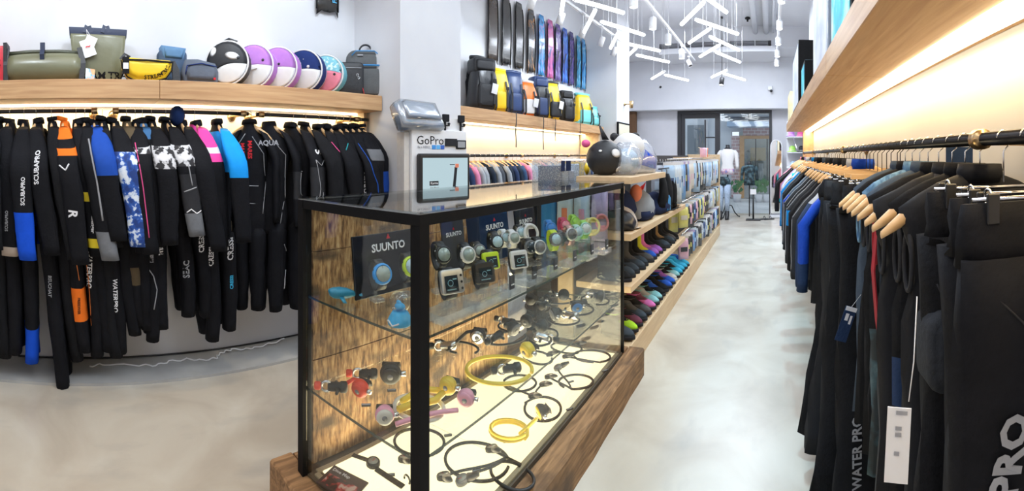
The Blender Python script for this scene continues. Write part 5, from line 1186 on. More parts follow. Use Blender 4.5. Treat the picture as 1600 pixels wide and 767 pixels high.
def boots(row, z, y0, dy, hgt, spec, X=None, nm='boot', low=False):
    protos = {}
    for i, code in enumerate(spec):
        k = code
        y = y0 + i * dy
        lb = '%s %s boot with %s toe, %s from near end of %s' % ('low' if low else 'tall', CN[code[0]], CN[code[1]], ['first', 'second', 'third', 'fourth', 'fifth', 'sixth', 'seventh', 'eighth', 'ninth', 'tenth', 'eleventh', 'twelfth', '13th', '14th', '15th', '16th', '17th', '18th', '19th', '20th'][i], row)
        loc = ((RXF - .165 if X is None else X) + R.uniform(-.012, .008), y, z); rz = FR + R.uniform(-.08, .08); gp = 'boots on the %s' % row
        if k not in protos:
            t = boot('dive_boot', hgt, mats=(C_[code[0]], C_[code[1]], S_sole if code[1] != 'w' else C_['w']), trim=C_[code[1]], open_=low); t.location = loc; t.rotation_euler = (0, 0, rz); tag(t, lb, 'boot', gp); protos[k] = proto_tree(t)
        else: copy_tree(protos[k], loc, rz, lb, gp)
bpy.context.view_layer.update()
boots('base board', .18, 2.98, .125, .12, ['ss', 'kl', 'km', 'hs', 'kh', 'mp', 'ga', 'ka', 'bk', 'kk', 'kb', 'vb', 'kw', 'ka', 'kc', 'cc', 'cc', 'bc'], X=RXF - .15, low=True)
boots('lowest shelf', .59, 2.98, .118, .24, ['kk', 'ks', 'ks', 'hs', 'ks', 'kh', 'yb', 'pv', 'kv', 'kk', 'ks', 'tk', 'ks', 'kh', 'kk'], X=RXF - .17)
# ---- hats, caps and bags on the middle shelf
K_navy = mat('cap_navy', (.02, .03, .08), .8); K_gry = mat('cap_grey', (.30, .33, .38), .8); K_crm = mat('cap_cream', (.55, .50, .46), .8); K_org = mat('cap_coral', (.80, .25, .15), .8); K_rd = mat('cap_red', (.75, .04, .05), .7)
def rackthing(name, label, cat, x, y, z, rz=FR, group=None): return thing(name, label, cat, (x, y, z), rz, group)
def cap(label, y, m, m2, x=RXF - .16, rz=FR, s=1.0, pitch=0.0):
    t = thing('cap', label, 'cap', (x, y, .957), rot=(pitch, 0, rz), scale=s, group='caps and hoods on the middle shelf')
    b = MB(); rows = []
    for k in range(7): a = pi / 2 * k / 6; rows.append(erow(0, .01 * k / 6, .14 * sin(a) + .012, .095 * max(cos(a), .08), .11 * max(cos(a), .08), 16, 0, .01, k, e=1.0))
    b.rings(rows).build('crown', m, t)
    b = MB(); n = 9; p = []
    for i in range(n): a = pi + pi * i / (n - 1); p.append((.085 * cos(a), -.04 + .115 * sin(a)))
    b.rings([[(x_, y_, .012 - .018 * (abs(x_) / .085) ** 2) for x_, y_ in p], [(x_, y_, .016 - .018 * (abs(x_) / .085) ** 2) for x_, y_ in p]], smooth=False).build('brim', m2, t)
    b = MB(); b.ball((0, .01, .152), .008, 8, 6); b.build('button', m2, t)
def soft(label, name, cat, x, y, z, rx, ry, rz_, m, seed, yaw=0.0, parts=None, e=.8, am=.10, group=None):
    """slumped soft bag"""
    t = thing(name, label, cat, (x, y, z), yaw, group)
    b = MB(); rows = []; prof = [(0, .80), (.12, 1.0), (.35, 1.02), (.6, .88), (.8, .62), (.93, .34), (1.0, .12)]
    for k, (u, s_) in enumerate(prof): rows.append(erow(.15 * rx * sin(u * 3 + seed), .12 * ry * sin(u * 2 + seed), rz_ * u, rx * s_, ry * s_, 18, seed, am, k, e=e))
    b.rings(rows).build('body', m, t); return t
M_wrap = glassy('clear_wrap', (.93, .95, 1.0), .22, .12, haze=.16, hazecol=(.85, .9, 1))
soft('folded black tarpaulin bag lying at the near end of the middle shelf', 'dry_bag', 'bag', RXF - .15, 3.02, .957, .10, .15, .15, F_tarp, 1, FR)
cap('cream white cap lying on the black bag at the near end of the middle shelf', 3.13, K_crm, K_crm, RXF - .14, FR - .5, 1.0)
t = soft('coral and navy bundled hood standing behind the cream cap', 'hood', 'hood', RXF - .26, 3.25, .957, .13, .16, .31, K_navy, 2, FR); b = MB(); b.ball((.10, -.14, .24), (.05, .05, .07), 10, 8); b.build('coral_patch', K_org, t)
t = soft('grey and white bag with a red strap and navy base on the middle shelf', 'swim_bag', 'bag', RXF - .17, 3.56, .957, .14, .13, .26, K_gry, 3, FR)
b = MB(); strap(b, [(-.08, -.06, .20), (-.03, -.04, .27), (.03, -.05, .30), (.07, -.02, .24)], .03, .006); b.build('red_strap', K_rd, t)
b = MB(); b.rings([erow(0, 0, z, rx, rx * .95, 18, 3, .06, 0, e=.8) for z, rx in ((.003, .125), (.03, .150), (.08, .152))]); b.build('navy_base', K_navy, t)
t = soft('dark navy dive bag with a light blue corner on the middle shelf', 'dive_bag', 'bag', RXF - .15, 3.98, .957, .15, .13, .20, K_navy, 4, FR); b = MB(); puff(b, [(-.03, .03), (.10, .02), (.10, .14), (.04, .17)], .02, .006, y=-.14); b.build('blue_corner', F_blue, t)
for i, (x, y) in enumerate(((RXF - .13, 4.25), (RXF - .12, 4.42), (RXF - .16, 4.60))):
    cap(['charcoal cap behind the navy dive bag', 'black cap in the far part of the middle shelf', 'navy cap at the far end of the middle shelf'][i], y, [N_char, S_blk, K_navy][i], [N_char, S_blk, K_navy][i], x, FR - .2 * i)
# black hoods hanging in a row from the edge of the top shelf
for i in range(5):
    t = thing('neoprene_hood', ['first', 'second', 'third', 'fourth', 'fifth'][i] + ' black hood hanging beyond the end of the top shelf', 'hood', (RXF - .06 - .02 * (i % 2), 3.95 + i * .10, 1.33), FR, 'black hoods hanging beyond the top shelf')
    b = MB(); rows = [erow(.0, -.02 * sin(u * 3), -.30 * u - .01, .03 + .07 * sin(min(1, u * 1.3) * pi / 2), .02 + .03 * u, 12, i, .06, k) for k, u in enumerate([j / 7 for j in range(8)])]; b.rings(rows).build('hood', [N_blk2, N_char, N_blk2, S_slate, N_blk2][i], t)
    MB().tube([(0, 0, -.02), (0, 0, .03), (0, .02, .045)], .002, 5).build('hook', M_iron, t)
tag(MB().tube([(RXF - .07, 3.88, 1.375), (RXF - .07, 4.9, 1.375)], .006, 8).build('hood_rail', M_iron), 'thin dark rail with black hoods beyond the end of the top shelf', 'rail')
# ---- on the top shelf: animal helmet covers and a wrapped blue pack
def helmet(label, px, py, X, r, m, m2, eye=1, ears=(), fin=None, yaw=0.0, bottom=None):
    p = onX(px, py, X); t = thing('helmet_cover', label, 'helmet cover', (X, p.y, 1.352), FR + yaw - 1.1, 'animal helmet covers on the rack')
    b = MB(); rows = []
    for k in range(9):
        a = pi * (.12 + .88 * k / 8); rr = max(sin(a), .05); rows.append(erow(0, 0, r * .95 * (1 - cos(a)) - r * .95 * (1 - cos(pi * .12)), r * rr, r * 1.12 * rr, 20, 0, 0, k, e=1.0))
    b.rings(rows).build('shell', m, t)
    return t, r
def on_ball(t, r, az, el, rx, rz_, m, name, th=.006):
    """patch on a helmet's surface; az from the front, el above the middle"""
    b = MB(); rs = []
    for k in (1, .5):
        ring = []
        for i in range(12):
            a = 2 * pi * i / 12; A = az + rx * k * cos(a); E = el + rz_ * k * sin(a)
            ring.append(((r + th) * sin(A) * cos(E), -(r * 1.12 + th) * cos(A) * cos(E), r * .93 + (r * .95 + th) * sin(E) - .01))
        rs.append(ring)
    b.rings(rs).build(name, m, t)
t, r = helmet('black orca helmet cover with white eye patches, nearest on the top rack shelf', 945, 270, -1.25, .145, F_black, F_white)
on_ball(t, r, .55, .30, .30, .24, F_white, 'eye_patch'); on_ball(t, r, -.35, .42, .10, .07, F_white, 'small_patch'); on_ball(t, r, .95, -.6, .30, .20, F_white, 'belly_patch')
b = MB(); b.rings([[(-.02, -.03, .27), (.03, -.03, .27), (.03, .03, .27), (-.02, .03, .27)], [(-.045, -.008, .38), (-.035, -.008, .38), (-.035, .008, .38), (-.045, .008, .38)]]); b.build('dorsal_fin', F_black, t)
b = MB(); b.ball((-.15, -.06, .24), (.035, .03, .03), 10, 8); b.build('pink_bow', F_pinkt, t)
t, r = helmet('second black helmet cover behind the orca one', 958, 270, -1.22, .14, F_black, F_white); t.location.y += .32; on_ball(t, r, .4, .2, .2, .2, F_black, 'patch')
t, r = helmet('white panda helmet cover with black ears and eye rings', 972, 270, -1.18, .145, F_white, F_black); t.location.y = 3.50; t.location.z = 1.352
b = MB(); b.tube([(0, 0, 0), (0, 0, .12)], .10, 16); b.build('neck_ring', F_white, t)
for c in kids(t): 
    if c.name.startswith('shell'): c.location.z = .075
on_ball(t, r, -.15, .42 + .5, .16, .16, F_black, 'eye_ring'); on_ball(t, r, .45, .42 + .45, .16, .14, F_black, 'eye_ring')
for q in (-.10, .08): b = MB(); b.ball((q - .02, .0, .325 - abs(q) * .2), (.038, .02, .036), 12, 8); b.build('ear', F_black, t)
p = onX(1010, 270, -1.1)
t = thing('wrapped_helmet', 'clear wrapped round helmet cover between the panda and the blue pack', 'package', (-1.10, 3.20, 1.352), FR)
b = MB(); b.rings([erow(0, 0, z, rr, rr * 1.05, 14, 1, .06, k) for k, (z, rr) in enumerate(((0, .07), (.05, .12), (.13, .13), (.20, .10), (.25, .05)))]); b.build('wrap', M_wrap, t); b = MB(); b.ball((0, 0, .11), (.095, .10, .095), 14, 10); b.build('contents', mat('pale_blue_shell', (.55, .72, .85), .5), t)
t = thing('wrapped_pack', 'royal blue and white pack wrapped in clear plastic on the top rack shelf', 'package', (-1.08, 3.55, 1.352), FR - .3)
b = MB(); puff(b, [(-.14, 0), (.14, 0), (.13, .10), (-.02, .24), (-.14, .20)], .12, .03, .01); b.build('white_pouch', F_white, t)
b = MB(); puff(b, [(-.11, .07), (.12, .03), (.13, .12), (-.04, .20)], .12, .02, .01, y=-.02); b.build('blue_pouch', N_blue, t)
b = MB(); b.rings([erow(0, 0, z, rr, rr * .62, 14, 2, .05, k) for k, (z, rr) in enumerate(((0, .15), (.05, .165), (.13, .16), (.22, .12), (.29, .04)))]); b.build('wrap', M_wrap, t)
t = thing('fur_cap', 'brown fuzzy cap behind the wrapped blue pack', 'cap', (-1.42, 4.3, 1.36), FR); b = MB(); b.ball((0, 0, .16), (.14, .12, .17), 14, 10); b.build('crown', mat('brown_fur', (.28, .18, .11), .95, var=.5, scale=60, bump=.6), t)
tag(MB().box((-1.56, 4.15, .0), (-1.30, 4.45, 1.36), .01).build('fitting_post', M_grey), 'plain grey stand under the brown fuzzy cap behind the rack', 'stand')
# ---- hanging pouches and packaged accessories further along
PK = [mat('pouch_%s' % n_, c, .35, coat=.3) for n_, c in (('ice', (.62, .72, .82)), ('blue', (.18, .36, .68)), ('sky', (.40, .58, .80)), ('grey', (.40, .43, .50)), ('violet', (.45, .38, .62)), ('pink', (.68, .42, .55)), ('black', (.04, .045, .055)), ('navy', (.05, .09, .22)), ('cream', (.62, .60, .56)), ('yellow', (.68, .66, .22)))]
PKN = ['ice white', 'blue', 'sky blue', 'grey', 'violet', 'pink', 'black', 'navy', 'cream', 'yellow']
def pouch(mi, w, h, kind):
    t = thing('hanging_pouch', 'x', 'package')
    b = MB(); b.rings([erow(0, 0, -.03 - h * u, w / 2 * (1 if u else .9), .006 + .016 * sin(u * pi * .9), 10, mi, .04, k, e=.5) for k, u in enumerate((0, .2, .5, .8, 1))]); b.build('pouch', PK[mi], t)
    b = MB(); b.box((-w / 2, -.004, -.032), (w / 2, .004, -.0)); b.build('header_card', PK[(mi + 3) % 10] if kind else P_white, t)
    MB().tube([(0, .0, .0), (0, 0, .022), (0, .012, .028)], .0018, 5).build('hook', M_chrome, t)
    MB().box((-w * .32, -.027, -.03 - h * .62), (w * .32, -.024, -.03 - h * .40)).build('printed_label', PK[(mi * 3 + 1) % 10], t)
    return t
protos = {}
def hang_row(rowname, z, y0, y1, n, X, hs, weights, two=1):
    i = 0
    for lay in range(two):
        for k in range(n):
            y = y0 + (y1 - y0) * k / (n - 1) + R.uniform(-.01, .01); mi = R.choice(weights); h = hs * R.choice((.8, 1.0)); key = (mi, round(h, 2))
            x = X - lay * .12; i += 1
            lb = '%s hanging pouch, %s row at %s of %s' % (PKN[mi], ['front', 'rear'][lay], ['the near end', 'the near third', 'the middle', 'the far third', 'the far end'][min(4, int(5 * k / n))], rowname); gp = 'packaged accessories on the %s (%s, %s)' % (rowname, PKN[mi], ['front', 'rear'][lay])
            if key not in protos:
                t = pouch(mi, .13, h, mi % 2); t.location = (x, y, z); t.rotation_euler = (0, 0, FR - .9); tag(t, lb, 'package', gp); bpy.context.view_layer.update(); protos[key] = proto_tree(t)
            else: copy_tree(protos[key], (x, y, z), FR - .9 + R.uniform(-.2, .2), lb, gp)
    tag(MB().tube([(X, y0 - .08, z + .032), (X, y1 + .05, z + .032)], .006, 8).build('accessory_rail', M_chrome), 'thin metal rail of the ' + rowname, 'rail')
hang_row('upper accessory rail', 1.43, 4.3, 8.05, 34, RXF - .07, .40, [0, 0, 1, 2, 2, 3, 4, 6, 8], 2)
hang_row('middle accessory rail', .93, 4.98, 8.05, 24, RXF - .06, .30, [0, 3, 3, 5, 6, 7, 9, 8, 6], 2)
hang_row('lower accessory rail', .56, 4.98, 8.05, 22, RXF - .06, .30, [3, 6, 7, 6, 5, 0, 1], 1)
t = thing('folded_towel', 'rolled pink and white towel lying above the accessory rail', 'towel', (RXF - .12, 7.0, 1.475), FR)
for i, m in enumerate((PK[5], P_white, K_org)): b = MB(); b.rings([erow(-.11 + .10 * i, 0, z, .055, .05, 10, i, .03, k) for k, z in enumerate((0, .05, .12, .15))]); b.build('towel_roll', m, t)
tag(MB().box((RXF - .55, 6.6, 1.452), (RXF - .02, 7.4, 1.473)).build('rack_top_board', M_ply), 'short board above the accessory rail under the rolled towel', 'board')
M_cab = mat('cabinet_dark', (.05, .045, .045), .6)
# ---- things standing between the case and the rack
t = thing('storage_box', 'clear plastic box of small accessories beyond the display case', 'box', (-1.62, 3.15, 1.282), FR)
b = MB(); b.box((-.30, -.12, 0), (.30, .12, .19), .01); b.build('box_wall', glassy('clear_box', (.92, .94, .97), .12, .08, haze=.22), t)
for i, (x, w, h, m) in enumerate(((-.22, .10, .14, K_navy), (-.10, .08, .13, PK[8]), (.0, .09, .10, PK[3]), (.10, .08, .15, PK[0]), (.20, .09, .16, F_yel))): MB().box((x - w / 2, -.08, .01), (x + w / 2, .08, h), .005).build('carton', m, t)
MB().lathe([(.05, 0), (.05, .004)], (.20, -.125, .11), 'y', 16).build('yellow_sticker', F_yel, t); MB().box((-.27, -.1235, .10), (-.21, -.1215, .18)).build('navy_sticker', K_navy, t); MB().box((-.19, -.1235, .10), (-.11, -.1215, .18)).build('navy_sticker', K_navy, t)
tag(MB().box((-1.78, 2.84, 0.0), (-1.50, 3.60, 1.28), .004).build('low_cabinet', M_cab), 'plain dark low cabinet carrying the clear storage box', 'cabinet')
t = thing('speaker_box', 'upright black box next to the orca helmet cover', 'box', (-1.50, 3.72, 1.282), FR); MB().box((-.06, -.07, 0), (.06, .07, .21), .004).build('body', S_blk, t); MB().box((-.045, -.073, .02), (.045, -.071, .19)).build('front_grille', N_char, t)
tag(MB().box((-1.60, 3.62, 0.0), (-1.41, 3.84, 1.28), .004).build('low_cabinet', M_cab), 'narrow dark cabinet carrying the upright black box', 'cabinet')
# packaged goods hanging behind the far end of the case
for i, (px, m, h, lb) in enumerate(((862, F_blue, .40, 'blue packaged item hanging behind the far end of the case'), (880, PK[0], .36, 'clear packaged item with an orange core behind the case'), (893, PK[0], .36, 'clear packaged item with a magenta core behind the case'), (908, PK[4], .42, 'violet grey packaged item hanging behind the case'))):
    y = 2.92 + i * .12 + (.6 if False else 0); X = -1.43
    t = thing('blister_pack', lb, 'package', (X, 2.80, 1.22), 0.25); t.location = (-1.56 + .135 * i, 2.80, 1.25)
    b = MB(); b.rings([erow(0, 0, -h * u, .058, .012 + .01 * sin(u * 3), 10, i, .04, k, e=.5) for k, u in enumerate((0, .3, .6, 1))]); b.build('pack', m, t)
    if i in (1, 2): b = MB(); b.box((-.02, -.028, -h * .8), (.02, -.022, -h * .35), .002); b.build('core', [None, K_org, H_pnk][i], t)
tag(MB().box((-1.66, 2.815, 1.24), (-.98, 2.825, 1.29)).build('hook_strip', M_ply), 'pale strip with packaged goods behind the far end of the case', 'hook strip')
# ================================================================== camera maker's display stand by the column
t = thing('display_stand', 'white advertising stand with a screen between the column and the case', 'display stand', (-2.36, 2.50, 0), FR - radians(10)); TS = t
w = .27; K_screen = emis('screen_glow', (.55, .72, .78), .9)
b = MB(); b.box((-w, -.0, 0), (w, .12, 1.70), .004); b.build('body', M_white, t)
b = MB(); b.box((-w - .05, .03, 0), (-w - .002, .14, 1.68), .004); b.build('side_panel', mat('cream_side', (.62, .60, .58), .5), t)
b = MB(); b.box((.02, .03, 1.70), (w - .01, .036, 1.80)); b.build('header_card', M_white, t)
lettering('GoPro', .095, P_black, (-.10, -.001, 1.615), (1, 0, 0), (0, 0, 1), t, 'lettering', bold=.0)
lettering('Be a HERO.', .025, P_grey, (-.16, -.001, 1.565), (1, 0, 0), (0, 0, 1), t, 'lettering')
for i, m in enumerate((mat('sq_blue', (.05, .30, .75), .5), mat('sq_blue_light', (.12, .45, .85), .5), mat('sq_blue_dark', (.03, .12, .50), .5))): MB().box((-.085 + i * .042, -.004, 1.55), (-.05 + i * .042, -.001, 1.582)).build('blue_square', m, t)
b = MB(); b.box((.04, -.014, 1.575), (.16, -.001, 1.635), .003); b.build('camera_picture', N_char, t); b = MB(); b.box((.15, -.012, 1.555), (.255, -.001, 1.625), .003); b.build('camera_picture', S_blk, t); MB().box((.165, -.0135, 1.565), (.24, -.0122, 1.615)).build('picture_window', P_grey, t)
for x in (.06, .22):
    b = MB(); b.box((x - .03, .0, 1.77), (x + .03, .024, 1.83), .003); b.build('camera_sample', S_blk, t)
    b = MB(); b.box((x - .012, .004, 1.70), (x - .002, .02, 1.77)); b.build('mount_arm', S_blk, t); b = MB(); b.box((x + .0, .004, 1.735), (x + .035, .02, 1.745)); b.build('mount_arm', N_char, t); b = MB(); b.ball((x + .03, .01, 1.755), .012, 8, 6); b.build('mount_knob', S_blk, t)
# screen
b = MB(); b.box((-.235, -.05, 1.075), (.265, -.002, 1.515), .012); b.build('screen_frame', D_blk, t)
MB().box((-.205, -.0525, 1.105), (.235, -.0505, 1.482)).build('screen', K_screen, t)
s_ = MB(); s_.M = Matrix.Translation((.10, -.054, 1.30)) @ Matrix.Rotation(.12, 4, 'Y'); s_.box((-.014, 0, -.10), (.014, .001, .11)); s_.build('grip_picture', N_char, t)
s_ = MB(); s_.box((.065, -.0545, 1.165), (.118, -.0535, 1.22)); s_.build('camera_picture', S_blk, t); s_ = MB(); s_.box((.105, -.0547, 1.405), (.14, -.0537, 1.435)); s_.build('red_cap_picture', K_org, t); s_ = MB(); s_.box((.05, -.0545, 1.425), (.10, -.0537, 1.432)); s_.build('cord_picture', S_blk, t)
s_ = MB(); s_.box((-.145, -.0545, 1.27), (-.06, -.0537, 1.305)); s_.build('caption_box', N_char, t); lettering('Karma', .026, P_white, (-.102, -.0548, 1.288), (1, 0, 0), (0, 0, 1), t, 'caption'); lettering('Grip Mount', .018, P_grey, (-.10, -.0538, 1.255), (1, 0, 0), (0, 0, 1), t, 'caption')
t = thing('wrapped_cushion', 'grey blue cushion in shiny plastic lying on top of the white stand', 'cushion', (-2.37, 2.32, 1.705), rot=(-.45, .0, FR - radians(10)))
b = MB(); puff(b, [(-.20, 0), (.17, -.0), (.14, .20), (-.17, .22), (-.22, .19)], .13, .045, .02); b.build('cushion', mat('steel_blue_cloth', (.20, .30, .45), .6, bump=.3, scale=12), t)
b = MB(); puff(b, [(-.21, -.006), (.18, -.006), (.15, .21), (-.18, .23), (-.23, .20)], .145, .05, .022); b.build('plastic_wrap', glassy('crinkled_wrap', (.95, .97, 1), .35, .18, haze=.12), t)
# ================================================================== small garments on the rail behind the case
GC = [(.02, .022, .028), (.05, .10, .20), (.35, .38, .42), (.02, .02, .03), (.40, .52, .68), (.03, .05, .12), (.55, .55, .58), (.70, .25, .42), (.02, .03, .05), (.08, .09, .11)]
GN = ['black', 'steel blue', 'light grey', 'jet black', 'pale blue', 'navy', 'white', 'pink', 'blue black', 'charcoal']
GM = [mat('garment_%s' % n_.replace(' ', '_'), c, .8) for n_, c in zip(GN, GC)]
def small_garment(mi):
    t = thing('swim_shirt', 'x', 'garment'); hanger(t, .30, .07)
    b = MB(); b.rings([erow(0, 0, z, rx, ry, 12, mi, .04, k) for k, (z, rx, ry) in enumerate(((-.075, .05, .02), (-.10, .13, .022), (-.14, .17, .026), (-.30, .16, .028), (-.50, .165, .03), (-.56, .16, .028)))]); b.build('body', GM[mi], t)
    for s_ in (-1, 1): b = MB(); b.rings([erow(s_ * x, 0, z, .028, .028, 10, mi, .03, k) for k, (x, z) in enumerate(((.14, -.12), (.19, -.20), (.21, -.32), (.215, -.46)))]); b.build('sleeve', GM[(mi + (3 if mi % 3 == 0 else 0)) % 10], t)
    return t
pr = {}
for i in range(38):
    wh = ['at the near end', 'in the near part', 'in the middle', 'in the far part', 'at the far end'][i * 5 // 38]
    y = 3.1 + i * .092; mi = R.randrange(10); 
    if mi in pr: copy_tree(pr[mi], (-2.95, y, 1.50), R.uniform(-.15, .15), '%s swim shirt %s of the rail behind the display case' % (GN[mi], wh), 'swim shirts behind the case, %s' % GN[mi])
    else: t = small_garment(mi); t.location = (-2.95, y, 1.50); tag(t, '%s swim shirt %s of the rail behind the display case' % (GN[mi], wh), 'garment', 'swim shirts behind the case, %s' % GN[mi]); bpy.context.view_layer.update(); pr[mi] = proto_tree(t)
# ================================================================== right-hand clothes rail
RR = .50; RZ = 1.54
J_blk = mat('jacket_black', (.0095, .010, .0125), .8, var=.35, scale=14, bump=.3, bscale=70); J_shell = mat('shell_black', (.016, .017, .021), .6, bump=.25, scale=14, bscale=30)
J_char = mat('jacket_charcoal', (.028, .031, .038), .8, bump=.25); J_slate = mat('jacket_slate', (.06, .085, .125), .75, bump=.25); J_royal = mat('jacket_royal_blue', (.012, .06, .42), .6, bump=.3); J_bright = mat('jacket_bright_blue', (.01, .22, .62), .6, bump=.25)
J_denim = ramp_mat('blue_weave', [(.4, (.05, .13, .26)), (.6, (.16, .32, .50))], 60, (1, 1, .2), rough=.8); J_pink = mat('jacket_pink', (.75, .28, .38), .7); J_lil = mat('jacket_lilac', (.42, .32, .60), .7); J_cyan = mat('jacket_cyan', (.02, .50, .60), .6)
J_pat = ramp_mat('black_white_pattern', [(.48, (.02, .02, .03)), (.51, (.62, .64, .68))], 14, rough=.8, detail=3); J_camo = ramp_mat('dark_teal_camouflage', [(.42, (.012, .02, .025)), (.52, (.03, .07, .09)), (.62, (.09, .14, .16))], 12, rough=.8, detail=5)
J_grey = mat('jacket_light_grey', (.42, .44, .48), .7); J_redl = mat('red_lining', (.30, .02, .03), .6); J_wht = mat('jacket_white', (.70, .70, .76), .7); J_navy = mat('jacket_navy', (.02, .04, .10), .75, bump=.25); J_zip = mat('zip_teeth', (.10, .12, .15), .4, .5)
M_clip = mat('chrome_clip', (.55, .56, .58), .18, 1.0, var=.05)
GRR = 'garments on the right wall rail'
def top_(label, Y, mats, hw=.35, ln=.78, body=.20, z=RZ, rz=0.0, arm=(), bz=(), collar=True, sway=0.0, thick=.034, sl=.62, kind='jacket', hm=None, hook=.095, openf=False, th=None, arm_dx=0.0, txt=None, X=RR, seam=None):
    """long-sleeved top; the sleeve towards the aisle is at -X"""
    t = thing(kind, label, 'garment' if kind != 'jacket' else 'jacket', (X, Y, z), rz, GRR); ph = R.uniform(0, 6)
    hanger(t, .42, hook, hm, .10)
    T = [(-.10, .055, .03), (-.14, .085, .032), (-.18, .15, .034), (-.24, body, .036), (-.45, body * .96, thick), (-ln - .1, body * 1.02, thick * 1.05)]
    zs = [-.10, -.14, -.18, -.24, -.32, -.42, -.52, -.62, -.72, -ln - .1]; zs = [q for q in zs if q > -ln - .05] + [-ln - .1]
    rows = []; mi = []
    for i, q in enumerate(zs):
        rx, ry = interp(T, q); rows.append(erow(0, sway * q, q, rx, ry, 16, ph, .05 if i > 3 else .01, i)); 
        if i: mi.append(zone(bz, (q + zs[i - 1]) / 2, 0))
    b = MB(); limb(b, rows, mi, 16); bd = b.build('body', mats, t); arms = {}
    for s_ in (-1, 1):
        k = 12; rows = []; mi = []; zz = [-.155 - sl * i / k for i in range(k + 1)]
        for i, q in enumerate(zz):
            u = i / k; out = .12 + (hw - .15) * min(1, u * 2.4) ** .85 + .02 * u; ry = (.058 - .014 * u) * (.5, .75, .92)[i] if i < 3 else (.058 - .014 * u)
            rows.append(erow(s_ * min(out, .15 if s_ > 0 and False else out), sway * q, q, .034 - .006 * u, ry * thick / .034, 12, ph + 1, .07, i, tiltx=s_ * -.5 if i < 3 else 0))
            if i: mi.append(zone(arm, (q + zz[i - 1]) / 2, 0))
        if s_ > 0: rows = [[(x * .42 + .02, y, q) for x, y, q in r_] for r_ in rows]       # the sleeve squeezed against the wall
        b = MB(); limb(b, rows, mi, 12); arms[s_] = b.build('sleeve', mats, t)
    if collar:
        b = MB(); limb(b, [erow(0, 0, q, rx, ry, 14) for q, rx, ry in ((-.115, .062, .036), (-.085, .066, .042), (-.058, .062, .040), (-.060, .054, .032), (-.10, .054, .030))], 0, 14); b.build('collar', mats, t)
    if seam:
        bv = BVHTree.FromPolygons([v.co.copy() for v in arms[-1].data.vertices], [tuple(p.vertices) for p in arms[-1].data.polygons]); pts = []
        for i in range(24):
            q = -.2 - (sl - .1) * i / 23; h = bv.ray_cast(Vector((-.8, sway * q - .02, q)), Vector((1, 0, 0)))
            if h[0] is not None: pts.append(h[0])
        if len(pts) > 2: MB().tube(pts, .003, 5).build('seam', seam, t)
    return t
def clips(t, w, z, m=None):
    b = MB(); b.tube([(-w / 2 - .03, 0, z), (w / 2 + .03, 0, z)], .004, 8); b.build('hanger_bar', M_chrome, t)
    for s_ in (-1, 1):
        b = MB(); b.box((s_ * w / 2 - .012, -.022, z - .040), (s_ * w / 2 + .012, -.014, z + .012), .002); b.build('clip', D_blk, t); b = MB(); b.box((s_ * w / 2 - .012, .014, z - .040), (s_ * w / 2 + .012, .022, z + .012), .002); b.build('clip', D_blk, t)
        b = MB(); b.torus((s_ * w / 2, 0, z + .004), .014, .0025, 12, 5, 'x'); b.build('clip_spring', M_clip, t)
def pants(label, Y, mats, w=.36, top=-.16, ln=1.20, z=RZ, rz=0.0, thick=.035, X=RR, patch=None, wide=1.0, legz=(), long_leg=.15, curl=0.0, black_hook=True):
    t = thing('trousers', label, 'trousers', (X, Y, z), rz, GRR); ph = R.uniform(0, 6)
    hp = [(-.017, 0, 0)] + [(-.017 * cos(i * pi / 8), 0, .017 * sin(i * pi / 8)) for i in range(1, 8)] + [(.017, 0, 0), (.012, 0, -.018), (0, 0, -.03), (0, 0, top + .02)]
    MB().tube(hp, .002, 6).build('hook', D_blk if black_hook else M_chrome, t); clips(t, w * .72, top + .01)
    b = MB(); limb(b, [erow(0, 0, q, w / 2 * k, ry, 16, ph, .035, i, e=.6) for i, (q, k, ry) in enumerate(((top + .004, .96, .012), (top - .03, 1.0, .022), (top - .06, 1.0, .028), (top - .10, 1.01, thick)))], 0, 16); b.build('waistband', mats, t)
    arr = {}
    for s_ in (-1, 1):
        k = 12; rows = []; mi = []; zz = [top - .085 - (ln - .1) * i / k for i in range(k + 1)]
        for i, q in enumerate(zz):
            u = i / k; rx = w / 4 * (1.06 - .25 * u) * wide; rows.append(erow(s_ * (w / 4 * (1.0 + .05 * u)) * wide + curl * u * u, .006 * sin(u * 5 + ph), q, rx, thick * (1.05 - .15 * u), 14, ph + s_, .09, i, e=.8))
            if i: mi.append(zone(legz, (q + zz[i - 1]) / 2, 0))
        b = MB(); limb(b, rows, mi, 14); arr[s_] = b.build('trouser_leg', mats, t)
    return t, arr
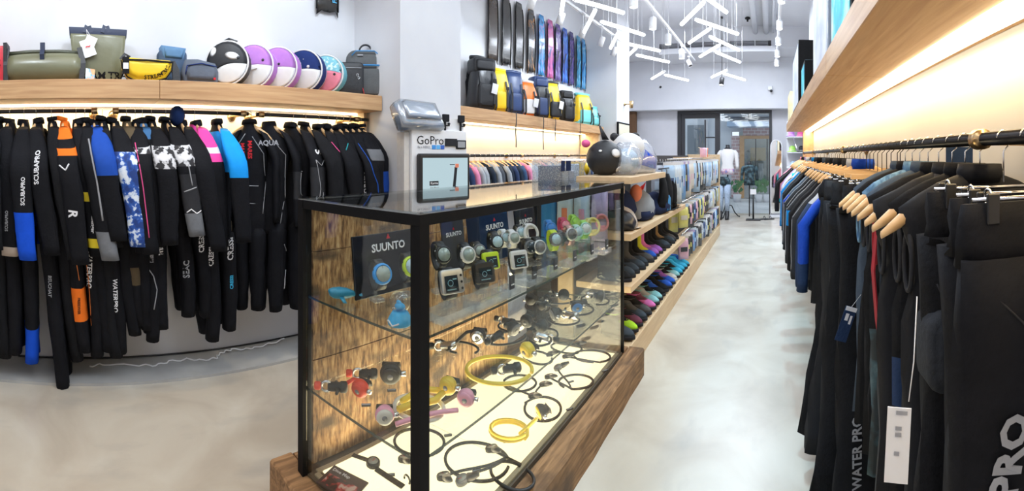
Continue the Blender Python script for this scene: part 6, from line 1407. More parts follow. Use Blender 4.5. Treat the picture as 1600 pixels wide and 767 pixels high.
def vest(label, Y, mats, ln=.86, w=.19, z=RZ, rz=0.0, hook=.10, sag=.115, hw=.50, lining=None, X=RR, thick=.03, bz=()):
    """sleeveless top whose wooden hanger ends stick out"""
    t = thing('vest', label, 'vest', (X, Y, z), rz, GRR); ph = R.uniform(0, 6); hanger(t, hw, hook, None, sag)
    T = [(-.082, .045, .024), (-.105, .115, .026), (-.13, .165, .028), (-.16, w * 1.06, .028), (-.20, w * 1.03, .030), (-.32, w * .86, .030), (-.42, w * .95, thick), (-ln - .1, w * 1.08, thick * 1.15)]
    zs = [-.082, -.105, -.13, -.16, -.20, -.25, -.32, -.42, -.54, -.66, -.78, -ln - .1]; rows = []; mi = []
    for i, q in enumerate(zs):
        rx, ry = interp(T, q); rows.append(erow(0, 0, q, rx, ry, 16, ph, .05 if i > 3 else .01, i)); 
        if i: mi.append(zone(bz, (q + zs[i - 1]) / 2, 0))
    b = MB(); limb(b, rows, mi, 16); b.build('body', mats, t)
    for s_ in (-1, 1): b = MB(); b.torus((s_ * w * .93, 0, -.285), .045, .006, 16, 6, 'x', sq=(.62, 1.5)); b.build('arm_hole', lining or N_char, t)
    b = MB(); limb(b, [erow(0, 0, q, rx, ry, 14) for q, rx, ry in ((-.105, .058, .034), (-.080, .060, .040), (-.060, .056, .036), (-.063, .048, .028), (-.09, .048, .026))], 0, 14); b.build('collar', mats, t)
    return t
# far to near
top_('pink shirt at the far end of the right rail', 6.28, [J_pink], ln=.62, sl=.50)
top_('long black coat second from the far end of the right rail', 6.02, [J_blk], ln=.86, hw=.42)
top_('black jacket beside the lilac shirt near the far end of the rail', 5.76, [J_shell], ln=.88, hw=.42)
top_('lilac shirt near the far end of the right rail', 5.50, [J_lil], ln=.70)
top_('white shirt with lilac sleeve ends next to the lilac one', 5.28, [J_wht, J_lil], arm=((-.45, -1, 1),), ln=.72)
pants('long cyan leggings hanging between the white shirt and the patterned shirt', 5.06, [J_cyan], ln=1.16, wide=1.3)
top_('black and white patterned shirt left of the bright blue jacket', 4.82, [J_pat], ln=.92, hw=.36)
top_('bright blue jacket in the far half of the right rail', 4.56, [J_bright, J_pat], bz=((-.5, -2, 1),), ln=.88, hw=.38, seam=P_white)
top_('charcoal jacket right of the bright blue one', 4.30, [J_char], ln=.86, hw=.37, seam=P_grey)
top_('black jacket between the charcoal one and the black trousers', 4.06, [J_blk], ln=.88, hw=.37)
pants('black trousers on a clip hanger in the far half of the rail', 3.84, [J_blk], ln=1.08)
top_('slate jacket with a small blue mark, in the middle of the right rail', 3.62, [J_slate, J_royal], arm=((-.38, -.44, 1),), ln=.90, hw=.38, seam=P_grey)
top_('charcoal jacket behind the slate one in the middle of the rail', 3.42, [J_char], ln=.92, hw=.38, seam=P_grey)
top_('black jacket with a thin grey seam in the middle of the rail', 3.20, [J_blk], ln=.94, hw=.37, seam=P_grey)
top_('dark jacket with a bright blue elbow patch', 3.00, [J_char, J_bright], arm=((-.42, -.52, 1),), ln=.96, hw=.38, seam=P_grey)
top_('black jacket right of the blue patched one', 2.80, [J_blk], ln=1.0, hw=.37)
top_('charcoal jacket left of the light grey one', 2.62, [J_char], ln=.98, hw=.36, seam=P_grey)
top_('light grey jacket mostly hidden behind the royal blue one', 2.46, [J_grey, J_navy], arm=((-.3, -1, 1),), bz=((-.3, -2, 1),), ln=.96, hw=.34)
top_('royal blue jacket with navy hem in the middle of the right rail', 2.30, [J_royal, J_navy], bz=((-.85, -2, 1),), arm=((-.62, -1, 1),), ln=1.0, hw=.34, sl=.60)
pants('first pair of black trousers right of the royal blue jacket', 2.14, [J_blk], w=.50, ln=1.26, thick=.05, curl=-.13)
pants('second pair of black trousers right of the royal blue jacket, with a white mark', 1.98, [J_shell], w=.50, ln=1.24, thick=.045, curl=-.12)
t, a_ = pants('black trousers on a clip hanger behind the ones with hem lettering', 1.82, [J_blk], w=.50, ln=1.30, thick=.05, curl=-.10)
lettering('WATER PRO', .062, P_grey, (-.28, -.02, -1.16), (0, .0, 1), (0, 1, 0), t, 'lettering', None, .0, bold=.02) if False else None
pants('black trousers with vertical white lettering at the hem', 1.66, [J_blk], w=.46, ln=1.34, thick=.035, curl=-.06)
vest('dark blue sleeveless top, farthest of those with bare wooden hanger ends', 1.555, [J_slate], lining=J_denim)
vest('black sleeveless top, second of those with bare wooden hanger ends', 1.475, [J_blk])
vest('denim blue sleeveless top with bare wooden hanger ends', 1.395, [J_denim, J_blk], bz=((-.30, -2, 1),))
t = vest('slate blue sleeveless top right of the denim blue one', 1.315, [J_slate, J_blk], bz=((-.28, -2, 1),))
t = vest('dark camouflage sleeveless top with a crimson arm edge', 1.225, [J_blk, J_camo], lining=J_redl, bz=((-.5, -2, 1),), w=.21)
b = MB(); strap(b, [(-.20, -.036, -.22), (-.215, -.045, -.36), (-.205, -.05, -.50), (-.19, -.045, -.60)], .035, .004, side=(0, 1, 0)); b.build('zip_edge', J_redl, t); b = MB(); b.tube([(-.185, -.046, -.24), (-.195, -.05, -.40), (-.185, -.05, -.58)], .004, 6); b.build('zip', J_zip, t)
t = vest('black sleeveless top with a wide leather look collar', 1.125, [J_shell], w=.22, ln=.95)
b = MB(); puff(b, [(-.12, -.20), (.0, -.24), (.10, -.16), (.07, -.08), (-.06, -.09)], .07, .02, .01); b.build('folded_collar', mat('soft_leather', (.03, .032, .036), .4, bump=.2), t)
vest('plain black sleeveless top, last but one of those with bare wooden hanger ends', 1.04, [J_blk, J_navy], w=.20, ln=.98, bz=((-.5, -.7, 1),))
vest('plain black sleeveless top, nearest of those with bare wooden hanger ends', .955, [J_shell], w=.20, ln=.98)
t, a_ = pants('black neoprene trousers with a sewn knee patch, third from the right picture edge', .84, [J_blk], w=.38, top=-.12, ln=1.34, thick=.04, black_hook=False, curl=-.10)
b = MB(); puff(b, [(x - .13, q - .52) for x, q in rrect(.13, .17, .04)], .098, .02, .004, y=0.0); b.build('knee_patch', J_char, t)
t, a_ = pants('black trousers with a small white arrow mark near the right picture edge', .745, [N_blk], w=.36, top=-.125, ln=1.34, thick=.04, black_hook=False, curl=-.04)
b = MB(); b.add([(-.14, -.052, -.27), (-.115, -.052, -.265), (-.138, -.052, -.285)], [(0, 1, 2)]); b.build('white_arrow', P_white, t)
t, a_ = pants('black neoprene trousers with large grey lettering up the leg at the right picture edge', .65, [N_blk], w=.40, top=-.125, ln=1.34, thick=.04, black_hook=False, curl=-.20)
lettering('WATER PRO', .068, P_grey, (-.155, 0, -.65), (.22, 0, 1), (-1, 0, .22), t, 'lettering', a_[-1], .006, bold=.04)
WP = t
# lettering at the hem of the long trousers further back, on the side that faces the camera
for o in list(bpy.data.objects):
    if o.get('label') == 'black trousers with vertical white lettering at the hem':
        lg = [c for c in kids(o) if c.name.startswith('trouser_leg')][0]
        lettering('WATER PRO', .05, P_grey, (-.17, 0, -1.17), (.0, 0, 1), (-1, 0, 0), o, 'lettering', lg, .004, bold=.03)
# stitched seams on the nearest trousers
for key, lines in (('third from the right picture edge', [[(-.17, -.30), (-.12, -.42), (-.16, -.62)], [(-.05, -.25), (-.08, -.5), (-.13, -.95)]]), ('white arrow mark', [[(-.16, -.32), (-.10, -.5), (-.13, -.9)]]), ('large grey lettering', [[(-.16, -.26), (-.08, -.34), (.10, -.36)], [(-.05, -.36), (-.09, -.7), (-.17, -1.1)]])):
    for o in list(bpy.data.objects):
        if key in str(o.get('label', '')) and o.get('category') == 'trousers':
            bvs = [BVHTree.FromPolygons([v.co.copy() for v in c.data.vertices], [tuple(q.vertices) for q in c.data.polygons]) for c in kids(o) if c.name.startswith(('trouser_leg', 'waistband'))]
            for ln in lines:
                pts = []
                for i in range(len(ln) - 1):
                    for k in range(10):
                        x = ln[i][0] + (ln[i + 1][0] - ln[i][0]) * k / 10; q = ln[i][1] + (ln[i + 1][1] - ln[i][1]) * k / 10
                        hs = [h[0] for h in (bv.ray_cast(Vector((x, -.5, q)), Vector((0, 1, 0))) for bv in bvs) if h[0] is not None]
                        if hs: pts.append(min(hs, key=lambda v: v.y))
                if len(pts) > 3: MB().tube(pts, .0022, 5).build('seam', N_char, o)
# tags
p = onX(1322, 505, .27); t = thing('swing_tag', 'navy and white swing tag hanging between the black trousers', 'tag', (p.x, p.y, p.z), rot=(0, .35, FR * 0 + .1))
MB().box((-.022, -.002, -.065), (.022, 0, .06)).build('card', J_navy, t); MB().box((-.020, -.0035, .045), (.022, -.0025, .06)).build('white_edge', P_white, t); MB().box((-.012, -.0035, .01), (.0, -.0025, .035)).build('white_print', P_white, t); MB().box((.006, -.0035, .0), (.014, -.0025, .03)).build('white_print', P_white, t); MB().tube([(0, 0, .06), (.03, .015, .12), (.06, .02, .20)], .001, 4).build('string', P_white, t)
p = onX(1402, 690, .20); t = thing('swing_tag', 'long white swing tag with small print hanging low among the near black garments', 'tag', (p.x, p.y, p.z), rot=(0, .05, -.35))
MB().box((-.018, -.002, -.065), (.020, 0, .055)).build('card', M_tagw, t)
for q, w_ in ((.045, .018), (.02, .010), (.01, .010), (-.02, .008)): MB().box((-.004, -.0035, q), (-.004 + w_, -.0025, q + .006)).build('print_line', P_grey, t)
MB().tube([(.015, 0, .065), (.02, .02, .12), (.02, .04, .22)], .001, 4).build('string', P_white, t)
p = onX(1499, 250, .56); t = thing('navy_card', 'navy blue card hanging at the rail above the wooden hangers', 'card', (p.x, p.y, p.z)); MB().box((-.045, -.002, -.035), (.045, 0, .04)).build('card', J_navy, t)
# spare clip hangers crowding the rail
G2 = 'empty clip hangers on the right rail'
t = thing('clip_hanger', 'x', 'hanger', (RR, 1.62, RZ), 0.1, G2)
MB().tube([(-.017, 0, 0)] + [(-.017 * cos(i * pi / 8), 0, .017 * sin(i * pi / 8)) for i in range(1, 8)] + [(.017, 0, 0), (.012, 0, -.018), (0, 0, -.03), (0, 0, -.11)], .002, 6).build('hook', D_blk, t)
b = MB(); bar(b, (-.20, 0, -.12), (.20, 0, -.12), .012, .018); b.build('wooden_bar', M_hang, t); clips(t, .30, -.145)
bpy.context.view_layer.update(); pt = proto_tree(t); t['label'] = 'empty wooden clip hanger nearest to the viewer on the right rail'
for i_h, y in enumerate((1.75, 1.90, 2.06, 2.22, 2.38, 2.54, 2.71, 2.90, 3.10, 3.31, 3.52, 3.73, 3.95)): copy_tree(pt, (RR, y, RZ), R.uniform(-.15, .15), 'empty wooden clip hanger, %s behind the nearest one on the right rail' % ['first', 'second', 'third', 'fourth', 'fifth', 'sixth', 'seventh', 'eighth', 'ninth', 'tenth', 'eleventh', 'twelfth', 'thirteenth'][i_h], G2)
# ================================================================== framed pictures standing on the right shelf
def framed(label, x, ya, yb, z, h, m, d=.07, fm=None, face='x', lean=0.0):
    t = thing('framed_picture', label, 'picture', (x, (ya + yb) / 2, z), rot=(0, lean, 0)); w = (yb - ya) / 2; fm = fm or M_black
    b = MB(); b.box((0, -w, 0), (d, w, h), .004); b.build('box_frame', fm, t); b = MB(); b.box((-.003, -w + .03, .03), (-.0005, w - .03, h - .03)); b.build('picture', m, t); return t
Q_cy = ramp_mat('turquoise_sea_print', [(.35, (.02, .25, .45)), (.5, (.05, .60, .75)), (.65, (.75, .92, .95))], 3, rough=.7, detail=5); Q_pl = ramp_mat('pale_blue_print', [(.35, (.45, .52, .68)), (.6, (.75, .80, .88))], 4, rough=.7); Q_wm = ramp_mat('warm_print', [(.4, (.75, .60, .30)), (.6, (.85, .78, .55))], 5, rough=.4)
framed('turquoise sea picture in a thick black frame, nearest on the right shelf', .30, 1.58, 2.12, 1.976, .95, Q_cy)
framed('pale blue glossy picture in a box frame, second on the right shelf', .33, 2.46, 3.30, 1.976, 1.15, Q_pl, fm=mat('frame_silver_blue', (.25, .30, .38), .3, .5))
framed('low turquoise picture between the two tall ones far on the right shelf', .28, 3.5, 3.85, 1.976, .30, Q_cy)
framed('black box picture with a pale face in the far half of the right shelf', .27, 4.1, 5.1, 1.976, .62, Q_pl, d=.22)
framed('warm coloured picture at the far end of the right shelf', .27, 5.9, 6.5, 1.976, .40, Q_wm, d=.05, fm=Q_wm)
# ================================================================== pendant light tubes, in zigzag
T_glow = emis('tube_glow', (.92, .96, 1.0), 9.0)
TB = [((882, -14), (877, 22)), ((898, -1), (974, 20)), ((930, 16), (913, 50)), ((940, 34), (1006, 54.5)), ((966, 51), (954, 75)), ((971, 66.6), (1030.6, 79.4)), ((994, 75), (974, 93.5)), ((995, 86), (1045, 97)), ((1038, 111.5), (1018.6, 123)), ((1039, 117), (1075, 125.6)),
      ((1099, 4), (1065, 38)), ((1100, -6), (1135, 19)), ((1088, 31), (1152.6, 53)), ((1109, 45), (1077, 67)), ((1109.6, 57.7), (1154.5, 78)), ((1123.7, 70.5), (1094, 88.4)), ((1118, 81), (1156, 97)), ((1135, 110), (1112, 120.5)), ((1131, 115), (1164, 125))]
ORD = ['first', 'second', 'third', 'fourth', 'fifth', 'sixth', 'seventh', 'eighth', 'ninth', 'tenth']
def tube_lamp(a, c, label):
    m_ = (a + c) / 2; t = thing('pendant_tube', label, 'lamp', m_, 0, 'pendant light tubes over the aisle'); a, c = a - m_, c - m_
    MB().tube([a, c], .020, 10).build('glowing_tube', T_glow, t); d = (c - a).normalized()
    for e, s_ in ((a, -1), (c, 1)): MB().tube([e, e + d * s_ * .012], .0205, 10).build('end_cap', M_white, t)
    for u in (.15, .85): p = a.lerp(c, u); MB().tube([p + Vector((0, 0, .02)), Vector((p.x, p.y, 4.4 - m_.z))], .0022, 4).build('hanging_wire', M_white, t)
for i, (a, c) in enumerate(TB):
    g = 'left' if i < 10 else 'right'; k = i if i < 10 else i - 10
    a3, c3 = onZ(*a, 3.0), onZ(*c, 3.0); tube_lamp(a3, c3, 'glowing white pendant tube, %s from the top in the %s zigzag' % (ORD[k], g))
# the zigzags go on overhead towards the camera
for k in range(5):
    y = 3.4 - k * .85
    for gx, nm in ((-1.55, 'left'), (-.62, 'right')):
        tube_lamp(Vector((gx, y, 3.0)), Vector((gx + .62, y + .35, 3.0)), 'glowing pendant tube overhead, %s of the %s zigzag towards the viewer' % (ORD[k], nm)); tube_lamp(Vector((gx + .30, y - .10, 3.0)), Vector((gx - .10, y - .52, 3.0)), 'short slanting tube overhead, %s of the %s zigzag towards the viewer' % (ORD[k], nm))
# ================================================================== track lights
def track(label, p, q):
    p, q = Vector(p), Vector(q); m_ = (p + q) / 2; t = thing('light_track', label, 'light track', m_); b = MB(); bar(b, p - m_, q - m_, .035, .035); b.build('track_bar', M_white, t)
    for u in (.1, .5, .9): r_ = p.lerp(q, u) - m_; MB().tube([r_ + Vector((0, 0, .018)), Vector((r_.x, r_.y, 4.4 - m_.z))], .005, 6).build('track_rod', M_white, t)
def head(label, p, aim, m=None, r=.045, ln=.15, glow=True, z_track=None):
    p = Vector(p); t = thing('track_spotlight', label, 'spotlight', p, 0, 'spotlights on the ceiling tracks'); d = (Vector(aim) - p).normalized(); rot = d.to_track_quat('Z', 'Y').to_matrix().to_4x4()
    b = MB(); b.M = rot; b.lathe([(r * .7, -ln), (r * .95, -ln * .9), (r, 0), (r * .92, 0), (r * .86, -.012)], n=16); b.build('lamp_housing', m or M_white, t)
    b = MB(); b.M = rot; b.lathe([(r * .84, -.011), (r * .84, -.008)], n=14); b.build('lamp_lens', emis('spot_lens', (.95, .98, 1.0), 12.0) if glow else M_dark, t)
    top = -d * ln * .6; MB().tube([top, top + Vector((0, 0, .10))], .008, 8).build('stem', m or M_white, t)
    if z_track is not None: b = MB(); b.box((top.x - .02, top.y - .05, z_track - p.z - .035), (top.x + .02, top.y + .05, z_track - p.z - .018)); b.build('track_adapter', m or M_white, t); MB().tube([top + Vector((0, 0, .09)), (top.x, top.y, z_track - p.z - .03)], .006, 6).build('stem', m or M_white, t)
track('white ceiling track running beside the fin blade wall', (-2.5, -1.0, 3.46), (-2.5, 7.0, 3.46))
for i, (px, py) in enumerate(((828, 14), (873, 38), (908, 58), (937, 72), (957, 87))):
    s_, c_, e_ = ray(px, py); r_ = -2.5 / s_; p = Vector((-2.5, r_ * c_, EYE + r_ * e_)); head('white spotlight on the wall side track, %s from the left' % ORD[i], p, (-3.15, p.y + .2, 1.8), z_track=3.46)
track('white ceiling track running diagonally down the middle of the picture', (-1.67, 4.5, 3.62), (-1.67, 9.55, 3.62))
for i, (px, py) in enumerate(((990, 12), (1020, 46), (1044, 70), (1065, 92))):
    s_, c_, e_ = ray(px, py); r_ = -1.67 / s_; p = Vector((-1.67, r_ * c_, EYE + r_ * e_)); head('upright white cylinder spotlight of the middle track, %s from the left' % ORD[i], p, p + Vector((0, 0, -1)), r=.055, ln=.18, z_track=3.62)
p = onX(1079, 103, -1.67); head('tilted white spotlight at the far end of the middle track', p, p + Vector((.5, -.3, -1)), r=.05, glow=False, z_track=3.62)
track('white ceiling track near the right wall', (.14, 4.0, 3.52), (.14, 9.5, 3.52))
for i, (y, e_) in enumerate(((5.3, 0), (6.4, 0), (7.3, 0), (8.2, 0), (9.0, 0))): head('small spotlight of the right track, %s from the near end' % ORD[i], (.14, y, 3.36), (.0, y - .6, 0), r=.05, ln=.13, z_track=3.52)
p = onY(1127, 133, 9.0); head('black spotlight hanging below the right zigzag', p, p + Vector((-.1, -.2, -1)), D_blk, .05, .17, True, 4.4)
p = onY(1205, 142, 10.6); t = thing('security_camera', 'small dark security camera on the upper street wall', 'camera', p); MB().ball((0, 0, 0), .035, 12, 8).build('lens_ball', D_blk, t); MB().box((-.08, .02, .02), (.03, .09, .13), .01).build('junction_box', M_white, t); MB().tube([(0, .02, .02), (0, 0, 0)], .01, 6).build('arm', M_white, t)
p = onZ(1168, 30, 4.36); t = thing('ceiling_speaker', 'small black round fitting on the ceiling right of the zigzag tubes', 'ceiling fitting', (p.x, p.y, 4.36)); MB().lathe([(.05, 0), (.06, .02), (.04, .04)], n=14).build('dome', D_blk, t); MB().tube([(0, 0, -.05), (0, 0, 0)], .02, 8).build('nozzle', D_blk, t)
p = onY(1032, 136, 10.68); tag(MB().ball((0, 0, 0), .03, 10, 6).build('wall_button', D_blk, None, p), 'tiny dark round sensor on the upper street wall left of the door', 'sensor')
# brass wall lamp and framed pictures on the far column
p = onX(976, 163, -2.56); t = thing('wall_lamp', 'brass wall spotlight on the edge of the far column', 'wall lamp', (-2.565, p.y, p.z)); MB().lathe([(.03, 0), (.03, .015)], (0, 0, 0), 'x', 14).build('wall_plate', M_brass, t); MB().tube([(.015, 0, 0), (.12, 0, 0)], .012, 8).build('arm', M_brass, t); MB().lathe([(.03, -.07), (.04, .05), (.036, .05), (.03, 0)], (.13, 0, 0), 'z', 14).build('lamp_cup', M_brass, t); MB().lathe([(.030, .035), (.030, .04)], (.13, 0, 0), 'z', 12).build('bulb', emis('bulb_glow', (1, .85, .6), 14), t)
spot('wall_lamp_light', (-2.40, p.y, p.z + .06), (-2.57, p.y, p.z + 1.2), 8, (1, .85, .65), 90, .8)
pa, pb = onX(964, 200, -2.56).y, onX(982, 200, -2.56).y; 
t = thing('framed_print', 'framed print with a pale picture in a black frame on the far column', 'picture', (-2.565, (pa + pb) / 2, 1.62)); w = (pb - pa) / 2; b = MB(); b.box((0, -w, 0), (.03, w, .46), .003); b.build('frame', M_black, t); b = MB(); b.box((.0305, -w + .03, .03), (.032, w - .03, .43)); b.build('picture', ramp_mat('pale_art', [(.45, (.70, .66, .50)), (.56, (.55, .52, .42)), (.64, (.12, .16, .20))], 4, rough=.4), t)
t = thing('framed_print', 'narrow dark framed print on the wall beyond the far column', 'picture', (-3.645, 10.2, 1.6)); b = MB(); b.box((0, -.28, 0), (.03, .28, .65), .003); b.build('frame', M_black, t); b = MB(); b.box((.0305, -.24, .04), (.032, .24, .61)); b.build('picture', M_grey, t)
tag(MB().box((onY(985, 200, 10.9).x - .02, 10.85, 0), (onY(994, 200, 10.9).x, 10.98, 2.65)).build('timber_post', mat('brown_post', (.16, .09, .05), .6)), 'slim brown timber post in the far left corner', 'post')
# ================================================================== mannequins, mirror and stands by the door
def mannequin(label, px, Y, ztop, sc, tops, hem, m_neck, stand=True, legs=False, rz=0.0):
    x = onY(px, 300, Y).x; t = thing('dress_form', label, 'mannequin', (x, Y, 0), rz)
    T = [(0, .05, .05), (-.06, .05, .05), (-.10, .10, .07), (-.16, .175, .085), (-.30, .165, .11), (-.45, .13, .09), (-.58, .165, .11), (-.72, .17, .11)]
    z0 = ztop
    b = MB(); rows = []; mi = []
    for i, (q, rx, ry) in enumerate(T[2:]): rows.append(erow(0, 0, z0 + q * sc, rx * sc, ry * sc, 18, 1, .02, i)); mi.append(1 if hem and i >= 4 else 0)
    limb(b, rows, mi[:-1], 18); b.build('shirt', tops, t)
    b = MB(); b.rings([erow(0, 0, z0 + q * sc, rx * sc, ry * sc, 14) for q, rx, ry in T[:3]]); b.build('neck', m_neck, t)
    for s_ in (-1, 1): b = MB(); b.rings([erow(s_ * x_ * sc, 0, z0 + q * sc, r_ * sc, r_ * sc, 10, 2, .03, k) for k, (x_, q, r_) in enumerate(((.15, -.13, .05), (.20, -.20, .055), (.22, -.34, .05), (.235, -.50, .045), (.24, -.58, .042)))]); b.build('sleeve', tops, t)
    return t, x
M_floral = ramp_mat('pink_blue_print', [(.4, (.80, .78, .84)), (.52, (.75, .40, .55)), (.62, (.30, .35, .70))], 16, rough=.8)
t, x = mannequin('dress form in a white shirt with a pink and blue hem', 1137, 10.55, 1.76, 1.0, [F_white, M_floral], True, D_blk)
b = MB(); b.tube([(.0, 0, 1.04), (0, 0, .25)], .018, 8); b.build('pole', D_blk, t)
for a in (0.2, 2.3, 4.4): b = MB(); b.tube([(0, 0, .30), (.10 * cos(a), .10 * sin(a), .28), (.17 * cos(a), .17 * sin(a), .12), (.25 * cos(a), .25 * sin(a), .03), (.30 * cos(a), .30 * sin(a), .016)], .014, 8); b.build('curved_foot', D_blk, t)
x2 = onY(1131, 300, 10.2).x; t = thing('mannequin_legs', 'pair of mannequin legs in pale jeans and dark boots at the end of the rack', 'mannequin', (x2, 10.2, 0))
b = MB(); b.rings([erow(0, 0, z, rx, .09, 14, 1, .03, k) for k, (z, rx) in enumerate(((1.00, .10), (.92, .15), (.80, .16)))]); b.build('hips', J_camo, t)
for s_ in (-1, 1):
    b = MB(); b.rings([erow(s_ * .08, 0, z, r_, r_, 12, s_, .04, k) for k, (z, r_) in enumerate(((.82, .085), (.60, .07), (.45, .058), (.20, .052)))]); b.build('trouser_leg', mat('pale_denim', (.38, .48, .62), .8, var=.3), t)
    b = MB(); b.rings([erow(s_ * .08, 0 - dy, z, r_, ry, 12) for z, r_, ry, dy in ((.24, .05, .05, 0), (.10, .05, .055, .0), (.06, .048, .10, .04), (.005, .048, .12, .05))]); b.build('boot', D_blk, t)
t, x = mannequin('small dress form in a dark patterned jacket before the glass door', 1171, 10.5, 1.36, .80, [J_camo, J_pat], False, D_blk)
b = MB(); b.tube([(0, 0, .85), (0, 0, .03)], .015, 8); b.build('pole', D_blk, t)
t2 = thing('sign_stand', 'low black stand with a white card beside the dark dress form', 'sign stand', (onY(1177, 300, 10.1).x, 10.1, 0)); MB().box((-.17, -.10, 0), (.17, .10, .025), .005).build('foot_plate', D_blk, t2); MB().tube([(0, 0, .02), (0, 0, .62)], .02, 8).build('pole', D_blk, t2); MB().box((-.07, -.03, .60), (.07, -.02, .72), .003).build('white_card', M_tagw, t2)
for i, dx in enumerate((.22, .36)):
    t3 = thing('sandal', ['dark sandal on the floor next to the sign stand', 'second dark sandal, on the right'][i], 'sandal', (t2.location.x + dx, 10.2, 0), .5); b = MB(); puff(b, [(-.13, 0), (.13, 0), (.13, .02), (-.13, .025)], .09, .008); b.build('sole', D_blk, t3); b = MB(); b.torus((.04, 0, .03), .045, .008, 12, 6, 'x', 0, pi); b.build('sandal_strap', D_blk, t3)
# arched standing mirror
xm_ = onY(1213, 300, 10.55).x; t = thing('standing_mirror', 'tall arched standing mirror with a thin frame right of the door', 'mirror', (xm_, 10.55, 0), rot=(-.04, 0, 0)); hw_ = .135
arc_ = [(hw_, .08)] + [(hw_ * cos(a), 1.72 + .16 * sin(a)) for a in [pi * i / 14 for i in range(15)]] + [(-hw_, .08)]
b = MB(); b.prism([(x_ * .93, z_ if z_ > .1 else .10) for x_, z_ in arc_], 0, .012); b.build('mirror_glass', mat('mirror_silver', (.9, .9, .92), .03, 1.0, var=0), t)
b = MB(); b.tube([(x_, .005, z_) for x_, z_ in arc_] , .014, 8, closed=True); b.build('frame', M_white, t); b = MB(); b.box((-hw_ - .02, -.12, 0), (hw_ + .02, .14, .06), .01); b.build('foot', M_white, t)
# shelf unit with hats right at the far end
t = thing('wall_shelf_unit', 'small black shelf unit with bright hats beyond the far end of the right rail', 'shelving', (.62, 8.4, 0)); 
for z in (.9, 1.25, 1.55, 1.85, 2.15): MB().box((-.28, -.02, z), (.30, .45, z + .02)).build('shelf_board', M_white if z > .9 else M_dark, t)
MB().box((.30, -.02, 0), (.33, .45, 2.2)).build('side_panel', M_dark, t); MB().box((-.28, .45, .0), (.33, .47, 2.2)).build('back_panel', M_grey, t)
for i, (x_, z_, m, lb) in enumerate(((.42, 1.87, F_purp, 'lilac hat on the top board of the far shelf unit'), (.60, 1.87, F_pinkt, 'pink hat on the top board of the far shelf unit'), (.44, 1.57, D_green, 'lime hat on the middle board of the far shelf unit'), (.62, 1.57, D_blk, 'black hat on the middle board of the far shelf unit'), (.46, 1.27, PK[2], 'sky blue hat on the lower board of the far shelf unit'), (.64, 1.27, F_white, 'white hat on the lower board of the far shelf unit'))):
    h_ = thing('hat', lb, 'hat', (x_, 8.52, z_ + .002)); b = MB(); b.rings([erow(0, 0, z, r_, r_, 14) for z, r_ in ((0, .10), (.012, .10), (.02, .065), (.09, .06), (.12, .03))]); b.build('hat_body', m, h_); b = MB(); b.torus((0, 0, .028), .064, .006, 14, 6); b.build('hat_band', F_white if m != F_white else F_blue, h_)
tag(MB().tube([(.45, 8.38, 1.85), (.45, 7.3, 1.62)], .01, 6).build('hook_rail', M_chrome), 'short slanting rail beyond the far end of the right rail', 'rail')
# ================================================================== street beyond the glass
SK = 15.5
b = MB(); b.box((-9, 11.3, -.06), (9, 40, -.02)); struct(b.build('floor_street', ramp_mat('street_paving', [(.3, (.40, .41, .43)), (.7, (.55, .56, .58))], 1.2, rough=.8)))
bpy.context.view_layer.update(); bl = thing('building_opposite', 'grey shop building across the street seen through the glass door', 'building', (-1.0, SK, 0)); bx = lambda px: onY(px, 243, SK).x + 1.0; bz_ = lambda py: EYE + SK / cos(.08) * (YH - py) / KF
M_bw = ramp_mat('street_render', [(.3, (.50, .54, .60)), (.7, (.66, .70, .76))], 1.5, rough=.8); M_brk = None
def brick_mat():
    m, n, o = _nt('brick_wall'); p = n.nodes.new('ShaderNodeBsdfPrincipled'); L(n, p.outputs[0], o.inputs[0]); tc = n.nodes.new('ShaderNodeTexCoord'); mp = n.nodes.new('ShaderNodeMapping'); mp.inputs['Rotation'].default_value = (pi / 2, 0, 0); L(n, tc.outputs['Object'], mp.inputs[0])
    k = n.nodes.new('ShaderNodeTexBrick'); k.inputs['Scale'].default_value = 2.2; k.inputs['Color1'].default_value = (.42, .27, .27, 1); k.inputs['Color2'].default_value = (.55, .40, .42, 1); k.inputs['Mortar'].default_value = (.7, .68, .7, 1); L(n, mp.outputs[0], k.inputs[0]); L(n, k.outputs[0], p.inputs['Base Color']); p.inputs['Roughness'].default_value = .8; return m
M_brk = brick_mat()
def bp(name, a, c, y, z0_, z1_, m, d=.3): return MB().box((a, y, z0_), (c, y + d, z1_)).build(name, m, bl)
bp('wall', bx(1040), bx(1143), 0, 0, bz_(205), M_bw); bp('upper_wall', bx(1030), bx(1240), .1, bz_(205), 6, M_bw); bp('brick_pier', bx(1143), bx(1161), -.05, 0, bz_(212), M_brk); bp('brick_lintel', bx(1161), bx(1240), -.05, bz_(212), bz_(200), M_brk)
bp('canopy', bx(1140), bx(1240), -1.0, bz_(200), bz_(193), mat('canopy_blue', (.35, .48, .66), .5), 1.0); bp('shop_frame', bx(1156), bx(1163), -.10, 0, bz_(212), M_oak, .1); bp('shop_frame', bx(1163), bx(1215), -.10, bz_(217), bz_(212), M_oak, .1)
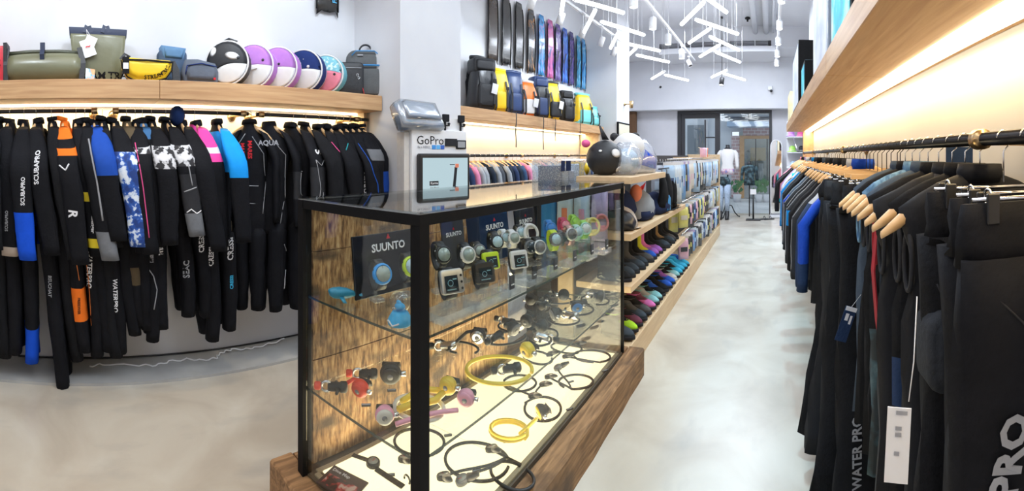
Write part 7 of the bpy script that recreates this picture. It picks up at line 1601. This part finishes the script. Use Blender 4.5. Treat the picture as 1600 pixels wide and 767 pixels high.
bp('shop_window', bx(1163), bx(1215), .0, .6, bz_(217), glassy('shop_pane', (.8, .85, .85), .2), .02); bp('shop_sill', bx(1163), bx(1215), -.1, .0, .6, mat('sill_grey', (.30, .32, .34), .7), .3); bp('shop_interior', bx(1150), bx(1240), 1.5, 0, 3, mat('shop_inside', (.32, .36, .36), .8), .1)
for a in (1180, 1198): bp('window_mullion', bx(a), bx(a + 1.5), -.02, .6, bz_(217), M_dark, .05)
bp('shop_chair', bx(1168), bx(1176), .8, .6, 1.1, J_wht, .3); bp('shop_chair', bx(1184), bx(1192), .8, .6, 1.2, P_white, .3); bp('shop_display', bx(1170), bx(1196), 1.2, 1.3, 1.8, mat('shop_wood', (.55, .40, .20), .6), .2)
bp('window_recess', bx(1074), bx(1100), -.02, 1.2, 2.6, mat('window_dark', (.14, .17, .20), .3), .04); bp('low_wall', bx(1068), bx(1120), -.3, 0, .9, mat('grey_low_wall', (.30, .32, .35), .8), .3); bp('drain_pipe', bx(1104), bx(1106), -.1, 0, 6, M_grey, .1)
bp('balcony', bx(1135), bx(1170), -.8, bz_(185), bz_(170), mat('balcony_grey', (.25, .28, .32), .7), .8); bp('balcony', bx(1175), bx(1215), -.8, bz_(185), bz_(170), mat('balcony_grey', (.25, .28, .32), .7), .8)
M_leaf = mat('plant_green', (.08, .20, .09), .7, var=.4)
for i, px in enumerate((1152, 1186, 1198)):
    c = onY(px, 300, 14.2); t = thing('potted_plant', ['small potted plant outside left of the shop frame', 'potted plant outside under the shop window', 'bushy potted plant outside near the mirror'][i], 'potted plant', (c.x, 14.2, -.02)); MB().lathe([(.10, 0), (.14, .24), (.12, .25)], n=12).build('pot', M_grey, t); b = MB()
    for k in range(26): a = R.uniform(0, 6.28); q = R.uniform(.05, .22); z = R.uniform(.28, .62); w = R.uniform(.05, .10); b.add([(q * cos(a), q * sin(a), z), (q * cos(a) + w, q * sin(a), z + w), (q * cos(a), q * sin(a) + w * .3, z + w * 2), (q * cos(a) - w * .6, q * sin(a), z + w)], [(0, 1, 2, 3)])
    o = b.build('foliage', M_leaf, t, join=True); o['kind'] = 'stuff'
